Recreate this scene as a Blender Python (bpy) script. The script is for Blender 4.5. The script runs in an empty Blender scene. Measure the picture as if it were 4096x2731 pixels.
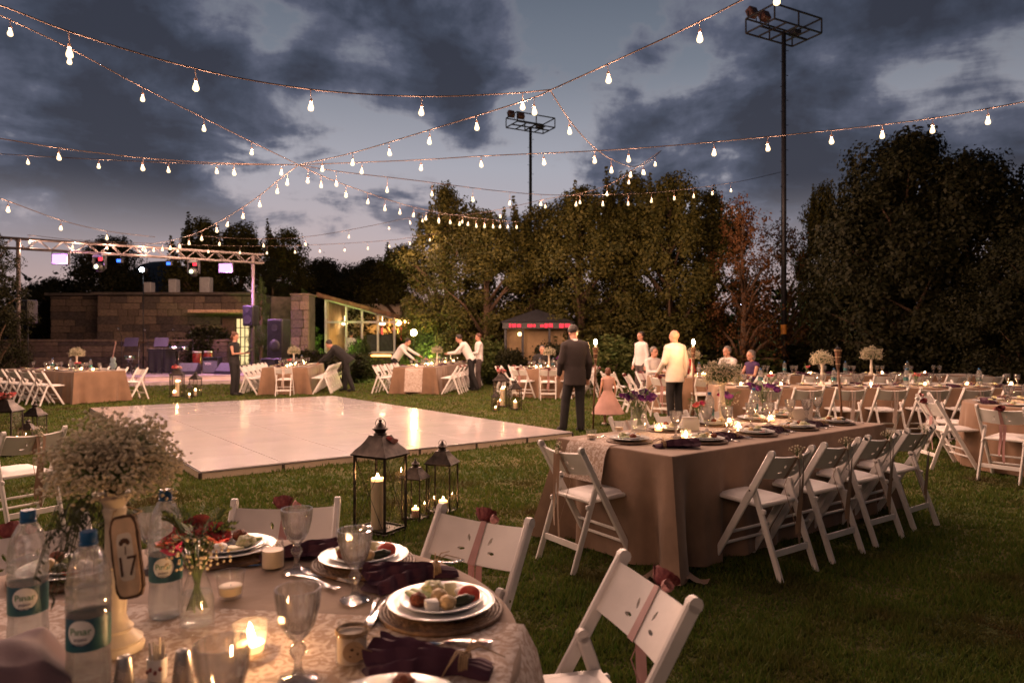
import bpy, bmesh, math, random
import numpy as np
from mathutils import Vector, Matrix, noise as mnoise

R = math.radians
rnd = random.Random(11)
rng = np.random.default_rng(11)
sc = bpy.context.scene
COL = sc.collection

# ------------------------------------------------------------------ camera
CAM_H = 1.47
FPX, CX, CY = 2800.0, 2048.0, 1365.5          # focal length and centre, in photo pixels
cd = bpy.data.cameras.new('camera')
cd.sensor_width = 36.0
cd.lens = FPX / 4096 * 36.0
cd.clip_start, cd.clip_end = 0.05, 2000
cd.dof.use_dof = True
cd.dof.focus_distance = 4.3
cd.dof.aperture_fstop = 3.2
cam = bpy.data.objects.new('camera', cd)
COL.objects.link(cam)
cam.location = (0, 0, CAM_H)
cam.rotation_euler = (R(90), 0, 0)
sc.camera = cam

def P(px, py, z=0.0):
    """point of the photograph that lies at height z"""
    d = FPX * (CAM_H - z) / (py - CY)
    return Vector(((px - CX) / FPX * d, d, z))

def D(px, py, d):
    """point of the photograph at distance d"""
    return Vector(((px - CX) / FPX * d, d, CAM_H + (CY - py) / FPX * d))

# ------------------------------------------------------------------ world: dusk sky with broken cloud
world = bpy.data.worlds.new('World')
sc.world = world
world.use_nodes = True
wn = world.node_tree
wn.nodes.clear()

def wnode(t, **k):
    n = wn.nodes.new(t)
    for a, b in k.items():
        setattr(n, a, b)
    return n

def wmath(op, a, b=None, c=None, clamp=False):
    n = wnode('ShaderNodeMath', operation=op, use_clamp=clamp)
    for i, v in enumerate((a, b, c)):
        if v is None:
            continue
        if isinstance(v, (int, float)):
            n.inputs[i].default_value = v
        else:
            wn.links.new(v, n.inputs[i])
    return n.outputs[0]

tc = wnode('ShaderNodeTexCoord')
sep = wnode('ShaderNodeSeparateXYZ')
wn.links.new(tc.outputs['Generated'], sep.inputs[0])
sky = wnode('ShaderNodeTexSky', sky_type='NISHITA')
sky.sun_disc = False
sky.sun_elevation = R(0.5)
sky.sun_rotation = R(-14)
sky.dust_density = 2.0
sky.ozone_density = 3.0
ramp = wnode('ShaderNodeValToRGB')
e = ramp.color_ramp.elements
e[0].position, e[0].color = 0.0, (.30, .21, .21, 1)
e[1].position, e[1].color = 1.0, (.03, .05, .085, 1)
for pos, c in ((.07, (.36, .265, .26)), (.14, (.365, .315, .335)), (.24, (.30, .30, .34)), (.36, (.145, .162, .196)), (.46, (.085, .102, .132))):
    el = e.new(pos)
    el.color = (*c, 1)
wn.links.new(wmath('MAXIMUM', sep.outputs[2], 0.0), ramp.inputs[0])
skm = wnode('ShaderNodeMix', data_type='RGBA', blend_type='ADD')
skm.inputs[0].default_value = 0.018
wn.links.new(ramp.outputs[0], skm.inputs[6])
wn.links.new(sky.outputs[0], skm.inputs[7])
# cloud cover: fractal noise on a flat layer overhead, thicker and thinner where the photograph shows it
den = wmath('ADD', sep.outputs[2], 0.16)
comb = wnode('ShaderNodeCombineXYZ')
wn.links.new(wmath('DIVIDE', sep.outputs[0], den), comb.inputs[0])
wn.links.new(wmath('DIVIDE', sep.outputs[1], den), comb.inputs[1])
nz = wnode('ShaderNodeTexNoise')
nz.inputs['Scale'].default_value = 2.1
nz.inputs['Detail'].default_value = 9
nz.inputs['Roughness'].default_value = .56
nz.inputs['Distortion'].default_value = .35
wn.links.new(comb.outputs[0], nz.inputs['Vector'])
nz2 = wnode('ShaderNodeTexNoise')
nz2.inputs['Scale'].default_value = 6.5
nz2.inputs['Detail'].default_value = 6
nz2.inputs['Roughness'].default_value = .6
wn.links.new(tc.outputs['Generated'], nz2.inputs['Vector'])
dens = wmath('MULTIPLY_ADD', wmath('SUBTRACT', nz.outputs[0], .5), 1.7, .475)
dens = wmath('MULTIPLY_ADD', wmath('SUBTRACT', nz2.outputs[0], .5), 1.25, dens)
blobs = [(50, 120, .30, .24), (560, 400, .19, .20), (1000, 480, .12, .24), (1400, 10, .18, .28), (1900, 230, .13, .36), (1250, 240, .05, .26), (1180, 330, .05, .22),
         (3350, 330, .20, .10), (3950, 150, .26, .18), (2850, 480, .19, .26), (2450, 440, .12, .24), (1850, 480, .07, .26), (560, 800, .12, .40), (2600, 150, .06, .24),
         (250, 850, .10, .34), (3950, 650, .25, .2), (350, 560, .09, .16), (3250, 700, .2, .12), (860, 870, .08, .26), (1330, 570, .05, .28), (1600, 770, .06, .2),
         (1100, 170, .08, -.2), (1500, 560, .12, -.2), (1350, 900, .12, -.14), (2300, 200, .15, -.36), (330, 680, .06, -.2),
         (900, 700, .06, -.2), (2050, 680, .10, -.14), (3650, 420, .06, -.16)]
for bx_, by_, br_, ba_ in blobs:
    dv = Vector(((bx_ - CX) / FPX, 1, (CY - by_) / FPX)).normalized()
    vd = wnode('ShaderNodeVectorMath', operation='DISTANCE')
    wn.links.new(tc.outputs['Generated'], vd.inputs[0])
    vd.inputs[1].default_value = dv
    mr = wnode('ShaderNodeMapRange', interpolation_type='SMOOTHSTEP')
    mr.inputs[1].default_value = 0
    mr.inputs[2].default_value = br_ * 1.25
    mr.inputs[3].default_value = ba_
    mr.inputs[4].default_value = 0
    wn.links.new(vd.outputs['Value'], mr.inputs[0])
    dens = wmath('ADD', dens, mr.outputs[0])
cover = wnode('ShaderNodeMapRange', interpolation_type='SMOOTHSTEP')
cover.inputs[1].default_value = .44
cover.inputs[2].default_value = .68
wn.links.new(dens, cover.inputs[0])
low = wnode('ShaderNodeMapRange', interpolation_type='SMOOTHSTEP')   # cloud thins out towards the horizon
low.inputs[1].default_value = .06
low.inputs[2].default_value = .22
wn.links.new(sep.outputs[2], low.inputs[0])
cfac = wmath('MULTIPLY', wmath('MULTIPLY', cover.outputs[0], low.outputs[0]), .95)
cr = wnode('ShaderNodeValToRGB')
ce = cr.color_ramp.elements
ce[0].position, ce[0].color = .46, (.27, .235, .25, 1)
ce[1].position, ce[1].color = 1.0, (.026, .029, .044, 1)
for pos, c in ((.56, (.135, .138, .178)), (.68, (.075, .084, .124)), (.84, (.040, .048, .074))):
    el = ce.new(pos)
    el.color = (*c, 1)
wn.links.new(dens, cr.inputs[0])
mixc = wnode('ShaderNodeMix', data_type='RGBA')
wn.links.new(cfac, mixc.inputs[0])
wn.links.new(skm.outputs[2], mixc.inputs[6])
wn.links.new(cr.outputs[0], mixc.inputs[7])
# twilight: the sky dims away from the afterglow, which lies ahead and a little to the left
glow = wnode('ShaderNodeVectorMath', operation='DOT_PRODUCT')
wn.links.new(tc.outputs['Generated'], glow.inputs[0])
glow.inputs[1].default_value = Vector((-.14, .97, .18)).normalized()
gf = wnode('ShaderNodeMapRange', interpolation_type='SMOOTHSTEP')
gf.inputs[1].default_value = -.1
gf.inputs[2].default_value = 1.0
gf.inputs[3].default_value = .16
gf.inputs[4].default_value = 1.05
wn.links.new(glow.outputs['Value'], gf.inputs[0])
dim = wnode('ShaderNodeMix', data_type='RGBA', blend_type='MULTIPLY')
dim.inputs[0].default_value = 1.0
wn.links.new(mixc.outputs[2], dim.inputs[6])
wn.links.new(gf.outputs[0], dim.inputs[7])
bg = wnode('ShaderNodeBackground')
bg.inputs[1].default_value = 0.95
wn.links.new(dim.outputs[2], bg.inputs[0])
wo = wnode('ShaderNodeOutputWorld')
wn.links.new(bg.outputs[0], wo.inputs[0])

# the sun is down: only a trace of warm light comes from the afterglow ahead
sd = bpy.data.lights.new('sun', 'SUN')
sd.energy = 0.04
sd.angle = R(25)
sd.color = (1, .62, .5)
sun = bpy.data.objects.new('sun', sd)
COL.objects.link(sun)
sun.rotation_euler = (R(-82), 0, R(14))

sc.view_settings.view_transform = 'Standard'
sc.view_settings.look = 'None'
sc.view_settings.exposure = 0.35
sc.view_settings.gamma = 1.0
sc.view_settings.use_curve_mapping = False
cy = sc.cycles
cy.use_denoising = True
cy.max_bounces = 8
cy.diffuse_bounces = 2
cy.glossy_bounces = 3
cy.transmission_bounces = 8
cy.transparent_max_bounces = 16
cy.caustics_reflective = False
cy.caustics_refractive = False
cy.sample_clamp_indirect = 3.0
cy.sample_clamp_direct = 0
cy.use_light_tree = True

BULB_C = (1.0, .565, .385)
BULB_W = 112.0
FLAME_C = (1.0, .50, .20)
FLAME_S = 780.0
# ------------------------------------------------------------------ materials
MATS = {}

def mat(name, col, rough=.6, metal=0.0, var=.12, vscale=8.0, bump=0.0, bscale=60.0, spec=.5, emit=None, emis=0.0,
        sheen=0.0, coat=0.0, sss=0.0, col2=None):
    m = bpy.data.materials.new(name)
    MATS[name] = m
    m.use_nodes = True
    nt = m.node_tree
    b = nt.nodes['Principled BSDF']
    b.inputs['Base Color'].default_value = (*col, 1)
    b.inputs['Roughness'].default_value = rough
    b.inputs['Metallic'].default_value = metal
    b.inputs['Specular IOR Level'].default_value = spec
    if sheen:
        b.inputs['Sheen Weight'].default_value = sheen
    if coat:
        b.inputs['Coat Weight'].default_value = coat
    if sss:
        b.inputs['Subsurface Weight'].default_value = sss
        b.inputs['Subsurface Radius'].default_value = (.03, .015, .008)
    if emit:
        b.inputs['Emission Color'].default_value = (*emit, 1)
        b.inputs['Emission Strength'].default_value = emis
    if var > 0:
        tcn = nt.nodes.new('ShaderNodeTexCoord')
        n = nt.nodes.new('ShaderNodeTexNoise')
        n.inputs['Scale'].default_value = vscale
        n.inputs['Detail'].default_value = 5
        nt.links.new(tcn.outputs['Object'], n.inputs['Vector'])
        mx = nt.nodes.new('ShaderNodeMix')
        mx.data_type = 'RGBA'
        c2 = col2 or tuple(max(0, c * (1 - 2 * var)) for c in col)
        c1 = col if col2 else tuple(min(1, c * (1 + var)) for c in col)
        mx.inputs[6].default_value = (*c1, 1)
        mx.inputs[7].default_value = (*c2, 1)
        mr = nt.nodes.new('ShaderNodeMapRange')
        mr.inputs[1].default_value = .35
        mr.inputs[2].default_value = .68
        nt.links.new(n.outputs[0], mr.inputs[0])
        nt.links.new(mr.outputs[0], mx.inputs[0])
        nt.links.new(mx.outputs[2], b.inputs['Base Color'])
        rr = nt.nodes.new('ShaderNodeMapRange')
        rr.inputs[3].default_value = max(.02, rough - .08)
        rr.inputs[4].default_value = min(1, rough + .08)
        nt.links.new(n.outputs[0], rr.inputs[0])
        nt.links.new(rr.outputs[0], b.inputs['Roughness'])
    if bump > 0:
        tcn = nt.nodes.new('ShaderNodeTexCoord')
        n = nt.nodes.new('ShaderNodeTexNoise')
        n.inputs['Scale'].default_value = bscale
        n.inputs['Detail'].default_value = 4
        nt.links.new(tcn.outputs['Object'], n.inputs['Vector'])
        bp = nt.nodes.new('ShaderNodeBump')
        bp.inputs['Strength'].default_value = bump
        bp.inputs['Distance'].default_value = .01
        nt.links.new(n.outputs[0], bp.inputs['Height'])
        nt.links.new(bp.outputs[0], b.inputs['Normal'])
    return m

def emat(name, col, strength):
    m = bpy.data.materials.new(name)
    MATS[name] = m
    m.use_nodes = True
    nt = m.node_tree
    nt.nodes.clear()
    em = nt.nodes.new('ShaderNodeEmission')
    em.inputs[0].default_value = (*col, 1)
    em.inputs[1].default_value = strength
    o = nt.nodes.new('ShaderNodeOutputMaterial')
    nt.links.new(em.outputs[0], o.inputs[0])
    return m

def glassmat(name, tint=(.96, .97, .96), milky=0.0, rough=.03, base=.04, milkcol=(.8, .8, .8), solid=0.0):
    """thin-walled glass: transparent with a Fresnel reflection (light passes through to what is inside)"""
    m = bpy.data.materials.new(name)
    MATS[name] = m
    m.use_nodes = True
    nt = m.node_tree
    nt.nodes.clear()
    tr = nt.nodes.new('ShaderNodeBsdfTransparent')
    tr.inputs[0].default_value = (*tint, 1)
    gl = nt.nodes.new('ShaderNodeBsdfGlossy')
    gl.inputs['Roughness'].default_value = rough
    fr = nt.nodes.new('ShaderNodeLayerWeight')
    fr.inputs[0].default_value = .5
    pw = nt.nodes.new('ShaderNodeMath')
    pw.operation = 'POWER'
    pw.inputs[1].default_value = 4.0
    nt.links.new(fr.outputs['Facing'], pw.inputs[0])
    ad = nt.nodes.new('ShaderNodeMath')
    ad.operation = 'MULTIPLY_ADD'
    ad.inputs[1].default_value = .75
    ad.inputs[2].default_value = base
    ad.use_clamp = True
    nt.links.new(pw.outputs[0], ad.inputs[0])
    mx = nt.nodes.new('ShaderNodeMixShader')
    nt.links.new(ad.outputs[0], mx.inputs[0])
    last = tr.outputs[0]
    if solid:                                     # thicker glass also bends what is behind it
        rf = nt.nodes.new('ShaderNodeBsdfRefraction')
        rf.inputs['IOR'].default_value = 1.45
        rf.inputs['Roughness'].default_value = rough * .5
        m0 = nt.nodes.new('ShaderNodeMixShader')
        m0.inputs[0].default_value = solid
        nt.links.new(last, m0.inputs[1])
        nt.links.new(rf.outputs[0], m0.inputs[2])
        last = m0.outputs[0]
    if milky:
        df = nt.nodes.new('ShaderNodeBsdfDiffuse')
        df.inputs[0].default_value = (*milkcol, 1)
        tl = nt.nodes.new('ShaderNodeBsdfTranslucent')
        tl.inputs[0].default_value = (*milkcol, 1)
        m1 = nt.nodes.new('ShaderNodeMixShader')
        m1.inputs[0].default_value = .5
        nt.links.new(df.outputs[0], m1.inputs[1])
        nt.links.new(tl.outputs[0], m1.inputs[2])
        m2 = nt.nodes.new('ShaderNodeMixShader')
        m2.inputs[0].default_value = milky
        nt.links.new(last, m2.inputs[1])
        nt.links.new(m1.outputs[0], m2.inputs[2])
        last = m2.outputs[0]
    nt.links.new(last, mx.inputs[1])
    nt.links.new(gl.outputs[0], mx.inputs[2])
    o = nt.nodes.new('ShaderNodeOutputMaterial')
    nt.links.new(mx.outputs[0], o.inputs[0])
    return m

def leafmat(name, c1, c2, trans=.35):
    m = bpy.data.materials.new(name)
    MATS[name] = m
    m.use_nodes = True
    nt = m.node_tree
    nt.nodes.clear()
    ge = nt.nodes.new('ShaderNodeNewGeometry')
    rp = nt.nodes.new('ShaderNodeMix')
    rp.data_type = 'RGBA'
    rp.inputs[6].default_value = (*c1, 1)
    rp.inputs[7].default_value = (*c2, 1)
    nt.links.new(ge.outputs['Random Per Island'], rp.inputs[0])
    pr = nt.nodes.new('ShaderNodeBsdfPrincipled')
    pr.inputs['Roughness'].default_value = .65
    pr.inputs['Specular IOR Level'].default_value = .2
    nt.links.new(rp.outputs[2], pr.inputs['Base Color'])
    tl = nt.nodes.new('ShaderNodeBsdfTranslucent')
    nt.links.new(rp.outputs[2], tl.inputs[0])
    mx = nt.nodes.new('ShaderNodeMixShader')
    mx.inputs[0].default_value = trans
    nt.links.new(pr.outputs[0], mx.inputs[1])
    nt.links.new(tl.outputs[0], mx.inputs[2])
    o = nt.nodes.new('ShaderNodeOutputMaterial')
    nt.links.new(mx.outputs[0], o.inputs[0])
    return m

mat('white_wood', (.78, .75, .71), .38, var=.05, vscale=6, bump=.06, bscale=40)
mat('white_pad', (.80, .77, .75), .45, var=.04, bump=.05, bscale=25)
mat('cloth_taupe', (.245, .158, .105), .85, var=.10, vscale=5, bump=.55, bscale=9, sheen=.2)
mat('cloth_taupe_far', (.225, .135, .08), .85, var=.08, vscale=4, sheen=.2)
mat('napkin_plum', (.062, .018, .038), .85, var=.15, bump=.15, bscale=250)
mat('raffia', (.42, .29, .16), .8, var=.2, vscale=60)
mat('rattan', (.15, .085, .045), .6, var=.3, vscale=40, bump=.3, bscale=90)
mat('porcelain', (.80, .80, .80), .12, var=.02, spec=.6)
mat('silver', (.72, .70, .68), .18, metal=1.0, var=.06, vscale=30)
mat('ribbon_pink', (.42, .215, .20), .5, var=.1, sheen=.4)
mat('ribbon_brown', (.30, .18, .11), .5, var=.1, sheen=.4)
mat('ribbon_pale', (.62, .50, .43), .5, var=.1, sheen=.4)
mat('rose_burgundy', (.13, .015, .028), .6, var=.3, vscale=70, col2=(.30, .09, .08))
mat('rose_pale', (.62, .30, .28), .6, var=.2, vscale=40)
mat('flower_coral', (.74, .09, .12), .55, var=.2, vscale=40, col2=(.82, .25, .22))
mat('flower_magenta', (.55, .04, .16), .55, var=.25, vscale=40)
mat('flower_purple', (.12, .02, .20), .55, var=.3, vscale=40, col2=(.24, .03, .27))
mat('stem_green', (.09, .15, .04), .6, var=.3, vscale=30)
mat('flower_white', (.66, .58, .42), .7, var=.12, vscale=40)
mat('fern_green', (.12, .18, .05), .6, var=.25, vscale=40)
mat('fern_dark', (.03, .045, .018), .7, var=.25, vscale=40)
mat('lantern_metal', (.045, .036, .032), .42, metal=.75, var=.3, vscale=14, bump=.15, bscale=30)
mat('wax', (.82, .68, .50), .5, var=.04, sss=.15)
mat('wax_pink', (.80, .48, .38), .5, var=.04, sss=.15)
emat('flame', FLAME_C, FLAME_S)
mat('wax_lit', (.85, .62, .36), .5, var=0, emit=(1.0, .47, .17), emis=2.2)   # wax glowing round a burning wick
emat('bulb', (1.0, .74, .45), 4.5)
MATS['bulb'].cycles.emission_sampling = 'NONE'
def bulb_glass():
    m = bpy.data.materials.new('bulb_glass')
    MATS['bulb_glass'] = m
    m.use_nodes = True
    nt = m.node_tree
    nt.nodes.clear()
    tr = nt.nodes.new('ShaderNodeBsdfTransparent')
    em = nt.nodes.new('ShaderNodeEmission')       # frosted glass lit from within
    em.inputs[0].default_value = (1.0, .70, .38, 1)
    em.inputs[1].default_value = 3.2
    mx = nt.nodes.new('ShaderNodeMixShader')
    mx.inputs[0].default_value = .5
    nt.links.new(tr.outputs[0], mx.inputs[1])
    nt.links.new(em.outputs[0], mx.inputs[2])
    o = nt.nodes.new('ShaderNodeOutputMaterial')
    nt.links.new(mx.outputs[0], o.inputs[0])
    m.cycles.emission_sampling = 'NONE'
bulb_glass()
mat('cable', (.045, .032, .026), .8, var=0, spec=.1)
mat('socket', (.16, .10, .07), .5, var=.1)
glassmat('glass', tint=(.98, .98, .975), milky=.03)
glassmat('glass_cut', tint=(.97, .97, .965), milky=.025, base=.14, rough=.05, solid=.4, milkcol=(.9, .88, .85))
glassmat('pet', tint=(.92, .94, .95), milky=.11, base=.10, rough=.08, solid=.35)
glassmat('water_body', tint=(.93, .95, .94), milky=.10, base=.02, rough=.05)
glassmat('pane', tint=(.90, .90, .87), base=.05)
mat('cap_blue', (.01, .10, .26), .4, var=.05)
mat('label_blue', (.02, .09, .14), .45, var=.5, vscale=9, col2=(.02, .17, .11))
mat('label_white', (.72, .74, .72), .45, var=.05)
mat('print_navy', (.015, .03, .10), .5, var=0)
mat('print_green', (.02, .20, .06), .5, var=0)
mat('print_brown', (.06, .025, .012), .7, var=0)
mat('jar_wax', (.78, .66, .52), .45, var=.05)
mat('kraft', (.48, .33, .19), .8, var=.12, vscale=30)
mat('wood_pale', (.44, .28, .16), .6, var=.2, vscale=12, bump=.1)
mat('bark', (.10, .06, .035), .9, var=.35, vscale=25, bump=.6, bscale=40)
mat('steel_shaker', (.55, .53, .50), .28, metal=.9, var=.05)
mat('ivory', (.70, .62, .50), .4, var=.06, bump=.05)
mat('dance_white', (.52, .49, .50), .17, var=.08, vscale=1.1, coat=.3, spec=.5)
mat('skirt_cream', (.62, .50, .38), .55, var=.08, vscale=4)
mat('skirt_dark', (.05, .035, .03), .5, var=.1)
mat('truss', (.13, .105, .10), .55, metal=.2, var=.1)
mat('black_plastic', (.018, .017, .018), .45, var=.2)
mat('black_metal', (.02, .02, .022), .4, metal=.5, var=.2)
mat('chrome', (.75, .75, .76), .15, metal=1.0, var=.05)
mat('stone_a', (.095, .066, .048), .9, var=.22, vscale=6, bump=.5, bscale=18)
mat('stone_b', (.062, .046, .038), .9, var=.25, vscale=6, bump=.5, bscale=18)
mat('stone_c', (.13, .092, .066), .9, var=.2, vscale=6, bump=.5, bscale=18)
mat('mortar', (.06, .048, .04), .95, var=.2, vscale=4, bump=.4)
mat('deck', (.45, .38, .34), .6, var=.15, vscale=3)
mat('ac_white', (.34, .33, .33), .5, var=.08)
mat('door_brown', (.07, .03, .02), .5, var=.2)
mat('mast_black', (.02, .02, .024), .5, var=.2)
mat('tag_orange', (.55, .22, .03), .6, var=.1)
mat('bamboo', (.16, .075, .035), .6, var=.3, vscale=20, bump=.3)
mat('frame_white', (.62, .60, .57), .45, var=.05)
mat('roof_tile', (.16, .07, .045), .8, var=.3, vscale=6)
mat('skin', (.52, .27, .185), .5, var=.06, vscale=12, sss=.1)
mat('hair_dark', (.022, .014, .010), .5, var=.2, vscale=50, bump=.5, bscale=120)
mat('hair_grey', (.17, .15, .135), .6, var=.2, vscale=50, bump=.5, bscale=120)
mat('hair_auburn', (.10, .035, .02), .5, var=.2, vscale=50, bump=.5, bscale=120)
mat('suit_black', (.010, .009, .010), .8, var=.1, vscale=6, bump=.1)
mat('suit_brown', (.020, .013, .012), .8, var=.1, vscale=6, bump=.1)
mat('shirt_white', (.74, .70, .67), .8, var=.05, vscale=10, bump=.1)
mat('shirt_pink', (.62, .45, .43), .8, var=.05, vscale=10, bump=.1)
mat('jacket_cream', (.68, .60, .53), .8, var=.05, vscale=10, bump=.1)
mat('dress_red', (.42, .02, .02), .8, var=.1)
mat('dress_purple', (.05, .02, .09), .8, var=.2)
mat('tulle_pink', (.42, .25, .22), .9, var=.08, vscale=6)
mat('trouser_grey', (.10, .075, .07), .85, var=.15)
mat('eye_dark', (.01, .01, .01), .2, var=0)
mat('lip', (.35, .10, .09), .5, var=0)

# lace: pale flower shapes over the taupe cloth beneath
def lace():
    m = mat('lace', (.62, .54, .47), .85, var=0, bump=.3, bscale=150)
    nt = m.node_tree
    b = nt.nodes['Principled BSDF']
    t = nt.nodes.new('ShaderNodeTexCoord')
    n = nt.nodes.new('ShaderNodeTexNoise')
    n.inputs['Scale'].default_value = 26
    n.inputs['Detail'].default_value = 3.5
    n.inputs['Distortion'].default_value = 2.2
    v = nt.nodes.new('ShaderNodeTexVoronoi')
    v.inputs['Scale'].default_value = 48
    nt.links.new(t.outputs['Object'], n.inputs['Vector'])
    nt.links.new(t.outputs['Object'], v.inputs['Vector'])
    ad = nt.nodes.new('ShaderNodeMath')
    ad.operation = 'MULTIPLY_ADD'
    ad.inputs[1].default_value = -.22
    nt.links.new(v.outputs['Distance'], ad.inputs[0])
    nt.links.new(n.outputs[0], ad.inputs[2])
    r = nt.nodes.new('ShaderNodeMapRange')
    r.inputs[1].default_value = .33
    r.inputs[2].default_value = .47
    nt.links.new(ad.outputs[0], r.inputs[0])
    mx = nt.nodes.new('ShaderNodeMix')
    mx.data_type = 'RGBA'
    mx.inputs[6].default_value = (.37, .275, .215, 1)
    mx.inputs[7].default_value = (.60, .525, .47, 1)
    nt.links.new(r.outputs[0], mx.inputs[0])
    nt.links.new(mx.outputs[2], b.inputs['Base Color'])
lace()

# ------------------------------------------------------------------ mesh collecting
class G:
    def __init__(s):
        s.v, s.f, s.m = [], [], []

    def add(s, vs, fs, mi=0):
        o = len(s.v)
        s.v += [tuple(x) for x in vs]
        s.f += [tuple(i + o for i in q) for q in fs]
        s.m += [mi] * len(fs)
        return s

    def box(s, c, size, rot=None, ch=0.0, mi=0, taper=1.0):
        hx, hy, hz = size[0] / 2, size[1] / 2, size[2] / 2
        M = rot if rot is not None else Matrix.Identity(3)
        if isinstance(rot, (int, float)):
            M = Matrix.Rotation(rot, 3, 'Z')
        c = Vector(c)
        if ch <= 0:
            vs = [(x * (taper if z > 0 else 1), y * (taper if z > 0 else 1), z) for z in (-hz, hz) for y in (-hy, hy) for x in (-hx, hx)]
            fs = [(0, 2, 3, 1), (4, 5, 7, 6), (0, 1, 5, 4), (2, 6, 7, 3), (0, 4, 6, 2), (1, 3, 7, 5)]
        else:
            ch = min(ch, hx * .9, hy * .9, hz * .9)
            vs, idx = [], {}
            for sx in (-1, 1):
                for sy in (-1, 1):
                    for sz in (-1, 1):
                        for ax in range(3):
                            p = [sx * (hx - ch), sy * (hy - ch), sz * (hz - ch)]
                            p[ax] = (sx * hx, sy * hy, sz * hz)[ax]
                            idx[(sx, sy, sz, ax)] = len(vs)
                            vs.append(p)
            fs = []
            for ax in range(3):
                a, b = [k for k in range(3) if k != ax]
                for sg in (-1, 1):
                    q = []
                    for (i, j) in ((-1, -1), (1, -1), (1, 1), (-1, 1)):
                        k = [0, 0, 0]
                        k[ax], k[a], k[b] = sg, i, j
                        q.append(idx[(*k, ax)])
                    fs.append(tuple(q))
                for i in (-1, 1):
                    for j in (-1, 1):
                        k1, k2 = [0, 0, 0], [0, 0, 0]
                        k1[ax], k1[a], k1[b] = -1, i, j
                        k2[ax], k2[a], k2[b] = 1, i, j
                        fs.append((idx[(*k1, a)], idx[(*k2, a)], idx[(*k2, b)], idx[(*k1, b)]))
            for sx in (-1, 1):
                for sy in (-1, 1):
                    for sz in (-1, 1):
                        fs.append(tuple(idx[(sx, sy, sz, ax)] for ax in range(3)))
        return s.add([c + M @ Vector(v) for v in vs], fs, mi)

    def bar(s, p0, p1, w, h, ch=.003, mi=0, up=(0, 0, 1)):
        """rectangular beam from p0 to p1; w across, h along 'up'"""
        p0, p1 = Vector(p0), Vector(p1)
        d = p1 - p0
        L = d.length
        d.normalize()
        u = Vector(up)
        x = d.cross(u)
        if x.length < 1e-4:
            x = d.cross(Vector((0, 1, 0)))
        x.normalize()
        y = x.cross(d)
        M = Matrix((x, d, y)).transposed()
        return s.box((p0 + p1) / 2, (w, L, h), M, ch, mi)

    def tube(s, path, rad, n=8, mi=0, cap=True):
        path = [Vector(p) for p in path]
        if isinstance(rad, (int, float)):
            rad = [rad] * len(path)
        vs, fs = [], []
        prev = None
        for i, p in enumerate(path):
            t = (path[min(i + 1, len(path) - 1)] - path[max(i - 1, 0)])
            if t.length < 1e-9:
                t = Vector((0, 0, 1))
            t.normalize()
            if prev is None:
                a = t.cross(Vector((0, 0, 1)))
                if a.length < 1e-3:
                    a = t.cross(Vector((0, 1, 0)))
            else:
                a = prev - t * prev.dot(t)
            a.normalize()
            prev = a
            b = t.cross(a)
            for k in range(n):
                th = 2 * math.pi * k / n
                vs.append(p + (a * math.cos(th) + b * math.sin(th)) * rad[i])
        for i in range(len(path) - 1):
            for k in range(n):
                k2 = (k + 1) % n
                fs.append((i * n + k, i * n + k2, (i + 1) * n + k2, (i + 1) * n + k))
        if cap:
            fs.append(tuple(range(n - 1, -1, -1)))
            fs.append(tuple((len(path) - 1) * n + k for k in range(n)))
        return s.add(vs, fs, mi)

    def lathe(s, prof, n=24, c=(0, 0, 0), mi=0, flute=None, cap=True):
        """prof: list of (r, z); flute(i, theta) multiplies the radius"""
        c = Vector(c)
        vs, fs = [], []
        for i, (r, z) in enumerate(prof):
            for k in range(n):
                th = 2 * math.pi * k / n
                rr = r * (flute(i, th) if flute else 1)
                vs.append(c + Vector((rr * math.cos(th), rr * math.sin(th), z)))
        for i in range(len(prof) - 1):
            for k in range(n):
                k2 = (k + 1) % n
                fs.append((i * n + k, i * n + k2, (i + 1) * n + k2, (i + 1) * n + k))
        if cap:
            if prof[0][0] > 1e-5:
                fs.append(tuple(range(n - 1, -1, -1)))
            if prof[-1][0] > 1e-5:
                fs.append(tuple((len(prof) - 1) * n + k for k in range(n)))
        return s.add(vs, fs, mi)

    def ell(s, c, r, nu=12, nv=8, rot=None, mi=0):
        c = Vector(c)
        if isinstance(r, (int, float)):
            r = (r, r, r)
        vs, fs = [], []
        M = rot if rot is not None else Matrix.Identity(3)
        for i in range(1, nv):
            ph = math.pi * i / nv
            for k in range(nu):
                th = 2 * math.pi * k / nu
                vs.append(c + M @ Vector((r[0] * math.sin(ph) * math.cos(th), r[1] * math.sin(ph) * math.sin(th), r[2] * math.cos(ph))))
        top, bot = len(vs), len(vs) + 1
        vs += [c + M @ Vector((0, 0, r[2])), c + M @ Vector((0, 0, -r[2]))]
        for i in range(nv - 2):
            for k in range(nu):
                k2 = (k + 1) % nu
                fs.append((i * nu + k, (i + 1) * nu + k, (i + 1) * nu + k2, i * nu + k2))
        for k in range(nu):
            k2 = (k + 1) % nu
            fs.append((top, k, k2))
            fs.append((bot, (nv - 2) * nu + k2, (nv - 2) * nu + k))
        return s.add(vs, fs, mi)

    def grid(s, fn, nu, nv, mi=0, wrap=False):
        """fn(i/nu, j/nv) -> point"""
        vs = [fn(i / nu, j / nv) for j in range(nv + 1) for i in range(nu + (0 if wrap else 1))]
        w = nu if wrap else nu + 1
        fs = []
        for j in range(nv):
            for i in range(nu):
                i2 = (i + 1) % nu if wrap else i + 1
                fs.append((j * w + i, j * w + i2, (j + 1) * w + i2, (j + 1) * w + i))
        return s.add(vs, fs, mi)

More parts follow.
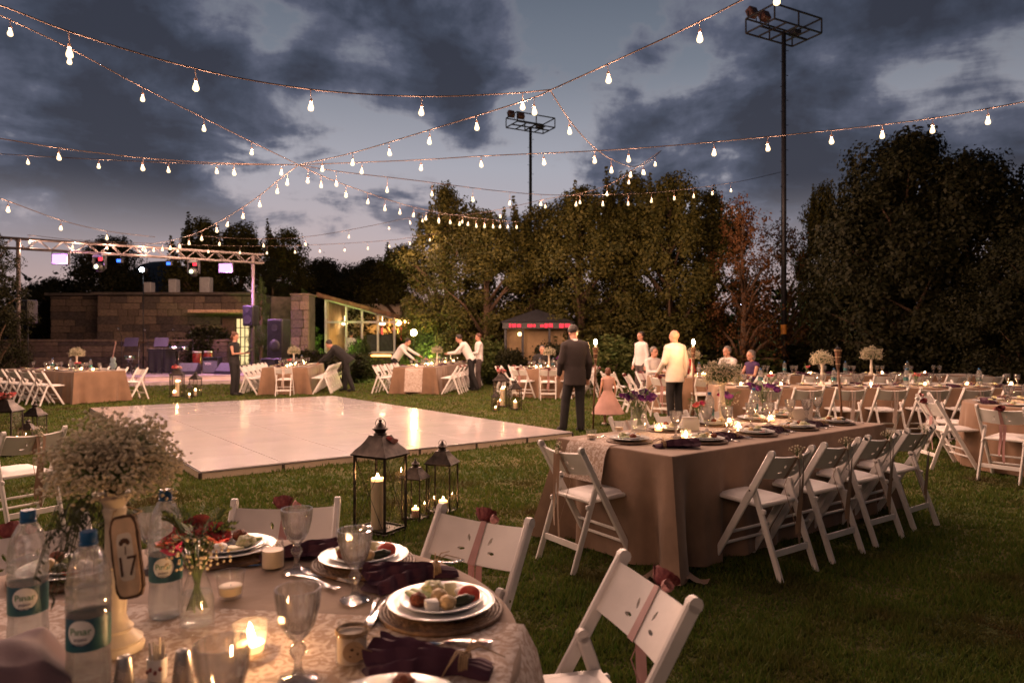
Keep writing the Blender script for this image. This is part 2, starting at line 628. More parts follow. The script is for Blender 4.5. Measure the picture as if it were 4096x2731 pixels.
    def mesh(s, name, smooth=40):
        me = bpy.data.meshes.new(name)
        me.from_pydata(s.v, [], s.f)
        if s.m and max(s.m) > 0:
            me.polygons.foreach_set('material_index', s.m)
        if smooth:
            me.polygons.foreach_set('use_smooth', [True] * len(me.polygons))
            if smooth < 180:
                me.set_sharp_from_angle(angle=R(smooth))
        me.validate()
        me.update()
        return me

    def build(s, name, mats, parent=None, loc=None, rz=0.0, smooth=40):
        return link(name, s.mesh(name, smooth), mats, parent, loc, rz)

def link(name, me, mats, parent=None, loc=None, rz=0.0):
    o = bpy.data.objects.new(name, me)
    COL.objects.link(o)
    if mats is not None and len(me.materials) == 0:
        for m in (mats if isinstance(mats, (list, tuple)) else [mats]):
            me.materials.append(MATS[m] if isinstance(m, str) else m)
    if parent is not None:
        o.parent = parent
    if loc is not None:
        o.location = loc
    if rz:
        o.rotation_euler = (0, 0, rz)
    return o

def tag(o, label, cat, group=None, kind=None):
    o['label'] = label
    o['category'] = cat
    if group:
        o['group'] = group
    if kind:
        o['kind'] = kind
    return o

def struct(o):
    o['kind'] = 'structure'
    return o

def thing(name, label, cat, loc=(0, 0, 0), rz=0.0, group=None):
    o = bpy.data.objects.new(name, None)
    o.empty_display_size = .05
    COL.objects.link(o)
    o.location = loc
    o.rotation_euler = (0, 0, rz)
    return tag(o, label, cat, group)

def dup(root, loc, rz=0.0, label=None, group=None, scale=None, skip=()):
    def cp(o, par):
        c = o.copy()
        COL.objects.link(c)
        c.parent = par
        for ch in o.children:
            if ch.name.split('.')[0] not in skip:
                cp(ch, c)
        return c
    r = cp(root, None)
    r.location = loc
    r.rotation_euler = (0, 0, rz)
    if scale:
        r.scale = (scale,) * 3 if isinstance(scale, (int, float)) else scale
    if label:
        r['label'] = label
    if group:
        r['group'] = group
    elif 'group' in r and label:
        del r['group']
    return r

class Proto:
    """first use moves the prototype itself, later uses copy it"""
    def __init__(s, root):
        s.root, s.used = root, False

    def put(s, loc, rz, label, cat=None, group=None, scale=None):
        if not s.used:
            s.used = True
            r = s.root
            r.location = loc
            r.rotation_euler = (0, 0, rz)
            if scale:
                r.scale = (scale,) * 3 if isinstance(scale, (int, float)) else scale
            r['label'] = label
            if group:
                r['group'] = group
            elif 'group' in r:
                del r['group']
            return r
        return dup(s.root, loc, rz, label, group, scale)

def rot_to(d, up=Vector((0, 0, 1))):
    return Vector(d).to_track_quat('Z', 'Y').to_matrix()

def text_mesh(txt, size, depth=.0006):
    cu = bpy.data.curves.new('t', 'FONT')
    cu.body = txt
    cu.size = size
    cu.extrude = depth
    cu.align_x = 'CENTER'
    cu.align_y = 'CENTER'
    o = bpy.data.objects.new('t', cu)
    COL.objects.link(o)
    dg = bpy.context.evaluated_depsgraph_get()
    me = bpy.data.meshes.new_from_object(o.evaluated_get(dg))
    bpy.data.objects.remove(o)
    return me

def big_mesh(name, V, F, nper):
    """V (n,3) floats, F (m,nper) ints -> mesh, quickly"""
    me = bpy.data.meshes.new(name)
    me.vertices.add(len(V))
    me.vertices.foreach_set('co', np.asarray(V, np.float32).ravel())
    me.loops.add(F.size)
    me.loops.foreach_set('vertex_index', np.asarray(F, np.int32).ravel())
    me.polygons.add(len(F))
    me.polygons.foreach_set('loop_start', np.arange(0, F.size, nper, dtype=np.int32))
    me.polygons.foreach_set('loop_total', np.full(len(F), nper, np.int32))
    me.update(calc_edges=True)
    return me

def leaves(C, L, W, rg, droop=.3, up=None, N=None):
    """rhombic leaves at centres C: returns V, F"""
    n = len(C)
    d = rg.normal(size=(n, 3))
    d[:, 2] = d[:, 2] * .7 - droop
    if up is not None:
        d += up
    d /= np.linalg.norm(d, axis=1)[:, None]
    if N is not None:                             # leaves face outwards from their clump
        nn = N + rg.normal(size=(n, 3)) * .42
        nn /= np.linalg.norm(nn, axis=1)[:, None]
        d -= (d * nn).sum(1)[:, None] * nn
        d /= np.linalg.norm(d, axis=1)[:, None]
    a = rg.normal(size=(n, 3)) if N is None else np.cross(nn, d)
    a -= (a * d).sum(1)[:, None] * d
    a /= np.linalg.norm(a, axis=1)[:, None]
    nrm = np.cross(d, a)
    k_ = rg.uniform(.55, 1.5, n)
    l = (L * k_)[:, None]
    w = (W * k_ * rg.uniform(.8, 1.2, n))[:, None]
    V = np.stack([C - d * l * .5, C + a * w * .5 + nrm * w * .15, C + d * l * .5, C - a * w * .5 + nrm * w * .15], 1).reshape(-1, 3)
    F = np.arange(4 * n).reshape(n, 4)
    return V, F
# ------------------------------------------------------------------ ground and lawn
def ground_mat():
    m = mat('lawn', (.055, .075, .022), .95, var=0, bump=.6, bscale=30, spec=.1)
    nt = m.node_tree
    b = nt.nodes['Principled BSDF']
    t = nt.nodes.new('ShaderNodeTexCoord')
    n1 = nt.nodes.new('ShaderNodeTexNoise')
    n1.inputs['Scale'].default_value = 1.1
    n1.inputs['Detail'].default_value = 8
    n2 = nt.nodes.new('ShaderNodeTexNoise')
    n2.inputs['Scale'].default_value = 14
    n2.inputs['Detail'].default_value = 6
    for n in (n1, n2):
        nt.links.new(t.outputs['Object'], n.inputs['Vector'])
    mx = nt.nodes.new('ShaderNodeMix')
    mx.data_type = 'RGBA'
    mx.inputs[6].default_value = (.04, .06, .016, 1)
    mx.inputs[7].default_value = (.10, .085, .035, 1)
    ad = nt.nodes.new('ShaderNodeMath')
    ad.operation = 'MULTIPLY_ADD'
    ad.inputs[1].default_value = .5
    nt.links.new(n2.outputs[0], ad.inputs[0])
    nt.links.new(n1.outputs[0], ad.inputs[2])
    mr = nt.nodes.new('ShaderNodeMapRange')
    mr.inputs[1].default_value = .55
    mr.inputs[2].default_value = .95
    nt.links.new(ad.outputs[0], mr.inputs[0])
    nt.links.new(mr.outputs[0], mx.inputs[0])
    nt.links.new(mx.outputs[2], b.inputs['Base Color'])
ground_mat()
g = G()
S = 420
g.add([(-S, -30, 0), (S, -30, 0), (S, 800, 0), (-S, 800, 0)], [(0, 1, 2, 3)])
struct(g.build('ground', 'lawn', smooth=0))

U = Vector((.793, .609, 0))
V_ = Vector((-.609, .793, 0))
FL0 = Vector((-3.31, 7.43, 0))          # dance floor: near corner, lies along U and V_
FLW, FLL = 5.34, 8.96
FLZ = .092

def in_floor(x, y, pad=.03):
    dx, dy = x - FL0.x, y - FL0.y
    a = dx * U.x + dy * U.y
    b = dx * V_.x + dy * V_.y
    return (a > -pad) & (a < FLW + pad) & (b > -pad) & (b < FLL + pad)

leafmat('grass_blade', (.055, .115, .016), (.14, .155, .036), .3)
def trodden():
    nt = MATS['grass_blade'].node_tree
    rp = [n for n in nt.nodes if n.type == 'MIX'][0]
    t = nt.nodes.new('ShaderNodeTexCoord')
    n = nt.nodes.new('ShaderNodeTexNoise')
    n.inputs['Scale'].default_value = 1.3
    n.inputs['Detail'].default_value = 6
    nt.links.new(t.outputs['Object'], n.inputs['Vector'])
    mr = nt.nodes.new('ShaderNodeMapRange')
    mr.inputs[1].default_value = .52
    mr.inputs[2].default_value = .70
    nt.links.new(n.outputs[0], mr.inputs[0])
    mx = nt.nodes.new('ShaderNodeMix')
    mx.data_type = 'RGBA'
    mx.inputs[7].default_value = (.085, .062, .026, 1)     # dry, trodden patches
    nt.links.new(mr.outputs[0], mx.inputs[0])
    outs = [l.to_socket for l in rp.outputs[2].links]
    nt.links.new(rp.outputs[2], mx.inputs[6])
    for q in outs:
        nt.links.new(mx.outputs[2], q)
trodden()
def grass():
    n = 430000
    u = rng.uniform(0, 1, n)
    d0, d1, k = 1.7, 24.0, -.25
    d = (d0 ** k + u * (d1 ** k - d0 ** k)) ** (1 / k)
    s = rng.uniform(-.95, .95, n)
    x, y = s * d, d
    keep = ~in_floor(x, y)
    x, y, d = x[keep], y[keep], d[keep]
    n = len(x)
    # clumps: height and lean vary over the lawn
    cl = (np.sin(x * 5.1 + 1.7 * np.sin(y * 2.3)) * np.sin(y * 6.3 + 1.3 * np.sin(x * 3.1)) + .6 * np.sin(x * 17 + y * 3) * np.sin(y * 19 - x * 5))
    h = (.030 + .015 * cl) * rng.uniform(.55, 1.25, n) * (1 + .02 * d)
    w = (.0016 + .0011 * d) * rng.uniform(.7, 1.3, n)
    a = rng.uniform(0, 2 * np.pi, n)
    la = a + rng.normal(0, 1.2, n)
    lean = h * rng.uniform(.1, .9, n)
    B = np.stack([x, y, np.zeros(n)], 1)
    off = np.stack([np.cos(a) * w, np.sin(a) * w, np.zeros(n)], 1)
    tip = B + np.stack([np.cos(la) * lean, np.sin(la) * lean, h], 1)
    V = np.stack([B - off, B + off, tip], 1).reshape(-1, 3)
    me = big_mesh('grass', V, np.arange(3 * n).reshape(n, 3), 3)
    o = link('grass', me, 'grass_blade')
    tag(o, 'short mown grass of the lawn between the tables', 'grass', kind='stuff')
grass()

# ------------------------------------------------------------------ dance floor
def dance_floor():
    t = thing('dance_floor', 'low white glossy dance floor of square panels on the lawn', 'dance floor', (*FL0.xy, 0), math.atan2(U.y, U.x))
    nu, nv = 6, 10
    pw, pl = FLW / nu, FLL / nv
    g = G()
    g.box((0, 0, 0), (pw - .009, pl - .009, .02), ch=.002)
    me = g.mesh('panel', 30)
    me.materials.append(MATS['dance_white'])
    for i in range(nu):
        for j in range(nv):
            o = link('panel', me, None, t, ((i + .5) * pw, (j + .5) * pl, FLZ - .01 + rnd.uniform(-.0008, .0008)))
            o.rotation_euler = (rnd.uniform(-.0004, .0004), rnd.uniform(-.0004, .0004), rnd.choice((0, math.pi)))
    g = G()
    g.box((FLW / 2, FLL / 2, .036), (FLW - .06, FLL - .06, .07))
    g.build('substructure', 'skirt_dark', t)
    def skirts(n, L, horiz, off):
        w = L / n
        g = G()
        g.box((0, 0, 0), (w - .035, .012, .068), ch=.001)
        me = g.mesh('skirt_board')
        me.materials.append(MATS['skirt_cream'])
        g = G()
        g.box((0, 0, 0), (.034, .02, .072), ch=.002)
        mp = g.mesh('joint_post')
        mp.materials.append(MATS['skirt_dark'])
        g = G()
        g.box((0, 0, 0), (w - .002, .022, .006), ch=.001)
        ml = g.mesh('edge_trim')
        ml.materials.append(MATS['skirt_dark'])
        for k in range(n):
            for (m_, nm, q, z) in ((me, 'skirt_board', k + .5, .036), (mp, 'joint_post', k, .037), (ml, 'edge_trim', k + .5, .0755)):
                p = (q * w, off, z) if horiz else (off, q * w, z)
                o = link(nm, m_, None, t, p)
                o.rotation_euler = (0, 0, 0 if horiz else R(90))
    skirts(nu, FLW, True, .004)
    skirts(nv, FLL, False, .004)
    skirts(nv, FLL, False, FLW - .004)
    skirts(nu, FLW, True, FLL - .004)
dance_floor()

# ------------------------------------------------------------------ string lights
def bulb_meshes():
    g = G()
    g.lathe([(.012, 0), (.019, -.012), (.027, -.035), (.036, -.062), (.040, -.082), (.036, -.100), (.022, -.113), (.0, -.117)], 8)
    mb = g.mesh('bulb', 180)
    mb.materials.append(MATS['bulb_glass'])
    g = G()
    g.tube([(-.006, 0, -.006), (-.008, 0, -.035), (0, 0, -.042), (.008, 0, -.035), (.006, 0, -.006)], .0015, 4)
    global CORE_ME
    CORE_ME = g.mesh('filament', 180)
    CORE_ME.materials.append(MATS['bulb'])
    g = G()
    g.lathe([(.007, .045), (.016, .042), (.019, .02), (.020, 0), (.014, -.004)], 8)
    ms = g.mesh('socket', 60)
    ms.materials.append(MATS['socket'])
    return mb, ms
BULB_ME, SOCK_ME = bulb_meshes()
LIGHT_D = bpy.data.lights.new('bulb_light', 'POINT')
LIGHT_D.energy = BULB_W
LIGHT_D.color = BULB_C
LIGHT_D.shadow_soft_size = .024
def bulb_light(o):
    """the bulb's own light, at its filament"""
    l = bpy.data.objects.new('bulb_light', LIGHT_D)
    COL.objects.link(l)
    l.parent = o.parent
    l.location = (0, 0, -.078)
    l.rotation_euler = (0, 0, 0)

def string(pts, d0, d1, bulbs, label, cat='string lights', drop=0.10, bs=.82):
    """pts: photo pixels along the cable; its plan is a straight line between the end distances d0 and d1"""
    A, B = D(*pts[0], d0), D(*pts[-1], d1)
    def onplan(px):
        m = (px - CX) / FPX
        dx, dy = B.x - A.x, B.y - A.y
        t = (m * A.y - A.x) / (dx - m * dy)
        return A.y + t * dy
    xs = [p[0] for p in pts]
    ys = [p[1] for p in pts]
    def cab(px):
        # smooth interpolation of the cable height through the points
        o = 1 if xs[-1] > xs[0] else -1
        i = 0
        while i < len(xs) - 2 and (px - xs[i + 1]) * o > 0:
            i += 1
        def sl(k):
            a, b = max(k - 1, 0), min(k + 1, len(xs) - 1)
            return (ys[b] - ys[a]) / (xs[b] - xs[a])
        h = xs[i + 1] - xs[i]
        u = (px - xs[i]) / h
        m0, m1 = sl(i) * h, sl(i + 1) * h
        py = (2 * u ** 3 - 3 * u * u + 1) * ys[i] + (u ** 3 - 2 * u * u + u) * m0 + (-2 * u ** 3 + 3 * u * u) * ys[i + 1] + (u ** 3 - u * u) * m1
        return D(px, py, onplan(px))
    t = thing('string_light', label, cat, (A.x, A.y, 0))
    base = Vector((A.x, A.y, 0))
    n = max(12, int(abs(xs[-1] - xs[0]) / 45))
    path = [cab(xs[0] + (xs[-1] - xs[0]) * k / n) - base for k in range(n + 1)]
    g = G()
    g.tube(path, .008, 5)
    g.build('cable', 'cable', t, smooth=180)
    for b in bulbs:
        p = cab(b) - base
        s = bs
        dr = drop * rnd.uniform(.85, 1.1)
        sway = Vector((rnd.uniform(-.01, .01), rnd.uniform(-.01, .01), 0))
        o = link('bulb', BULB_ME, None, t, p + Vector((0, 0, -dr)) + sway)
        o.scale = (s, s, s)
        o.rotation_euler = (rnd.uniform(-.08, .08), rnd.uniform(-.08, .08), rnd.uniform(0, 6))
        k = link('socket', SOCK_ME, None, o, (0, 0, 0))
        bulb_light(link('filament', CORE_ME, None, o, (0, 0, 0)))
        g = G()
        g.tube([p, p + Vector((0, 0, -dr + .03)) + sway], .004, 4)
        g.build('drop_wire', 'socket', t, smooth=180)

NX, ND = (1195, 660), 12.6
string([(-260, -60), (0, 62), (270, 190), (560, 345), (810, 470), (1000, 565), NX], 8.0, ND, [40, 275, 570, 815, 1005],
       'string of bulbs climbing steeply from the hub towards the dark cloud', drop=.12)
string([NX, (1410, 612), (1720, 520), (2135, 392), (2200, 362), (2430, 258), (2790, 92), (3000, -15), (3300, -160)], ND, 5.9,
       [1290, 1410, 1555, 1720, 1905, 2137, 2430, 2797, 3110], 'string of bulbs rising from the hub towards the tall floodlight mast top', drop=.11)
string([(-230, -50), (0, 22), (270, 125), (780, 275), (1240, 358), (1680, 386), (2050, 374), (2200, 360)], 6.0, 8.7,
       [-60, 275, 780, 1242, 1685, 2090], 'slack string of large bulbs hanging on long wires across the open sky', drop=.135)
string([(-200, 530), (0, 555), (230, 592), (570, 632), (860, 652), NX], 9.5, ND, [235, 573, 935], 'string with three widely spaced bulbs running to the hub')
string([(-200, 600), (0, 616), (390, 638), (860, 657), NX], 15, ND, [-60, 112, 395, 672, 866, 1127], 'nearly level string of bulbs running to the hub above the stage lights')
string([NX, (1440, 650), (1680, 640), (1925, 625), (2500, 597), (3100, 545), (3700, 478), (4096, 408), (4400, 350)], ND, 8.4,
       [1447, 1683, 1925, 2175, 2515, 2855, 3070, 3325, 3530, 3732, 3950, 4180], 'long string of bulbs from the hub passing the tall mast and big tree')
string([NX, (1290, 705), (1400, 747), (1540, 795), (1650, 828), (1760, 850), (1900, 872), (2060, 886), (2110, 884)], ND, 24,
       [1232, 1283, 1385, 1470, 1540, 1600, 1655, 1705, 1755, 1800, 1837, 1872, 1905, 1938, 1972, 2000, 2030, 2065], 'string of close bulbs dropping from the hub to the leafy trees', drop=.16)
string([NX, (1345, 685), (1660, 722), (2000, 765), (2200, 780), (2450, 778), (2640, 768), (2950, 728), (3127, 688)], ND, 24,
       [1345, 1550, 1728, 1892, 2040, 2165, 2305, 2412, 2512, 2605, 2697, 2775, 2848, 2922], 'sagging string of bulbs across the trees tied to the tall mast', drop=.2)
string([NX, (1105, 728), (1040, 782), (910, 868), (800, 926), (710, 957), (560, 983)], ND, 20.5,
       [1150, 1107, 1040, 972, 912, 868, 807, 757, 718, 683, 650, 616, 582], 'string of close bulbs dropping from the hub to the stage truss', drop=.14)
string([(-150, 745), (0, 793), (240, 880), (430, 925), (620, 948)], 10.5, 20, [32, 243, 428], 'string with three bulbs sloping down to the truss from the dark tree')
string([(745, 940), (1000, 955), (1235, 946), (1500, 900), (1690, 858)], 21, 25, [878, 1053, 1222, 1395, 1555, 1640], 'far string of bulbs in front of the dark pointed tree', drop=.18)
string([(110, 940), (300, 960), (560, 972), (830, 982), (1180, 982), (1550, 962), (1720, 938), (1820, 920)], 21.5, 27,
       [118, 290, 430, 570, 710, 833, 958, 1068, 1180, 1280, 1378, 1470, 1558, 1640, 1720], 'far level string of bulbs along the top of the stage truss', drop=.18)
string([(2200, 360), (2275, 478), (2370, 585), (2450, 640), (2540, 668), (2600, 645), (2645, 603)], 8.7, 17,
       [2275, 2380, 2445, 2520, 2575, 2622], 'short string of bulbs plunging from the joint towards the treetop', drop=.13)
string([(2645, 603), (2520, 688), (2430, 742), (2300, 777), (2180, 797), (2000, 838), (1830, 860), (1650, 850)], 17, 23,
       [2570, 2515, 2428, 2320, 2180, 2000, 1850, 1755, 1690], 'string of bulbs curving down from the treetop across the dark foliage', drop=.18)

# the strings run on out of the frame, over the foreground table and round behind the camera
def string3(pts3, n, label, sag=.35):
    t = thing('string_light', label, 'string lights', (pts3[0][0], pts3[0][1], 0))
    base = Vector((pts3[0][0], pts3[0][1], 0))
    def at(f):
        a, b = Vector(pts3[0]), Vector(pts3[1])
        return a.lerp(b, f) - Vector((0, 0, sag * 4 * f * (1 - f))) - base
    g = G()
    g.tube([at(k / 24) for k in range(25)], .0065, 5)
    g.build('cable', 'cable', t, smooth=180)
    for k in range(n):
        p = at((k + .5) / n)
        o = link('bulb', BULB_ME, None, t, p + Vector((0, 0, -.11)))
        link('socket', SOCK_ME, None, o, (0, 0, 0))
        bulb_light(link('filament', CORE_ME, None, o, (0, 0, 0)))
        g = G()
        g.tube([p, p + Vector((0, 0, -.08))], .004, 4)
        g.build('drop_wire', 'socket', t, smooth=180)
e1 = D(3300, -160, 5.9)
e2 = D(-230, -50, 6.0)
string3([tuple(e2), (-8.5, -2.0, 4.9)], 7, 'continuing string of bulbs past the slack string, over the lawn')
string3([(-8.5, -2.0, 4.9), (1.5, -5.0, 4.9)], 7, 'string of bulbs closing the square above the near end of the lawn')
# ------------------------------------------------------------------ trees
leafmat('leaf_green', (.027, .031, .006), (.075, .064, .012), .25)
leafmat('leaf_dark', (.008, .011, .003), (.024, .023, .006), .2)
leafmat('leaf_autumn', (.075, .033, .012), (.13, .058, .02), .3)
leafmat('leaf_conifer', (.025, .045, .014), (.06, .08, .022), .2)
leafmat('leaf_shrub', (.05, .08, .02), (.11, .12, .035), .3)

def make_tree(H, env, n_cl, per, cr, leaf, kind_leaf, seed, h0=.12, spires=6, limbs=30, shell=.55, droop=.35):
    """env(t) -> crown radius at height fraction t; returns (trunk mesh, crown mesh)"""
    rg = np.random.default_rng(seed)
    rr = random.Random(seed)
    C, RAD = [], []
    while len(C) < n_cl:
        t = rr.uniform(h0, 1)
        r = env(t)
        if r <= 0 or rr.random() > (r / 2.4) ** .8 + .15:
            continue
        a = rr.uniform(0, 6.283)
        wob = 1 + .22 * math.sin(3 * a + 7 * t + seed) + .13 * math.sin(5 * a - 11 * t)
        q = r * wob * (shell + (1 - shell) * rr.random()) if rr.random() < .75 else r * rr.random() * .7
        C.append((q * math.cos(a), q * math.sin(a), t * H))
        RAD.append(cr * (.4 + 1.0 * rr.random() ** 1.4) * (.65 + .35 * min(1, r / 1.5)))
    for _ in range(spires):                        # shoots that stand clear of the crown
        a, t0 = rr.uniform(0, 6.283), rr.uniform(.66, .88)
        r0 = env(t0) * rr.uniform(.1, .8)
        L = rr.uniform(.08, .22) * H
        for k in range(10):
            f = k / 9
            C.append((r0 * math.cos(a) * (1 + .15 * f), r0 * math.sin(a) * (1 + .15 * f), t0 * H + L * f))
            RAD.append(cr * (.55 - .43 * f))
    C = np.array(C)
    RAD = np.array(RAD)
    idx = np.repeat(np.arange(len(C)), np.maximum(6, (per * (RAD / cr) ** 1.6)).astype(int))
    off = rg.normal(size=(len(idx), 3))
    off /= np.linalg.norm(off, axis=1)[:, None]
    off *= (rg.uniform(0, 1, len(idx)) ** .45)[:, None] * RAD[idx][:, None]
    off[:, 2] *= .8
    V, F = leaves(C[idx] + off, leaf, leaf * .6, rg, droop, N=off / np.linalg.norm(off, axis=1)[:, None] * .8 + C[idx] * np.array([1, 1, .0]) / 2.2 * .5 + np.array([0, 0, .25]))
    me = big_mesh('crown', V, F, 4)
    me.materials.append(MATS[kind_leaf])
    g = G()
    R0 = .02 * H + .03
    tp = [(0, 0, -.05), (.02 * H * rr.uniform(-1, 1) * .3, 0, H * .15), (rr.uniform(-.1, .1), rr.uniform(-.1, .1), H * .4), (rr.uniform(-.15, .15), rr.uniform(-.15, .15), H * .7), (0, 0, H * .93)]
    g.tube(tp, [R0 * 1.25, R0, R0 * .75, R0 * .4, R0 * .1], 8)
    ends = [C[rr.randrange(n_cl)] for _ in range(limbs)]
    for e_ in ends:
        zb = max(h0 * H * .7, e_[2] - (abs(e_[0]) + abs(e_[1])) * .9)
        zb = min(zb, H * .8)
        p0 = Vector((0, 0, zb))
        p1 = Vector(e_)
        mid = (p0 + p1) / 2 + Vector((0, 0, .12 * (p1 - p0).length))
        r0 = R0 * (1 - zb / H) * .6 + .018
        g.tube([p0, mid, p1], [r0, r0 * .6, .008], 5)
    mt = g.mesh('trunk', 180)
    mt.materials.append(MATS['bark'])
    return mt, me

def env_col(t):
    return max(0, 2.0 * math.sin(math.pi * min(1, max(0, t - .01) / .99) ** .80) ** .55)
def env_broad(t):
    return max(0, 2.7 * math.sin(math.pi * min(1, max(0, t - .06) / .94) ** .75) ** .6)
def env_cone(t):
    return max(0, 1.75 * (1 - t) ** .75 * min(1, t / .12 + .2))
def env_dome(t):
    return max(0, 1.9 * math.sqrt(max(0, 1 - (max(0, t - .25) / .75) ** 2)) * min(1, t / .1 + .3))

TREES = {
    'col1': make_tree(8, env_col, 165, 265, .66, .12, 'leaf_green', 1, spires=15, shell=.72),
    'col2': make_tree(8, env_col, 165, 265, .66, .12, 'leaf_green', 2, spires=17, shell=.72),
    'broad': make_tree(8, env_broad, 200, 265, .74, .125, 'leaf_dark', 3, spires=12, shell=.72),
    'autumn': make_tree(8, env_col, 150, 55, .5, .11, 'leaf_autumn', 4, spires=6, limbs=34),
    'cone': make_tree(8, env_cone, 260, 130, .38, .08, 'leaf_conifer', 5, spires=3, shell=.7, h0=.02, droop=-.5),
    'dome': make_tree(8, env_dome, 260, 150, .5, .10, 'leaf_dark', 6, spires=2, shell=.75, h0=.03),
}
def tree(px, top, d, kind, label, wid=1.0, group=None, name='tree', rz=None):
    z = CAM_H + (CY - top) / FPX * d
    s = z / 8.6
    t = thing(name, label, 'tree', ((px - CX) / FPX * d, d, 0), rnd.uniform(0, 6.28) if rz is None else rz, group)
    t.scale = (s * wid, s * wid, s)
    mt, mc = TREES[kind]
    link('trunk', mt, None, t)
    link('crown', mc, None, t)
    return t

BK = 'leafy trees behind the lawn'
tree(1610, 950, 37, 'col1', 'small leafy tree beside the glass pavilion, lit by the garden lamp', 1.25)
tree(1480, 1010, 39, 'broad', 'low spreading tree rising just behind the pavilion roof', 1.2, name='spreading_tree')
tree(1790, 700, 28, 'col2', 'slim leafy tree with a tall clear top beside the garden lamp', .9)
tree(1945, 800, 26, 'col1', 'leafy tree between the slim tree and the red lit kiosk', 1.1)
tree(2140, 780, 27, 'col2', 'leafy tree growing behind the red lit kiosk', 1.1)
tree(2330, 700, 25.5, 'col1', 'dense leafy tree behind the man in the dark suit', 1.0)
tree(2500, 650, 26, 'col2', 'tall dense leafy tree with a string tied in its top', .95)
tree(2680, 650, 25, 'col1', 'tall dense leafy tree behind the bald man', .95)
tree(2850, 720, 26.5, 'col2', 'leafy tree beside the reddish thin autumn tree', .9)
tree(2975, 730, 23.5, 'autumn', 'thin autumn tree with reddish leaves left of the mast', .85, name='autumn_tree')
tree(3140, 830, 26, 'autumn', 'low reddish autumn tree directly behind the floodlight mast', .95, name='autumn_tree')
tree(3290, 690, 26, 'col1', 'pointed leafy tree between the mast and the huge dark tree', .55)
tree(3480, 700, 23, 'broad', 'broad dark tree joining the huge dark tree', .8, name='spreading_tree')
tree(3620, 470, 21, 'broad', 'huge dark tree, the tallest beyond the long table', .95, name='spreading_tree')
tree(3880, 570, 20, 'broad', 'dark full tree right beside the huge tallest tree', 1.0, name='spreading_tree')
tree(4130, 860, 17, 'broad', 'lower dark tree overhanging the end of the long table', 1.1, name='spreading_tree')
tree(4330, 600, 22, 'broad', 'dark tree out past the end of the long table', 1.1, name='spreading_tree')
# left, behind the stage building
tree(-30, 880, 20, 'dome', 'black rounded tree standing beside the left truss post', .8, name='rounded_tree')
tree(210, 1090, 36, 'broad', 'low dark tree behind the stone building roof', 1.1, name='spreading_tree')
tree(440, 920, 37, 'broad', 'dark tree behind the stone building, left of the pointed ones', 1.0, name='spreading_tree')
tree(800, 840, 38, 'col2', 'dark upright tree behind the truss with a forked top', 1.05)
tree(960, 860, 39, 'col1', 'dark upright tree behind the lit right truss lamp', 1.0)
tree(1130, 880, 40, 'col2', 'dark bushy tree behind the round conifer', .95)
tree(1090, 1010, 34, 'dome', 'dense rounded conifer behind the right truss post', .95, name='rounded_conifer')
tree(1290, 1010, 42, 'broad', 'distant dark tree above the pavilion roof', 1.1, name='spreading_tree')
tree(1395, 1060, 46, 'broad', 'distant small dark tree between pavilion roof and sky', 1.1, name='spreading_tree')
tree(1045, 1080, 26.5, 'cone', 'narrow conifer with feathery shoots beside the right truss post', .75, name='conifer')
tree(1215, 1130, 29.5, 'cone', 'clipped conifer glowing green beside the stone gate pillar', 1.1, name='conifer')

# bushes
def make_bush(seed, n=90, per=60, leaf=.07, k='leaf_shrub'):
    rg = np.random.default_rng(seed)
    C = rg.normal(size=(n, 3))
    C /= np.linalg.norm(C, axis=1)[:, None]
    C *= (rg.uniform(.45, 1, n) ** .5)[:, None] * .42
    C[:, 2] = C[:, 2] + .46
    idx = np.repeat(np.arange(n), per)
    off = rg.normal(size=(len(idx), 3)) * .06
    P_ = C[idx] + off
    P_[:, 2] = np.maximum(P_[:, 2], .02)
    V, F = leaves(P_, leaf, leaf * .55, rg, 0)
    me = big_mesh('foliage', V, F, 4)
    me.materials.append(MATS[k])
    g = G()
    rr = random.Random(seed)
    for _ in range(9):
        c = C[rr.randrange(n)]
        g.tube([(0, 0, -.02), (c[0] * .4, c[1] * .4, c[2] * .45), tuple(c)], [.02, .014, .005], 5)
    ms = g.mesh('stem', 180)
    ms.materials.append(MATS['bark'])
    return me, ms
BUSH = [make_bush(21), make_bush(22, k='leaf_dark'), make_bush(23, 110, 60, .05, 'leaf_conifer')]
def bush(px, py, d, w, h, k, label, group=None, ground=True):
    p = D(px, py, d)
    t = thing('shrub', label, 'shrub', (p.x, p.y, 0), rnd.uniform(0, 6), group)
    t.scale = (w, w, h)
    link('foliage', BUSH[k][0], None, t)
    link('stem', BUSH[k][1], None, t)
bush(1435, 1400, 29, 1.1, 1.75, 2, 'clipped round shrub in front of the pavilion glass')
bush(1345, 1420, 29.5, 1.2, 1.1, 0, 'loose shrub at the left foot of the pavilion')
bush(1500, 1440, 28, 1.4, .85, 0, 'low leafy shrub below the pavilion strip light')
bush(1585, 1440, 27.5, 1.2, .95, 0, 'low shrub between the pavilion corner and the lamp')
bush(1725, 1420, 27, 1.3, 2.4, 2, 'grey green upright shrub beside the garden lamp')
bush(1800, 1430, 26, 1.5, 1.9, 0, 'bushy shrub behind the stooping waiter')
bush(1950, 1430, 24, 1.6, 1.7, 0, 'large loose shrub left of the kiosk')
bush(2210, 1440, 22.8, 1.5, 1.55, 1, 'dark shrub covering the lower kiosk wall')
bush(2045, 1440, 22.7, 1.2, 1.35, 1, 'dark shrub at the kiosk front')
bush(1230, 1440, 25.5, 1.6, 1.3, 1, 'dark shrub at the foot of the stone pillar')
bush(1390, 1450, 25, 2.2, 1.15, 1, 'wide dark shrub behind the bending man in black')
bush(725, 1400, 28.6, 1.9, 1.75, 1, 'dark shrub against the stone building, small one')
bush(830, 1400, 28.6, 2.2, 2.3, 1, 'dark shrub against the stone building, big one beside the door')
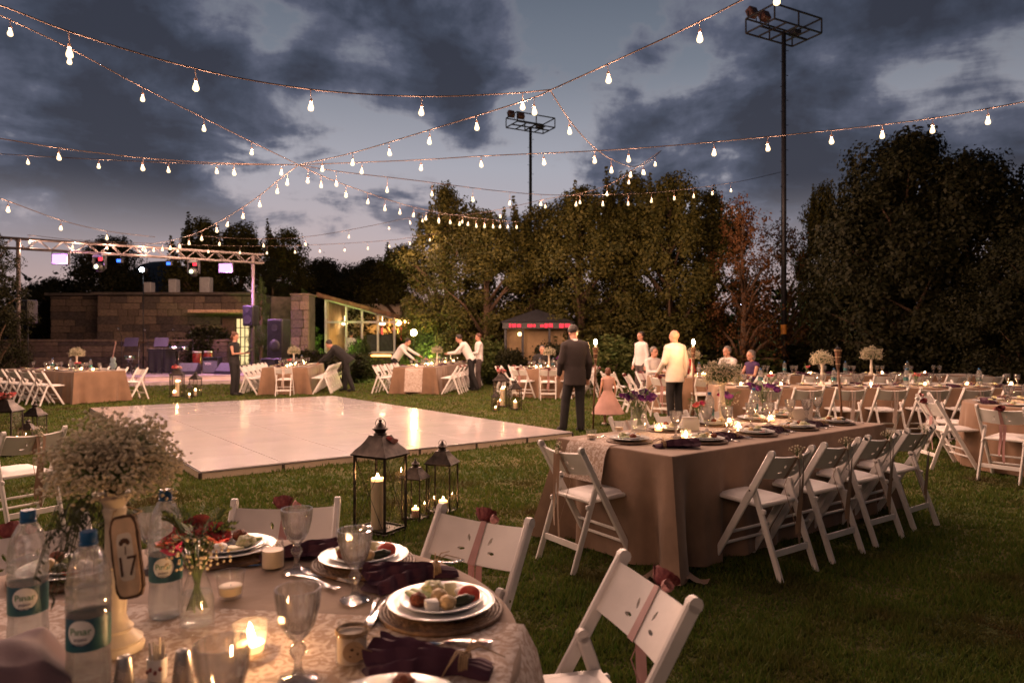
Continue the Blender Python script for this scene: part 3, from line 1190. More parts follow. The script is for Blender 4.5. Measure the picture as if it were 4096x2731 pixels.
for i, (px, d, w, h) in enumerate([(2440, 22, 2.4, 1.7), (2560, 23, 2.4, 1.5), (2690, 22.5, 2.4, 1.4), (2830, 24, 2.6, 1.5), (2990, 24, 2.6, 1.4), (3200, 25, 2.8, 1.5), (3350, 24, 2.8, 1.4), (3560, 24, 2.8, 1.6), (3750, 24, 2.8, 1.5), (3950, 22, 2.6, 1.7), (4120, 20, 2.4, 1.6)]):
    bush(px, 1400, d, w, h, 1 if i > 4 else (0, 1)[i % 2], 'shrub of the low hedge row under the leafy trees', 'hedge shrubs under the trees')

# the wood and hills that close the view far behind
def far_wood():
    n = 900
    rg = np.random.default_rng(55)
    a = rg.uniform(-.95, .95, n)
    d = rg.uniform(60, 85, n)
    C = np.stack([a * d, d, rg.uniform(0, 1, n) ** .7 * (5.2 + 1.5 * np.sin(a * 17) + 1.0 * np.sin(a * 41))], 1)
    C[:, 2] = np.maximum(.5, C[:, 2])
    idx = np.repeat(np.arange(n), 45)
    V, F = leaves(C[idx] + rg.normal(size=(len(idx), 3)) * .9, .55, .35, rg, .1)
    me = big_mesh('far_wood', V, F, 4)
    o = link('far_wood', me, 'leaf_dark')
    tag(o, 'far belt of dark woodland closing the view behind the garden', 'woodland', kind='stuff')
far_wood()
mat('hill_rock', (.09, .10, .12), .95, var=.2, vscale=.05)
g = G()
pts = [(-420, 0), (-360, 42), (-300, 70), (-255, 58), (-200, 34), (-130, 16), (-40, 8), (80, 10), (200, 14), (420, 0)]
def hill(u, v):
    x = -420 + 840 * u
    for (x0, h0), (x1, h1) in zip(pts, pts[1:]):
        if x0 <= x <= x1 + .01:
            f = (x - x0) / (x1 - x0)
            h = h0 + (h1 - h0) * (3 * f * f - 2 * f ** 3)
            break
    h += 3 * mnoise.noise(Vector((x * .03, v * 3, 0)))
    return (x, 520 + 160 * v, max(-.5, h * math.sin(math.pi * v)) if v > 0 else -.5)
g.grid(hill, 60, 10)
struct(g.build('hill', 'hill_rock', smooth=180))
# ------------------------------------------------------------------ folding chairs
def curve_panel(w, h, holes, depth):
    """flat panel in x-z with leaf-shaped openings, returned as a triangle mesh"""
    cu = bpy.data.curves.new('c', 'CURVE')
    cu.dimensions = '2D'
    cu.fill_mode = 'BOTH'
    cu.extrude = depth / 2
    def poly(pts):
        s = cu.splines.new('POLY')
        s.points.add(len(pts) - 1)
        for q, p in zip(s.points, pts):
            q.co = (p[0], p[1], 0, 1)
        s.use_cyclic_u = True
    poly([(-w / 2, -h / 2), (w / 2, -h / 2), (w / 2, h / 2), (-w / 2, h / 2)])
    for (cx_, cy_, ang, L, W) in holes:
        pts = []
        for k in range(12):
            t = 2 * math.pi * k / 12
            x = math.cos(t) * L / 2
            y = math.sin(t) * W / 2 * abs(math.sin(t)) ** .4
            pts.append((cx_ + x * math.cos(ang) - y * math.sin(ang), cy_ + x * math.sin(ang) + y * math.cos(ang)))
        poly(pts)
    o = bpy.data.objects.new('c', cu)
    COL.objects.link(o)
    dg = bpy.context.evaluated_depsgraph_get()
    me = bpy.data.meshes.new_from_object(o.evaluated_get(dg))
    bpy.data.objects.remove(o)
    bm = bmesh.new()
    bm.from_mesh(me)
    for k in range(1, 12):
        x = -w / 2 + w * k / 12
        bmesh.ops.bisect_plane(bm, geom=bm.verts[:] + bm.edges[:] + bm.faces[:], plane_co=(x, 0, 0), plane_no=(1, 0, 0))
    bm.to_mesh(me)
    bm.free()
    return me

POST0, POST1 = Vector((0, .20, 0)), Vector((0, -.27, .80))
PD = (POST1 - POST0).normalized()
PN = Vector((0, PD.z, -PD.y))            # faces the sitter

def rose_mesh(size=.045, layers=((3, .38, 62), (4, .60, 48), (5, .82, 34), (6, 1.0, 20)), seed=3):
    """cupped overlapping petals; layers: (petals, radius, elevation of the lip in degrees)"""
    rr = random.Random(seed)
    g = G()
    for n, rad, lip in layers:
        a0 = rr.uniform(0, 6.28)
        for k in range(n):
            a = a0 + 2 * math.pi * (k + rr.uniform(-.12, .12)) / n
            wd = 2 * math.pi / n * .72
            rk = size * rad * rr.uniform(.92, 1.08)
            lp = lip + rr.uniform(-8, 8)
            ph = rr.uniform(0, 6)
            def f(u, v, a=a, wd=wd, rk=rk, lp=lp, ph=ph, rad=rad):
                e_ = abs(u - .5) * 2
                el = R(-78 + (78 + lp) * v * (1 - .16 * e_ ** 2))
                th = a + (u - .5) * 2 * wd * (.35 + .65 * min(1, v * 1.6))
                fl = 1 + (.30 * max(0, v - .72) / .28 * rad) + .05 * math.sin(7 * u + ph) * v
                return (rk * fl * math.cos(el) * math.cos(th), rk * fl * math.cos(el) * math.sin(th), rk * (math.sin(el) + .55) + .2 * size)
            g.grid(f, 5, 6)
    return g.mesh('rose', 180)

def gyp_sprig(seed, n=26, r=.035, h=.07):
    rr = random.Random(seed)
    g = G()
    for _ in range(n):
        p = Vector((rr.gauss(0, r * .55), rr.gauss(0, r * .55), h * rr.uniform(.35, 1.0)))
        g.tube([(0, 0, 0), p * .6 + Vector((0, 0, .004)), p], .0008, 3, mi=1)
        g.ell(p, rr.uniform(.003, .0055), 5, 4)
    return g

def make_chair(kind, detail=True):
    """kind: ribbon style"""
    t = thing('folding_chair', 'white folding chair', 'chair')
    W = .215
    for s in (-1, 1):
        g = G()
        g.bar(POST0 + Vector((s * W, 0, 0)), POST1 + Vector((s * W, 0, 0)) - PD * .02, .024, .046, .006, up=(0, 1, 0))
        g.tube([POST1 + Vector((s * W - .012, 0, 0)) - PD * .022, POST1 + Vector((s * W + .012, 0, 0)) - PD * .022], .0225, 10)
        post = g.build('back_post', 'white_wood', t)
        g = G()
        a = Vector((s * (W - .027), -.105, .555))
        b = Vector((s * (W - .027), -.305, 0))
        g.bar(a, b, .022, .042, .006, up=(0, 1, 0))
        g.tube([a + Vector((-.011, 0, 0)), a + Vector((.011, 0, 0))], .021, 10)
        g.build('rear_leg', 'white_wood', t)
        if detail:
            g = G()
            g.tube([a + Vector((s * .006, -.004, -.02)), a + Vector((s * .041, -.004, -.02))], .006, 8)
            g.build('bolt', 'silver', t)
            g = G()
            bz = Vector((s * (W - .027), -.155, .43))
            g.box(bz + Vector((0, -.028, -.02)), (.022, .03, .03), ch=.006)
            g.build('seat_stop', 'white_wood', t)
    # backrest between the posts, bowed backwards
    c = POST0 + PD * ((POST1 - POST0).length - .125)
    w, h = W * 2 - .024, .165
    if detail:
        holes = [(-.052, .012, 1.9, .034, .013), (-.072, -.032, .1, .034, .013), (.052, .012, 1.25, .034, .013), (.072, -.032, -.1, .034, .013)]
        me = curve_panel(w, h, holes, .014)
    else:
        gg = G()
        gg.grid(lambda u, v: ((u - .5) * w, (v - .5) * h, .007), 10, 1)
        gg.grid(lambda u, v: ((.5 - u) * w, (v - .5) * h, -.007), 10, 1)
        gg.grid(lambda u, v: ((u - .5) * w, h / 2, .007 - .014 * v), 10, 1)
        gg.grid(lambda u, v: ((.5 - u) * w, -h / 2, .007 - .014 * v), 10, 1)
        me = gg.mesh('backrest', 0)
    for v in me.vertices:
        x, y, z = v.co
        bow = -.030 * (1 - (2 * x / w) ** 2)
        v.co = c + Vector((x, 0, 0)) + PD * y + PN * (z + bow)
    me.name = 'backrest'
    me.polygons.foreach_set('use_smooth', [True] * len(me.polygons))
    me.set_sharp_from_angle(angle=R(40))
    link('backrest', me, 'white_wood', t)
    # seat
    g = G()
    g.box((0, .035, .445), (W * 2 - .075, .40, .026), Matrix.Rotation(R(2), 3, 'X'), .008)
    seat = g.build('seat', 'white_wood', t)
    g = G()
    def pad(u, v):
        x, y = (u - .5) * 2, (v - .5) * 2
        q = (1 - abs(x) ** 4) * (1 - abs(y) ** 4)
        return (x * .145, .035 + y * .165, .4575 + .022 * max(0, q) ** .5 + y * .006)
    g.grid(pad, 10, 10)
    g.build('seat_pad', 'white_pad', seat, smooth=180)
    # rails
    def pz(z):
        return POST0 + PD * (z / PD.z)
    for z in (.15, .235):
        g = G()
        p = pz(z)
        g.tube([p + Vector((-W, 0, 0)), p + Vector((W, 0, 0))], .011, 8)
        g.build('front_rail', 'white_wood', t)
    f = .16 / .555
    g = G()
    y = -.305 + .2 * f
    g.bar((-W + .03, y, .16), (W - .03, y, .16), .014, .042, .003)
    g.build('rear_rail', 'white_wood', t)
    # ribbon round the backrest, its tails hanging down behind
    if kind:
        rm = {'rose': 'ribbon_pink', 'gyp': 'ribbon_brown', 'pale': 'ribbon_pale'}[kind]
        g = G()
        bx0 = .004 if kind != 'gyp' else .01
        rw = .036
        cc = c + PN * -.030 + Vector((bx0, 0, 0))
        sec = [cc + PD * (h / 2 + .003) + PN * -.011, cc - PD * (h / 2 + .003) + PN * -.011, cc - PD * (h / 2 + .003) + PN * .011, cc + PD * (h / 2 + .003) + PN * .011]
        for k in range(4):
            a, b = sec[k], sec[(k + 1) % 4]
            ta, tb = Vector((rw / 2 * (.75 if k in (0, 3) else 1), 0, 0)), Vector((rw / 2 * (1 if k in (0, 1) else .75), 0, 0))
            g.add([a - ta, a + ta, b + tb, b - tb], [(0, 1, 2, 3)])
        rr = random.Random(5 if kind == 'rose' else 9)
        for (x0, zl, ww, ph) in ((-.016, .27, .026, 0.3), (.02, .20, .026, 1.4)):
            st = cc - PD * (h / 2 + .003) * (1 if kind == 'rose' else -1) + PN * -.013
            def tail(u, v, x0=x0, zl=zl, ww=ww, ph=ph, st=st):
                z = st.z + (zl - st.z) * v
                yy = st.y - .012 - .010 * math.sin(3 * v + ph)
                return (st.x + x0 + (u - .5) * ww * (1 if v < .98 else .6) + .010 * math.sin(4.5 * v + ph), yy + (u - .5) * .008 * math.sin(5 * v + ph), z)
            g.grid(tail, 2, 12)
        g.tube([cc - PD * .08 + PN * -.02 + Vector((.004, 0, 0)), cc - PD * .15 + Vector((.006, -.03, 0)), Vector((cc.x + .002, cc.y - .045, .30))], .0022, 4)
        rb = g.build('ribbon', rm, t, smooth=60)
        top = cc + PD * (h / 2 + .006)
        if kind == 'rose':
            o = link('rose', ROSE, None, rb, top + Vector((.012, -.01, .002)))
            o.rotation_euler = (R(38), R(16), 0)
            o = link('rose_bud', ROSEBUD, None, rb, top + Vector((-.034, .002, .004)))
            o.rotation_euler = (R(10), R(-40), 0)
        elif kind == 'gyp':
            o = link('flower_sprig', SPRIG, None, rb, top + Vector((0, -.006, -.004)))
            g = G()
            for k in range(5):
                a = k * 1.256
                g.ell(top + Vector((.008 + .013 * math.cos(a), -.024, .004 + .013 * math.sin(a))), (.011, .006, .011), 6, 5)
            g.build('white_blossom', 'flower_white', rb, smooth=180)
    return t

ROSE = rose_mesh(.034)
ROSE.materials.append(MATS['rose_burgundy'])
ROSEBUD = rose_mesh(.019, ((3, .5, 60), (4, .9, 50)), 8)
ROSEBUD.materials.append(MATS['rose_pale'])
SPRIG = gyp_sprig(4).mesh('flower_sprig', 180)
SPRIG.materials.append(MATS['flower_white'])
SPRIG.materials.append(MATS['stem_green'])
CH = {'rose': Proto(make_chair('rose')), 'gyp': Proto(make_chair('gyp')), 'far_rose': Proto(make_chair('rose', False)), 'far_pale': Proto(make_chair('pale', False))}

def chair(kind, x, y, face, label, group=None):
    """face: direction the sitter looks"""
    return CH[kind].put((x, y, 0), math.atan2(face[1], face[0]) - math.pi / 2, label, group=group)

def chair_ring(cx_, cy_, r, angs, kind, label, group):
    for a in angs:
        a2 = R(a)
        x, y = cx_ + r * math.cos(a2), cy_ + r * math.sin(a2)
        j = R(rnd.uniform(-6, 6))
        chair(kind, x, y, (-math.cos(a2 + j), -math.sin(a2 + j)), label, group)

# ------------------------------------------------------------------ tables and cloths
def cloth_rect(L, W, H, seed, flare=.03, fold=.03, corner=.07, rows=14, bottom=.012, z_hang=None):
    rr = random.Random(seed)
    rad = .02
    per = []
    for (sx, sy, x0, y0, x1, y1) in ((1, -1, -L / 2, -W / 2, L / 2, -W / 2), (1, 1, L / 2, -W / 2, L / 2, W / 2), (-1, 1, L / 2, W / 2, -L / 2, W / 2), (-1, -1, -L / 2, W / 2, -L / 2, -W / 2)):
        n = int(math.hypot(x1 - x0, y1 - y0) / .035)
        dx, dy = (x1 - x0), (y1 - y0)
        ln = math.hypot(dx, dy)
        nx, ny = dy / ln, -dx / ln
        for k in range(n):
            f = k / n
            per.append((x0 + dx * f, y0 + dy * f, nx, ny, f, ln))
    N = len(per)
    ph = [rr.uniform(0, 6.28) for _ in range(4)]
    prof = [(-.03, 0, 0), (-.006, 0, 0), (0, .004, 0), (.002, .012, 0)]
    for k in range(1, rows + 1):
        prof.append((.003, .012 + (H - bottom - .012) * k / rows, k / rows))
    vs, fs = [], []
    arc = 0
    for (o0, dz, t) in prof:
        arc = 0
        for i, (x, y, nx, ny, f, ln) in enumerate(per):
            s = f * ln
            edge = min(s, ln - s)
            fd = math.sin(arc * 17 + ph[0] + 1.2 * math.sin(arc * 3.1 + ph[3])) * .6 + math.sin(arc * 31 + ph[1]) * .25 + math.sin(arc * 8.3 + ph[2]) * .4
            amp = fold * t ** .9 * (.5 + .5 * min(1, edge / .25)) * (.7 + .5 * math.sin(arc * 2.3 + ph[2]))
            off = o0 + flare * t + amp * fd
            if o0 < 0:
                off = o0
            px_, py_ = x + nx * off, y + ny * off
            cb = corner * t ** 1.15 * math.exp(-(edge / .075) ** 2)
            sgx, sgy = (1 if x > 0 else -1), (1 if y > 0 else -1)
            if edge < .45:
                px_ += sgx * cb
                py_ += sgy * cb
                dent = .75 * corner * t ** 1.1 * math.exp(-((edge - .16) / .055) ** 2) - .25 * corner * t * math.exp(-((edge - .31) / .06) ** 2)
                px_ -= nx * dent
                py_ -= ny * dent
            z = H - dz
            if t == 1:
                z = bottom + .01 * (1 + fd) * .6
            vs.append((px_, py_, z))
            arc += .035
    for r in range(len(prof) - 1):
        for i in range(N):
            j = (i + 1) % N
            fs.append((r * N + i, (r + 1) * N + i, (r + 1) * N + j, r * N + j))
    g = G()
    g.add(vs, fs)
    g.add([vs[i] for i in range(N)], [tuple(range(N))])
    return g

def cloth_round(rad, H, seed, drop=.72, fold=.05, rows=12, nfold=15):
    rr = random.Random(seed)
    N = 180
    ph = [rr.uniform(0, 6.28) for _ in range(4)]
    prof = [(-.05, 0, 0), (-.008, 0, 0), (0, .005, 0), (.003, .015, 0)] + [(.004, .015 + (drop - .015) * k / rows, k / rows) for k in range(1, rows + 1)]
    vs, fs = [], []
    for (o0, dz, t) in prof:
        for i in range(N):
            a = 2 * math.pi * i / N
            fd = math.sin(nfold * a + ph[0] + .8 * math.sin(3 * a + ph[1])) + .35 * math.sin(2.3 * nfold * a + ph[2])
            r = rad + o0 + .05 * t + fold * t ** .8 * fd * .5
            vs.append((r * math.cos(a), r * math.sin(a), H - dz))
    for r in range(len(prof) - 1):
        for i in range(N):
            j = (i + 1) % N
            fs.append((r * N + i, (r + 1) * N + i, (r + 1) * N + j, r * N + j))
    g = G()
    g.add(vs, fs)
    g.add([vs[i] for i in range(N)], [tuple(range(N))])
    return g

TH = .75
def table_frame_rect(loc, rz, L, W, label, group=None):
    t = thing('banquet_table', label, 'table', loc, rz, group)
    g = G()
    g.box((0, 0, TH - .022), (L - .03, W - .03, .03), ch=.004)
    g.build('tabletop', 'wood_pale', t)
    for sx in (-1, 1):
        for sy in (-1, 1):
            g = G()
            g.tube([(sx * (L / 2 - .15), sy * (W / 2 - .12), 0), (sx * (L / 2 - .15), sy * (W / 2 - .12), TH - .035)], .018, 8)
            g.build('leg', 'black_metal', t)
    return t

def table_frame_round(loc, rad, label):
    t = thing('banquet_table', label, 'table', loc)
    g = G()
    g.lathe([(rad - .012, TH - .036), (rad - .012, TH - .008)], 48)
    g.build('tabletop', 'wood_pale', t)
    for k in range(4):
        a = R(45 + 90 * k)
        g = G()
        g.tube([(rad * .6 * math.cos(a), rad * .6 * math.sin(a), 0), (rad * .55 * math.cos(a), rad * .55 * math.sin(a), TH - .034)], .018, 8)
        g.build('leg', 'black_metal', t)

def runner_strip(path, width, n=40, seed=1, wave=.0):
    """path: list of points (centre line), width across local normal in plan"""
    rr = random.Random(seed)
    path = [Vector(p) for p in path]
    dirp = (path[-1] - path[0])
    dirp.z = 0
    dirp.normalize()
    side = Vector((-dirp.y, dirp.x, 0))
    seg = [0]
    for a, b in zip(path, path[1:]):
        seg.append(seg[-1] + (b - a).length)
    g = G()
    def f(u, v):
        s = u * seg[-1]
        k = 0
        while k < len(seg) - 2 and s > seg[k + 1]:
            k += 1
        q = (s - seg[k]) / (seg[k + 1] - seg[k])
        p = path[k].lerp(path[k + 1], q)
        return p + side * (v - .5) * width
    g.grid(f, n, 8)
    return g

# --- round table in the foreground
FG = Vector((-.85, 1.68, 0))
FGR = .87
table_frame_round(FG, FGR, 'round table under the taupe cloth in the foreground')
tag(cloth_round(FGR, TH, 4).build('tablecloth', 'cloth_taupe', None, FG, smooth=60), 'taupe cloth draped over the round table with the lace runner', 'tablecloth')
rd = Vector((1, -.125, 0)).normalized()
rc = FG + Vector((0, 0.0, 0))
def fgr_path():
    pts = []
    half = FGR - .01
    for k in range(-12, 13):
        pts.append(rc + rd * half * k / 12 + Vector((0, 0, TH + .003)))
    for k in range(1, 9):
        pts.append(rc + rd * (FGR + .012 + .012 * k) + Vector((0, 0, TH - .01 - .05 * k)))
    return pts
tag(runner_strip(fgr_path(), .42, 60).build('table_runner', 'lace', smooth=60), 'pale flowered lace runner across the round foreground table', 'table runner')

for a, lab in ((95, 'white folding chair with rose at the round table, beside the lantern group'), (56, 'white folding chair with rose at the round table, in front of the lanterns'),
               (16, 'white folding chair with rose turned away from the round table edge'), (137, 'white folding chair half hidden by water bottles at the round table')):
    rr_ = 1.06
    chair('rose', FG.x + rr_ * math.cos(R(a)), FG.y + rr_ * math.sin(R(a)), (-math.cos(R(a)), -math.sin(R(a))), lab)
chair('gyp', -3.88, 5.5, (-.85, .5), 'white folding chair with brown ribbon alone beside the dark lanterns')

# --- long table at the right, square to the dance floor
RT0 = Vector((1.0, 4.38, 0))
RL, RW = 2.85, 1.08
def RTp(u, v, z=TH):
    return RT0 + U * u + V_ * v + Vector((0, 0, z))
RTC = RTp(RL / 2, RW / 2, 0)
UA = math.atan2(U.y, U.x)
table_frame_rect(RTC, UA, RL, RW, 'long table under the taupe cloth with four chairs along its side')
tag(cloth_rect(RL, RW, TH, 8, fold=.05, corner=.14).build('tablecloth', 'cloth_taupe', None, RTC, UA, smooth=60), 'taupe cloth with a heavy corner fold on the near long table', 'tablecloth')
# spare cloth gathered on the grass at the corner
g = G()
def spill(u, v):
    a = -2.35 + (u - .5) * 1.7
    r = .02 + .27 * v
    return (r * math.cos(a) * (1 + .1 * math.sin(9 * u)), r * math.sin(a), .030 + .05 * (1 - v) ** 2 + .022 * math.sin(15 * u + 4 * v) * (.4 + .6 * v) + .008 * math.sin(31 * u + 7 * v))
g.grid(spill, 18, 8)
tag(g.build('cloth_spill', 'cloth_taupe', None, RTp(.06, .06, 0), UA, smooth=180), 'end of the taupe cloth lying folded on the grass', 'cloth')
pts = [RTp(-.036 - .01 * k, .74, TH - .002 - .05 * k) for k in range(5, 0, -1)] + [RTp(-.012, .74, TH + .002), RTp(.0, .74, TH + .0045)] + [RTp(.1 + k * .25, .74, TH + .0045) for k in range(0, 11)]
tag(runner_strip(pts, .40, 50).build('table_runner', 'lace', smooth=60), 'lace runner hanging over the end of the near long table', 'table runner')
CG = 'chairs along the side of the near long table'
for i, lab in enumerate(('white folding chair next to the cloth corner fold, first of four', 'white folding chair second from the cloth corner fold',
                         'white folding chair third from the cloth corner fold', 'white folding chair last of four, farthest from the corner fold')):
    p = RTp(.63 + .61 * i, -.19, 0)
    j = rnd.uniform(-.06, .06)
    chair('gyp', p.x, p.y, (V_.x + j, V_.y), lab)
p = RTp(-.16, .56, 0)
chair('gyp', p.x, p.y, (U.x, U.y - .08), 'white folding chair at the head of the near long table')
for i in (1, 2, 3):
    p = RTp(.63 + .61 * i, RW + .2, 0)
    chair('far_pale', p.x, p.y, (-V_.x, -V_.y), 'white folding chair behind the flowers on the near long table', 'chairs behind the near long table')

# --- the other tables
def rect_table(cx_, cy_, ang, L, W, what, seed, runner_end=None):
    loc = Vector((cx_, cy_, 0))
    table_frame_rect(loc, ang, L, W, 'table hidden by the cloth, ' + what)
    tag(cloth_rect(L, W, TH, seed, fold=.06, corner=.10).build('tablecloth', 'cloth_taupe_far', None, loc, ang, smooth=60), 'taupe cloth hanging to the grass, ' + what, 'tablecloth')

# left, by the stage: runs away along V_
LV = Vector((-.848, .53, 0))
LU = Vector((.53, .848, 0))
LT0 = Vector((-10.2, 16.3, 0))
LTa = math.atan2(LV.y, LV.x)
LTc = LT0 + LU * .6 + LV * 1.9
rect_table(LTc.x, LTc.y, LTa, 3.8, 1.2, 'at the table in front of the stage', 31)
for i in range(5):
    p = LTc - LU * .95 + LV * (-1.55 + .66 * i)
    chair('far_pale', p.x, p.y, (LU.x, LU.y), 'white folding chair in the row left of the stage-side table', 'chairs left of the stage-side table')
for i in range(3):
    p = LTc + LU * .95 + LV * (-1.6 + .9 * i)
    chair('far_pale', p.x, p.y, (-LU.x, -LU.y), 'white folding chair on the stage side of the stage-side table', 'chairs right of the stage-side table')
# table by the woman in black
A1 = math.atan2(4.0, -.62)
T1 = Vector((-6.55, 21.2, 0))
d1 = Vector((math.cos(A1), math.sin(A1), 0))
n1 = Vector((d1.y, -d1.x, 0))
rect_table(T1.x, T1.y, A1, 4.0, 1.2, 'at the table beside the woman in black', 32)
for s in (-1, 1):
    for i in range(6):
        p = T1 + n1 * s * .93 + d1 * (-1.7 + .62 * i)
        chair('far_pale', p.x, p.y, tuple(-n1 * s)[:2], 'white folding chair on the %s of the table by the woman' % ('pavilion side' if s > 0 else 'stage side'), 'chairs %d of the table by the woman' % (1 if s < 0 else 2))
p = T1 - d1 * 2.3
chair('far_pale', p.x + .05, p.y, tuple(d1)[:2], 'white folding chair at the head of the table beside the woman in black')
# table with the lace end, where the waiters work
A2 = math.atan2(6.6, .75)
T2 = Vector((-2.35, 22.6, 0))
d2 = Vector((math.cos(A2), math.sin(A2), 0))
n2 = Vector((d2.y, -d2.x, 0))
rect_table(T2.x, T2.y, A2, 6.4, 1.2, 'at the long table with the waiters', 33)
e0 = T2 - d2 * 3.2
pts = [e0 - d2 * (.03 + .012 * k) + Vector((0, 0, TH - .01 - .066 * k)) for k in range(10, -1, -1)] + [e0 + Vector((0, 0, TH + .006))] + [e0 + d2 * (.25 * k) + Vector((0, 0, TH + .006)) for k in range(1, 24)]
tag(runner_strip(pts, .5, 70).build('table_runner', 'lace', smooth=60), 'lace runner hanging over the end of the waiters\' table', 'table runner')
for s in (-1, 1):
    for i in range(9):
        if s < 0 and i > 3:
            continue
        p = T2 + n2 * s * .95 + d2 * (-2.9 + .68 * i)
        chair('far_rose', p.x, p.y, tuple(-n2 * s)[:2], 'white folding chair on the %s of the waiters\' table' % ('lantern side' if s > 0 else 'pavilion side'), 'chairs %d of the waiters table' % (1 if s < 0 else 2))
# round tables in the middle distance
def round_table(cx_, cy_, rad, what, seed):
    loc = Vector((cx_, cy_, 0))
    table_frame_round(loc, rad, 'round table hidden by its cloth, ' + what)
    tag(cloth_round(rad, TH, seed, .73, .07).build('tablecloth', 'cloth_taupe_far', None, loc, smooth=60), 'round taupe cloth, ' + what, 'tablecloth')
RA = Vector((.95, 18.9, 0))
round_table(RA.x, RA.y, .9, 'on the table behind the man in the dark suit', 41)
chair_ring(RA.x, RA.y, 1.12, (200, 235, 268, 300, 345, 20, 95, 130, 165), 'far_rose', 'white folding chair at the round table near the kiosk', 'chairs of the round table by the kiosk')
RB = Vector((3.75, 14.7, 0))
round_table(RB.x, RB.y, .9, 'on the table behind the bald man', 42)
chair_ring(RB.x, RB.y, 1.12, (185, 232, 268, 302, 335, 85, 125), 'far_rose', 'white folding chair at the round table behind the bald man', 'chairs of the round table behind the bald man')
p = P(2465, 1628)
chair('far_rose', p.x, p.y, (.75, .5), 'white folding chair pulled back onto the grass beside the pink dress')
# long table at the right, parallel to the hedge
rect_table(6.1, 11.25, 0, 5.6, 1.0, 'at the long table nearest the hedge', 34)
for i in range(8):
    chair('far_pale', 3.72 + .62 * i, 10.5, (rnd.uniform(-.06, .06), 1), 'white folding chair in the row facing the long table by the hedge', 'chairs in front of the long table by the hedge')
for i in range(6):
    chair('far_pale', 3.9 + .72 * i, 12.0, (rnd.uniform(-.06, .06), -1), 'white folding chair beyond the long table by the hedge', 'chairs beyond the long table by the hedge')
rect_table(7.6, 15.2, 0, 5.0, 1.0, 'on the farthest table under the dark trees', 35)
for i in range(7):
    chair('far_pale', 5.4 + .72 * i, 14.4, (rnd.uniform(-.06, .06), 1), 'white folding chair at the farthest table under the dark trees', 'chairs of the farthest table')
RC = Vector((6.25, 8.05, 0))
round_table(RC.x, RC.y, .9, 'on the round table at the hedge end', 43)
chair_ring(RC.x, RC.y, 1.13, (172, 212, 248, 290, 130), 'rose', 'white folding chair with pink ribbons at the round table near the hedge end', 'chairs of the round table near the hedge end')
# ------------------------------------------------------------------ lanterns and candles
def flame_mesh(h=.03, r=.007):
    g = G()
    g.lathe([(0, 0), (r * .7, h * .12), (r, h * .32), (r * .7, h * .6), (r * .3, h * .85), (0, h)], 8)
    return g.mesh('flame', 180)
FLAME = flame_mesh()
FLAME.materials.append(MATS['flame'])

def make_candle(r, h, waxm='wax'):
    t = thing('candle', 'candle', 'candle')
    g = G()
    g.lathe([(r * .97, 0), (r, .004), (r, h - .02)], 20, cap=False)
    g.build('wax_body', waxm, t, smooth=60)
    g = G()
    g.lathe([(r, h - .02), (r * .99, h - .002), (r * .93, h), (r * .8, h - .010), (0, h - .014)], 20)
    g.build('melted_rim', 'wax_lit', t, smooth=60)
    g = G()
    g.tube([(0, 0, h - .014), (0.001, 0, h + .006)], .0014, 5)
    g.build('wick', 'black_plastic', t)
    f = link('flame', FLAME, None, t, (0, 0, h + .002))
    f.scale = (1.3, 1.3, 1.3)
    return t
CANDLE = {'pillar': Proto(make_candle(.050, .385)), 'mid': Proto(make_candle(.048, .17)), 'short': Proto(make_candle(.048, .11, 'wax_pink'))}

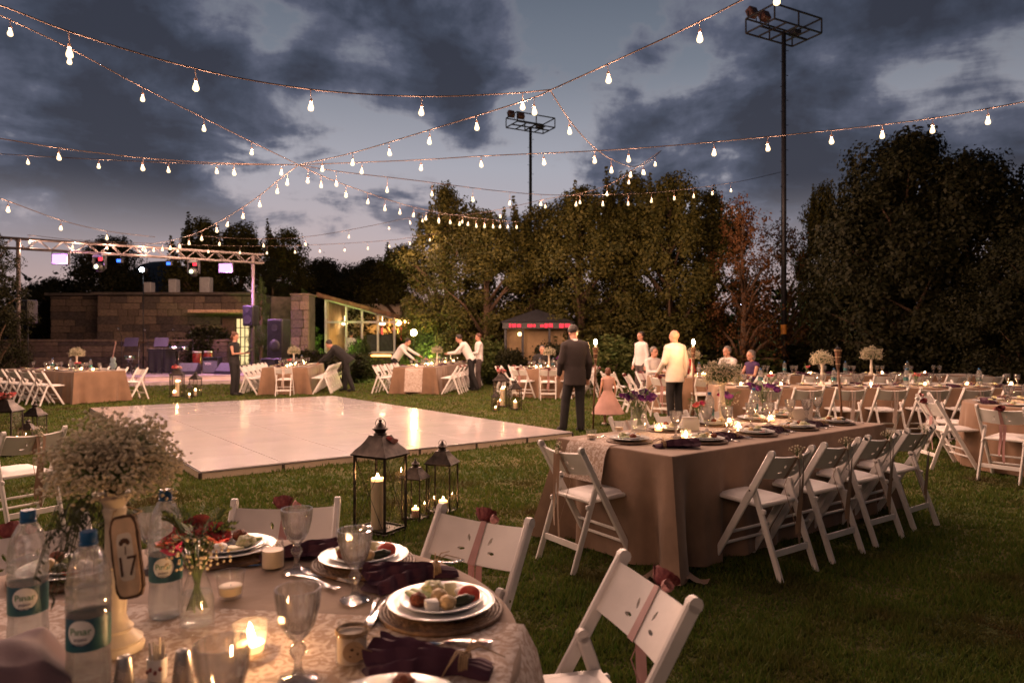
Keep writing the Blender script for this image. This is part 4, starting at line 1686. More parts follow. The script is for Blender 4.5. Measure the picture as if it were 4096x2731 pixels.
def make_lantern():
    """.87 m tall lantern, body .30 x .25"""
    t = thing('lantern', 'lantern', 'lantern')
    X, Y, B, Hb = .15, .125, .03, .60
    g = G()
    g.box((0, 0, .012), (X * 2 + .02, Y * 2 + .02, .024), ch=.004)
    g.box((0, 0, .027), (X * 2 - .01, Y * 2 - .01, .008))
    g.build('base', 'lantern_metal', t)
    for sx in (-1, 1):
        for sy in (-1, 1):
            g = G()
            g.bar((sx * X, sy * Y, .024), (sx * X, sy * Y, Hb), .018, .018, .003, up=(0, 1, 0))
            g.build('corner_post', 'lantern_metal', t)
    for (a, b, ax) in ((X, Y, 0), (X, -Y, 0), (Y, X, 1), (Y, -X, 1)):
        hw = a - .01
        g = G()
        def pt(u, z):
            return (u, b, z) if ax == 0 else (b, u, z)
        g.add([pt(-hw, .032), pt(hw, .032), pt(hw, Hb - .005), pt(-hw, Hb - .005)], [(0, 1, 2, 3)])
        pane = g.build('pane', 'pane', t, smooth=0)
        g = G()
        e_ = .003 if b > 0 else -.003
        def pw(u, z):
            return (u, b + e_, z) if ax == 0 else (b + e_, u, z)
        g.tube([pw(-hw, .04), pw(hw, Hb - .02)], .0022, 5)
        g.tube([pw(hw, .04), pw(-hw, Hb - .02)], .0022, 5)
        g.build('cross_wire', 'lantern_metal', pane)
        g = G()
        g.bar(pt(-hw, .036), pt(hw, .036), .012, .012, .002)
        g.bar(pt(-hw, Hb - .008), pt(hw, Hb - .008), .012, .016, .002)
        g.build('pane_rail', 'lantern_metal', t)
    # swept roof
    g = G()
    prof = [(1.16, .598), (1.18, .606), (1.12, .614), (.98, .642), (.76, .675), (.58, .712), (.46, .745), (.45, .75), (.10, .752)]
    vs = []
    for k, z in prof:
        vs += [(-X * k, -Y * k, z), (X * k, -Y * k, z), (X * k, Y * k, z), (-X * k, Y * k, z)]
    fs = []
    for i in range(len(prof) - 1):
        for k in range(4):
            fs.append((i * 4 + k, i * 4 + (k + 1) % 4, i * 4 + 4 + (k + 1) % 4, i * 4 + 4 + k))
    fs += [(3, 2, 1, 0), tuple((len(prof) - 1) * 4 + k for k in range(4))]
    g.add(vs, fs)
    roof = g.build('roof', 'lantern_metal', t, smooth=35)
    g = G()
    g.lathe([(.055, .748), (.05, .765), (.042, .772), (.046, .785), (.062, .795), (.064, .802), (.050, .812), (.034, .826), (.018, .845), (.010, .852), (.014, .860), (.013, .868), (0, .874)], 16)
    g.build('finial', 'lantern_metal', roof, smooth=50)
    g = G()
    ring = [(.052 * math.cos(a), .004, .835 + .045 * math.sin(a)) for a in [R(k * 20) for k in range(19)]]
    g.tube(ring, .0025, 5)
    g.build('carry_ring', 'lantern_metal', roof, smooth=180)
    return t
LANT = Proto(make_lantern())

def lantern(x, y, h, ang, label, candles=(('pillar', 0, 0),), clabel='lit candle inside the lantern', cgroup=None):
    s = h / .874
    LANT.put((x, y, 0), R(ang), label, scale=s)
    for k, dx, dy in candles:
        c, sn = math.cos(R(ang)), math.sin(R(ang))
        CANDLE[k].put((x + (dx * c - dy * sn) * s, y + (dx * sn + dy * c) * s, .0312 * s), 0, clabel, group=cgroup, scale=min(1, s * 1.12))

def posy(x, y, z, label, n=9, r=.07, seed=1, mats_=('rose_pale', 'flower_coral', 'rose_burgundy')):
    """a few blooms and leaves lying on a lantern roof"""
    rr = random.Random(seed)
    t = thing('posy', label, 'flowers', (x, y, z))
    for k in range(n):
        o = bpy.data.objects.new('bloom', ROSE_V[rr.randrange(len(ROSE_V))])
        COL.objects.link(o)
        o.parent = t
        a = rr.uniform(0, 6.28)
        q = r * rr.random() ** .5
        o.location = (q * math.cos(a), q * math.sin(a), rr.uniform(.0, r * .6))
        o.rotation_euler = (rr.uniform(-.8, .8), rr.uniform(-.8, .8), 0)
    g = G()
    for k in range(14):
        a = rr.uniform(0, 6.28)
        p1 = Vector((math.cos(a) * r * 1.3, math.sin(a) * r * 1.3, rr.uniform(-.01, r)))
        s_ = Vector((-math.sin(a), math.cos(a), 0)) * .012
        g.add([(0, 0, .01), p1 * .6 + s_, p1, p1 * .6 - s_], [(0, 1, 2, 3)])
    g.build('leaf', 'stem_green', t, smooth=0)
ROSE_V = []
for i_, (m_, s_) in enumerate((('rose_pale', .035), ('flower_coral', .04), ('rose_burgundy', .034), ('rose_pale', .028))):
    me_ = rose_mesh(s_, seed=20 + i_)
    me_.materials.append(MATS[m_])
    me_.name = 'bloom'
    ROSE_V.append(me_)

lantern(-1.02, 5.42, .87, -30, 'big dark lantern with one tall burning pillar candle', (('pillar', -.01, -.02),), 'tall burning pillar candle in the biggest lantern')
lantern(-.60, 6.02, .62, -18, 'medium dark lantern beside the biggest lantern, short candle burning low', (('short', .02, -.02),), 'short pinkish candle burning in the medium lantern')
lantern(-.80, 5.80, .50, -25, 'smallest dark lantern half hidden behind the biggest one', (('short', 0, 0),), 'short candle in the half hidden small lantern')
posy(-.955, 5.42, .672, 'rose and leaves resting against the top of the biggest lantern', 2, .035, 3)
p = P(709, 1589)
lantern(p.x, p.y, .86, 12, 'tall lantern in the group before the stage', (('pillar', .0, 0), ('short', -.07, -.03)), 'candle burning in the tall lantern before the stage', 'candles in the tall stage lantern')
posy(p.x, p.y - .02, .76, 'mixed blooms on top of the tall lantern before the stage', 9, .1, 5)
p = P(782, 1586)
lantern(p.x, p.y, .68, -10, 'middle-sized lantern in the group before the stage', (('mid', 0, 0),), 'candle burning in the middle-sized stage lantern')
p = P(757, 1594)
lantern(p.x, p.y, .42, 20, 'smallest lantern in the group before the stage', (('mid', 0, 0),), 'candle burning in the smallest stage lantern')
p = P(2005, 1630)
lantern(p.x, p.y + .15, .86, -12, 'tall lantern in the group at the dance floor corner', (('pillar', .03, 0), ('short', -.05, .02)), 'candle burning in the tall dance floor lantern', 'candles in the tall dance floor lantern')
posy(p.x, p.y + .13, .76, 'mixed blooms on top of the tall lantern by the dance floor', 9, .1, 6)
p = P(2061, 1638)
lantern(p.x, p.y, .66, 14, 'middle-sized lantern in the group at the dance floor corner', (('mid', 0, 0),), 'candle burning in the middle-sized dance floor lantern')
p = P(1990, 1640)
lantern(p.x - .04, p.y - .15, .44, -8, 'smallest lantern in the group at the dance floor corner', (('short', 0, 0),), 'candle burning in the smallest dance floor lantern')
p = D(112, 1500, 9.2)
lantern(p.x, p.y, .46, 8, 'smallest lantern in the dark group by the lone chair', (('short', 0, 0),), 'candle burning in the smallest lantern by the lone chair')
p = D(140, 1500, 9.9)
lantern(p.x, p.y, .62, -5, 'middle lantern in the dark group by the lone chair', (('short', .06, -.03),), 'candle burning in the middle lantern by the lone chair')
p = D(20, 1500, 9.0)
lantern(p.x, p.y, .84, 5, 'largest lantern in the dark group by the lone chair', (('mid', 0, 0),), 'candle burning in the largest lantern by the lone chair')
posy(p.x, p.y - .02, .735, 'orange blooms on the largest lantern by the lone chair', 8, .1, 8)

# ------------------------------------------------------------------ tableware prototypes
def make_goblet(cheap=False):
    n = 16 if cheap else 64
    fl = (lambda i, th: 1.0) if cheap else (lambda i, th: 1 + (.045 * abs(math.sin(8 * th)) if 9 <= i <= 13 else (.03 * math.cos(8 * th) if i in (4, 5, 6) else (.02 * math.cos(8 * th) if i < 3 else 0))))
    pr = [(.040, 0), (.041, .004), (.014, .012), (.008, .03), (.009, .048), (.017, .060), (.017, .070), (.010, .080), (.010, .086), (.022, .098), (.035, .122), (.043, .155), (.0455, .178), (.0465, .196),
          (.0445, .196), (.041, .155), (.032, .122), (.015, .103), (0, .101)]
    g = G()
    g.lathe(pr, n, flute=fl)
    return g.mesh('stemmed_glass', 70)
GOB = make_goblet()
GOB.materials.append(MATS['glass_cut'])
GOBC = make_goblet(True)
GOBC.materials.append(MATS['glass_cut'])

def goblet(x, y, label, group=None, z=TH, cheap=False, s=1.0):
    o = link('stemmed_glass', GOBC if cheap else GOB, None, None, (x, y, z), rnd.uniform(0, 6))
    o.scale = (s, s, s)
    return tag(o, label, 'glass', group)

def wrap_text(txt, size, rad, z, ang0, mname):
    me = text_mesh(txt, size, .0002)
    for v in me.vertices:
        x, y, d = v.co
        a = ang0 + x / rad
        r = rad + .0006 + d
        v.co = (r * math.cos(a), r * math.sin(a), z + y)
    me.materials.append(MATS[mname])
    me.update()
    return me

def make_bottle(h=.33, text=True):
    t = thing('water_bottle', 'bottle', 'bottle')
    k = h / .33
    r = .042
    pr = [(.0, .008), (.020, .004), (.034, 0), (.040, .006), (.0415, .02), (.0415, .055), (.039, .085), (.040, .095), (.040, .165), (.0415, .172), (.041, .182), (.0395, .186), (.0415, .192), (.0412, .204), (.0392, .209), (.0413, .215), (.041, .228), (.039, .233),
          (.040, .24), (.037, .258), (.030, .278), (.021, .295), (.0145, .304), (.0138, .312)]
    g = G()
    g.lathe([(a, b * k) for a, b in pr], 32, cap=False)
    g.build('bottle_body', 'pet', t, smooth=60)
    g = G()
    g.lathe([(max(0, a - .0016), b * k + .002) for a, b in pr[:15]] + [(0, .228 * k)], 24, cap=False)
    g.build('water', 'water_body', t, smooth=60)
    g = G()
    g.lathe([(.0165, .302), (.017, .304), (.017, .307), (.0145, .308), (.0152, .309), (.0156, .311), (.0156, .327), (.0145, .330), (0, .330)] if k == 1 else [(a, b * k) for a, b in [(.0165, .302), (.017, .304), (.0145, .308), (.0156, .311), (.0156, .327), (.0145, .330), (0, .330)]], 24,
            flute=lambda i, th: 1 + (.02 * math.cos(24 * th) if 4 < i < 8 else 0))
    g.build('cap', 'cap_blue', t, smooth=50)
    g = G()
    z0, z1 = .098 * k, .163 * k
    g.lathe([(.0404, z0), (.0404, z1)], 32, cap=False)
    lb = g.build('label', 'label_blue', t, smooth=60)
    if text:
        g = G()
        def patch(u, v):
            a = -math.pi / 2 + (u - .5) * 1.25
            zz = (z0 + z1) / 2 + .006 + (v - .5) * .05 * math.sqrt(max(.02, 1 - (2 * u - 1) ** 2))
            return (.0408 * math.cos(a), .0408 * math.sin(a), zz)
        g.grid(patch, 16, 6)
        g.build('label_field', 'label_white', lb, smooth=180)
        link('label_text', wrap_text('Pınar', .020, .0408, .139 * k, -math.pi / 2, 'print_green'), None, lb)
        link('label_text', wrap_text('yaşam', .0095, .0408, .124 * k, -math.pi / 2, 'print_navy'), None, lb)
        link('label_text', wrap_text('pınarım', .0095, .0408, .1145 * k, -math.pi / 2, 'print_navy'), None, lb)
    return t
BOT = Proto(make_bottle())
BOTS = Proto(make_bottle(.285, False))

# plates
def make_plate():
    t = thing('plate', 'plate', 'plate')
    g = G()
    g.lathe([(0, .002), (.075, .002), (.08, 0), (.085, .003), (.105, .012), (.138, .020), (.140, .0225), (.137, .0235), (.105, .016), (.085, .008), (0, .007)], 48,
            flute=lambda i, th: 1 + (.006 * math.cos(24 * th) if 4 < i < 8 else 0))
    g.build('plate_body', 'porcelain', t, smooth=60)
    return t
def plate_meshes():
    out = []
    for R_, n in ((.143, 56), (.112, 48)):
        q = R_ / .14
        g = G()
        g.lathe([(0, .002), (.075 * q, .002), (.08 * q, 0), (.085 * q, .003), (.105 * q, .010), (.138 * q, .018), (.140 * q, .0205), (.137 * q, .0215), (.105 * q, .014), (.085 * q, .008), (0, .007)], n,
                flute=lambda i, th: 1 + (.007 * math.cos(20 * th) if 4 < i < 8 else 0))
        me = g.mesh('plate', 60)
        me.materials.append(MATS['porcelain'])
        out.append(me)
    g = G()                                     # woven charger: coiled rattan rows with wrapped strands
    for k in range(11):
        rr_ = .055 + k * .0105
        vs, fs = [], []
        n, m = 72, 6
        for i in range(n):
            a = 2 * math.pi * i / n
            b_ = .0062 * (1 + .28 * math.cos(36 * a + k * 1.7))
            for j in range(m):
                th = 2 * math.pi * j / m
                q = rr_ + b_ * math.cos(th)
                vs.append((q * math.cos(a), q * math.sin(a), .0068 + b_ * math.sin(th)))
        for i in range(n):
            for j in range(m):
                fs.append((i * m + j, ((i + 1) % n) * m + j, ((i + 1) % n) * m + (j + 1) % m, i * m + (j + 1) % m))
        g.add(vs, fs)
    g.lathe([(0, .001), (.06, .001), (.06, .012), (0, .012)], 24)
    me = g.mesh('charger', 180)
    me.materials.append(MATS['rattan'])
    return out[0], out[1], me
PL_BIG, PL_SMALL, CHARGER = plate_meshes()

mat('f_tomato', (.55, .04, .02), .35, var=.2, vscale=60, col2=(.65, .16, .08))
mat('f_cucumber', (.42, .50, .22), .4, var=.15, vscale=50)
mat('f_cucumber_skin', (.08, .16, .04), .4, var=.2)
mat('f_cheese', (.80, .70, .36), .45, var=.06)
mat('f_feta', (.82, .80, .74), .55, var=.05, bump=.1)
mat('f_kofte', (.22, .055, .02), .7, var=.3, vscale=80, bump=.8, bscale=160)
mat('f_salad', (.70, .64, .46), .55, var=.25, vscale=90, bump=.8, bscale=120, col2=(.40, .45, .18))
mat('f_pastry', (.60, .42, .20), .55, var=.2, vscale=40, bump=.4)
mat('f_dolma', (.045, .05, .02), .45, var=.3, vscale=40, bump=.4)
mat('f_olive', (.03, .012, .02), .25, var=.1)
mat('f_lettuce', (.20, .33, .07), .5, var=.3, vscale=30)

def food_meshes():
    F = {}
    def reg(n, g, m, sm=60):
        me = g.mesh(n, sm)
        for q in (m if isinstance(m, tuple) else (m,)):
            me.materials.append(MATS[q])
        F[n] = me
    def lump(r, sz, seed, nu=22, nv=16, amp=.2):
        g = G()
        g.ell((0, 0, 0), r, nu, nv)
        rr = random.Random(seed)
        g.v = [tuple(Vector(v) * (1 + amp * mnoise.noise(Vector(v) * sz + Vector((seed, 0, 0))) + amp * .6 * mnoise.noise(Vector(v) * sz * 2.3 + Vector((0, seed, 0))))) for v in g.v]
        g.v = [(x, y, z + r[2] * .9) for x, y, z in g.v]
        return g
    reg('meatball', lump((.022, .021, .019), 90, 1), 'f_kofte', 180)
    reg('salad_mound', lump((.030, .027, .019), 80, 2, 26, 18, .38), 'f_salad', 180)
    reg('yogurt_dollop', lump((.027, .024, .015), 40, 3), 'f_feta', 180)
    reg('pastry_ball', lump((.022, .02, .018), 60, 4), 'f_pastry', 180)
    reg('stuffed_leaf_roll', lump((.038, .015, .014), 60, 5), 'f_dolma', 180)
    reg('olive', lump((.009, .008, .008), 20, 6, 10, 8, .05), 'f_olive', 180)
    g = G(); g.box((0, 0, .012), (.034, .034, .024), ch=.002); reg('feta_cube', g, 'f_feta')
    g = G(); g.box((0, 0, .005), (.034, .062, .010), Matrix.Rotation(.06, 3, 'X'), .001); reg('cheese_slice', g, 'f_cheese')
    g = G(); g.lathe([(.026, 0), (.030, .003), (.030, .008), (.026, .0105), (0, .0105)], 20); reg('tomato_slice', g, 'f_tomato')
    g = G()
    n = 9
    vs = []
    for sx in (-.04, .04):
        for k in range(n):
            a = math.pi * k / (n - 1)
            vs.append((sx, .014 * math.cos(a), .003 + .013 * math.sin(a)))
    fs = [(k, k + 1, n + k + 1, n + k) for k in range(n - 1)] + [tuple(range(n - 1, -1, -1)), tuple(range(n, 2 * n)), (0, n, 2 * n - 1, n - 1)]
    g.add(vs, fs); reg('cucumber_spear', g, 'f_cucumber')
    g = G()
    rr = random.Random(3)
    for k in range(16):
        a = rr.uniform(0, 6.28)
        q = rr.uniform(.0, .05)
        def lf(u, v, a=a, q=q, h=rr.uniform(.008, .035), L=rr.uniform(.03, .05)):
            x = q + L * (v - .5)
            y = (u - .5) * .03 * math.sin(math.pi * min(.97, v + .03))
            return (x * math.cos(a) - y * math.sin(a), x * math.sin(a) + y * math.cos(a), h + .008 * math.sin(8 * u + 6 * v + a))
        g.grid(lf, 4, 5)
    reg('salad_leaves', g, 'f_lettuce', 180)
    return F
FOOD = food_meshes()

def food(name, x, y, z, rz, label, tilt=0, group=None):
    o = link(name, FOOD[name], None, None, (x, y, z), rz)
    o.rotation_euler = (tilt, 0, rz)
    return tag(o, label, 'food', group)

def setting(x, y, ang, where, individual=False, small=True, charger=True, group=None, seed=0):
    """charger, two plates and a starter portion; ang: direction from plate to sitter"""
    z = TH + .003
    if charger:
        tag(link('charger', CHARGER, None, None, (x, y, z), rnd.uniform(0, 6)), 'brown woven rattan charger ' + where, 'charger', group and group + ' chargers')
        z += .0128
    tag(link('dinner_plate', PL_BIG, None, None, (x, y, z), rnd.uniform(0, 6)), 'white dinner plate ' + where, 'plate', group and group + ' dinner plates')
    z += .0082
    rr = random.Random(seed)
    if small:
        tag(link('starter_plate', PL_SMALL, None, None, (x, y, z), rnd.uniform(0, 6)), 'white starter plate ' + where, 'plate', group and group + ' starter plates')
        z += .0078
    lay = [('salad_mound', -.025, .045, .4), ('cheese_slice', .022, .05, .2), ('yogurt_dollop', .062, .032, .7), ('tomato_slice', .074, -.002, 0), ('stuffed_leaf_roll', .060, -.028, .5),
           ('pastry_ball', .022, -.055, 0), ('feta_cube', -.018, -.062, .3), ('meatball', -.055, -.040, 0), ('cucumber_spear', -.065, .010, 2.4), ('cucumber_spear', -.052, .030, 2.5), ('olive', .012, .005, 0), ('pastry_ball', -.005, -.008, 0)]
    a0 = rr.uniform(-.4, .4) if not individual else 0
    if individual:
        seen = {}
        for (n, fx, fy, rz) in lay:
            px_ = x + fx * math.cos(a0) - fy * math.sin(a0)
            py_ = y + fx * math.sin(a0) + fy * math.cos(a0)
            seen[n] = seen.get(n, 0) + 1
            grp = n.replace('_', ' ') + ' ' + where if n in ('cucumber_spear', 'pastry_ball') else None
            food(n, px_, py_, z + (.0135 if n == 'tomato_slice' else .0008), rz + a0, n.replace('_', ' ') + ' on the starter plate ' + where, tilt=(R(35) if n == 'tomato_slice' else (R(24) if n == 'cheese_slice' else 0)), group=grp)
    else:
        t = thing('starter_portion', 'mixed cold starters served ' + where, 'food', (x, y, z), rr.uniform(0, 6.28), group and group + ' starters')
        for (n, fx, fy, rz) in lay[:9]:
            o = link(n, FOOD[n], None, t, (fx, fy, .0008), rz)

def napkin_mesh(seed=1):
    """rolled napkin: pinched at the tie, fanned at one end and pointed at the other"""
    rr = random.Random(seed)
    g = G()
    L = .25
    def tri(q):
        return abs((q % 1) * 2 - 1)
    def f(u, v):
        x = -.16 + L * u
        fan = max(0, .035 - x) / .195
        if x < .035:
            hw = .017 + .072 * fan ** .9
            hh = .050 - .008 * fan
        else:
            q = min(1, (x - .035) / .055)
            hw = .017 + .022 * math.sin(q * 2.5)
            hh = .036 - .014 * q
        top = v < .5
        s_ = (1 - 4 * v) if top else (4 * v - 3)      # +1 .. -1 across, then back
        pl = tri(s_ * 2.4 + .3 + .5 * fan) * min(1, fan * 1.6 + .25)
        edge = 1 - abs(s_) ** 3
        skew = .020 * s_ * s_ * (1 if fan > .5 else 0) + .010 * math.sin(6 * s_) * fan
        z = (hh * (.30 + .70 * edge) * (.62 + .42 * pl) if top else .0006)
        z += .012 * fan * fan * (1 if top else .0) * math.sin(2.2 * s_ + .8)
        return (x + skew * fan, hw * s_ + .004 * math.sin(30 * u), max(.0006, z))
    g.grid(f, 26, 48)
    me = g.mesh('napkin', 50)
    me.materials.append(MATS['napkin_plum'])
    g = G()
    for k in range(4):
        x = .028 + .005 * k
        rr_ = .021
        g.tube([(x, rr_ * 1.05 * math.cos(a), .0165 + rr_ * .92 * math.sin(a)) for a in [R(q * 24) for q in range(16)]], .0022, 5)
    for k in range(5):
        a = rr.uniform(-2.4, 2.4)
        g.tube([(.036, 0, .038), (.036 + .03 * math.cos(a), .03 * math.sin(a), .052), (.036 + .08 * math.cos(a), .08 * math.sin(a), .03 + rr.uniform(-.01, .02))], [.002, .0018, .001], 4)
    mt = g.mesh('raffia_tie', 180)
    mt.materials.append(MATS['raffia'])
    return me, mt
NAP, NAPT = napkin_mesh()
def napkin(x, y, rz, label, group=None, s=1.0):
    t = thing('napkin', label, 'napkin', (x, y, TH + .004), rz, group)
    t.scale = (s, s, s)
    link('cloth_fold', NAP, None, t)
    link('raffia_tie', NAPT, None, t)

def cutlery_meshes():
    g = G()
    def sec(x, w, z, th=.0022):
        return [(x, -w, z), (x, w, z), (x, w * .8, z + th), (x, -w * .8, z + th)]
    def strip(rows):
        vs = []
        for r_ in rows:
            vs += sec(*r_)
        fs = []
        for i in range(len(rows) - 1):
            for k in range(4):
                fs.append((i * 4 + k, i * 4 + (k + 1) % 4, i * 4 + 4 + (k + 1) % 4, i * 4 + 4 + k))
        fs += [(3, 2, 1, 0), tuple((len(rows) - 1) * 4 + k for k in range(4))]
        g.add(vs, fs)
    strip([(-.10, .005, .002), (-.097, .009, .003), (-.085, .010, .004), (-.05, .006, .007), (.0, .0035, .009), (.035, .0035, .006), (.045, .011, .003), (.062, .0125, .001), (.066, .0125, .001)])
    for k in range(4):
        y = -.0095 + k * .0063
        g.bar((.065, y, .0025), (.103, y * .9, .006), .0032, .002, .0005)
    fk = g.mesh('fork', 50)
    fk.materials.append(MATS['silver'])
    g = G()
    strip([(-.115, .006, .001, .008), (-.11, .009, .001, .009), (-.08, .009, .001, .009), (-.02, .0065, .001, .008), (.0, .005, .002, .004), (.01, .009, .001, .002), (.06, .010, .001, .002), (.09, .007, .001, .002), (.108, .001, .001, .002)])
    kn = g.mesh('knife', 50)
    kn.materials.append(MATS['silver'])
    return fk, kn
FORK, KNIFE = cutlery_meshes()
def cutlery(kind, x, y, rz, label, group=None):
    return tag(link(kind, FORK if kind == 'fork' else KNIFE, None, None, (x, y, TH + .0045), rz), label, kind, group)

def make_tealight(lit=True, waxh=.028):
    t = thing('candle_glass', 'candle', 'candle')
    g = G()
    g.lathe([(.0, .004), (.026, .004), (.028, 0), (.030, .001), (.039, .072), (.040, .073), (.0385, .073), (.030, .012), (.0, .010)], 28)
    g.build('glass_cup', 'glass', t, smooth=50)
    g = G()
    if lit:
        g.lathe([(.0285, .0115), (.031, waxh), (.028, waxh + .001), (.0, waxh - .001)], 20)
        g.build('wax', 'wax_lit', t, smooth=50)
        f = link('flame', FLAME, None, t, (.002, 0, waxh))
        f.scale = (1.1, 1.1, 1.1)
    else:
        g.lathe([(.0285, .0115), (.032, waxh + .006), (.029, waxh + .008), (.0, waxh + .006)], 20)
        g.build('wax', 'wax', t, smooth=50)
    g = G()
    g.tube([(0, 0, waxh), (.001, 0, waxh + .01)], .001, 4)
    g.build('wick', 'black_plastic', t)
    return t
TEA = Proto(make_tealight())
TEAU = Proto(make_tealight(False))

def make_jar(tagged=False):
    t = thing('jar_candle', 'jar', 'candle')
    g = G()
    g.lathe([(0, .002), (.030, .002), (.034, .0), (.0365, .006), (.0365, .062), (.034, .070), (.031, .075), (.032, .077), (.032, .090), (.030, .090), (.029, .078), (.033, .066), (.034, .008), (0, .006)], 28)
    g.build('glass_jar', 'glass', t, smooth=50)
    g = G()
    g.lathe([(.0, .0065), (.0325, .0075), (.0325, .060 if not tagged else .066), (0, .058 if not tagged else .064)], 24)
    g.build('wax', 'jar_wax', t, smooth=50)
    if tagged:
        g = G()
        for k in range(4):
            g.tube([((.0355) * math.cos(a), (.0355) * math.sin(a), .068 + .0025 * k) for a in [R(q * 20) for q in range(19)]], .0016, 4)
        g.tube([(.02, -.032, .072), (.035, -.045, .08), (.05, -.04, .07), (.035, -.04, .066), (.02, -.032, .07)], .0014, 4)
        g.tube([(.01, -.035, .07), (.0, -.05, .06), (.045, -.055, .045)], .0012, 4)
        g.build('twine', 'raffia', t, smooth=180)
        g = G()
        M = Matrix.Rotation(R(96), 3, 'X')
        n = 24
        pts = [(.024 * math.cos(2 * math.pi * k / n), .024 * math.sin(2 * math.pi * k / n)) for k in range(n)]
        vs = [Vector((.006, -.0405, .040)) + M @ Vector((a, b, c)) for c in (-.0006, .0006) for a, b in pts]
        fs = [tuple(range(n - 1, -1, -1)), tuple(range(n, 2 * n))] + [(k, (k + 1) % n, n + (k + 1) % n, n + k) for k in range(n)]
        g.add(vs, fs)
        tg = g.build('paper_tag', 'kraft', t, smooth=30)
        g = G()
        for (dx, dz, r_) in ((-.004, .006, .0045), (.008, -.004, .003), (-.008, -.009, .0022)):
            g.ell((.006 + dx, -.0415, .040 + dz), (r_, .0008, r_ * .9), 8, 5)
        g.build('tag_print', 'print_brown', tg, smooth=180)
    return t
JAR = Proto(make_jar())
JART = Proto(make_jar(True))

# gypsophila ball on a turned pedestal
def gyp_ball(r, n, seed, fl=.0052):
    rr = np.random.default_rng(seed)
    d = rr.normal(size=(n, 3))
    d /= np.linalg.norm(d, axis=1)[:, None]
    d[:, 2] = np.where(d[:, 2] < -.55, -d[:, 2] * .5, d[:, 2])
    lump = 1 + .16 * np.sin(d[:, 0] * 7 + 1) * np.sin(d[:, 1] * 6) + .12 * np.sin(d[:, 2] * 9 + d[:, 0] * 5)
    q = rr.uniform(.25, 1, n) ** .4 * r * lump * rr.uniform(.92, 1.1, n)
    C = d * q[:, None]
    C[:, 2] *= .86
    # each blossom: an octahedron
    s = fl * rr.uniform(.6, 1.25, n)
    off = np.array([(1, 0, 0), (-1, 0, 0), (0, 1, 0), (0, -1, 0), (0, 0, .8), (0, 0, -.8)])
    V = (C[:, None, :] + off[None] * s[:, None, None]).reshape(-1, 3)
    f = np.array([(0, 2, 4), (2, 1, 4), (1, 3, 4), (3, 0, 4), (2, 0, 5), (1, 2, 5), (3, 1, 5), (0, 3, 5)])
    F = (np.arange(n)[:, None, None] * 6 + f[None]).reshape(-1, 3)
    me = big_mesh('blossom_cloud', V, F, 3)
    me.materials.append(MATS['flower_white'])
    g = G()
    for k in range(0, n, max(1, n // 900)):
        p = Vector(C[k])
        m_ = p * .55 + Vector((0, 0, .02))
        g.tube([(0, 0, -r * .5), m_, p], [.0012, .0009, .0006], 3, cap=False)
    ms = g.mesh('stems', 180)
    ms.materials.append(MATS['stem_green'])
    return me, ms
GYP_NEAR = gyp_ball(.142, 3800, 3, .0050)
GYP_MID = gyp_ball(.155, 1500, 4, .0062)

def make_pedestal():
    t = thing('pedestal_vase', 'vase', 'vase')
    g = G()
    g.lathe([(0, 0), (.062, 0), (.064, .010), (.058, .018), (.060, .024), (.044, .036), (.036, .044), (.040, .052), (.030, .062), (.024, .080), (.026, .110), (.031, .145), (.028, .175), (.022, .190), (.029, .198), (.024, .206), (.021, .220), (.020, .300), (.026, .325), (.022, .332), (.028, .345), (.045, .360), (.047, .366), (.0, .366)], 28)
    g.build('turned_column', 'ivory', t, smooth=50)
    return t
PED = Proto(make_pedestal())
def pedestal_flowers(x, y, where, near=False, r=.155, z=TH + .004):
    PED.put((x, y, z), 0, 'ivory turned pedestal vase ' + where)
    t = thing('gypsophila_bouquet', 'ball of small white blossoms ' + where, 'flowers', (x, y, z + .366 + .055), rnd.uniform(0, 6))
    me, ms = GYP_NEAR if near else GYP_MID
    o = link('blossom_cloud', me, None, t)
    o['kind'] = 'stuff'
    o = link('stems', ms, None, t)
    o['kind'] = 'stuff'
    if r != .155:
        t.scale = (r / .155,) * 3
    return t

def make_bloom(size, layers, seed, m):
    me = rose_mesh(size, layers, seed)
    me.name = 'bloom'
    me.materials.append(MATS[m])
    return me
OPEN = ((3, .35, 60), (5, .7, 38), (6, 1.0, 10))
BL = {'coral': make_bloom(.027, OPEN, 61, 'flower_coral'), 'magenta': make_bloom(.024, OPEN, 62, 'flower_magenta'), 'purple': make_bloom(.030, OPEN, 63, 'flower_purple'), 'white': make_bloom(.02, OPEN, 64, 'flower_white')}

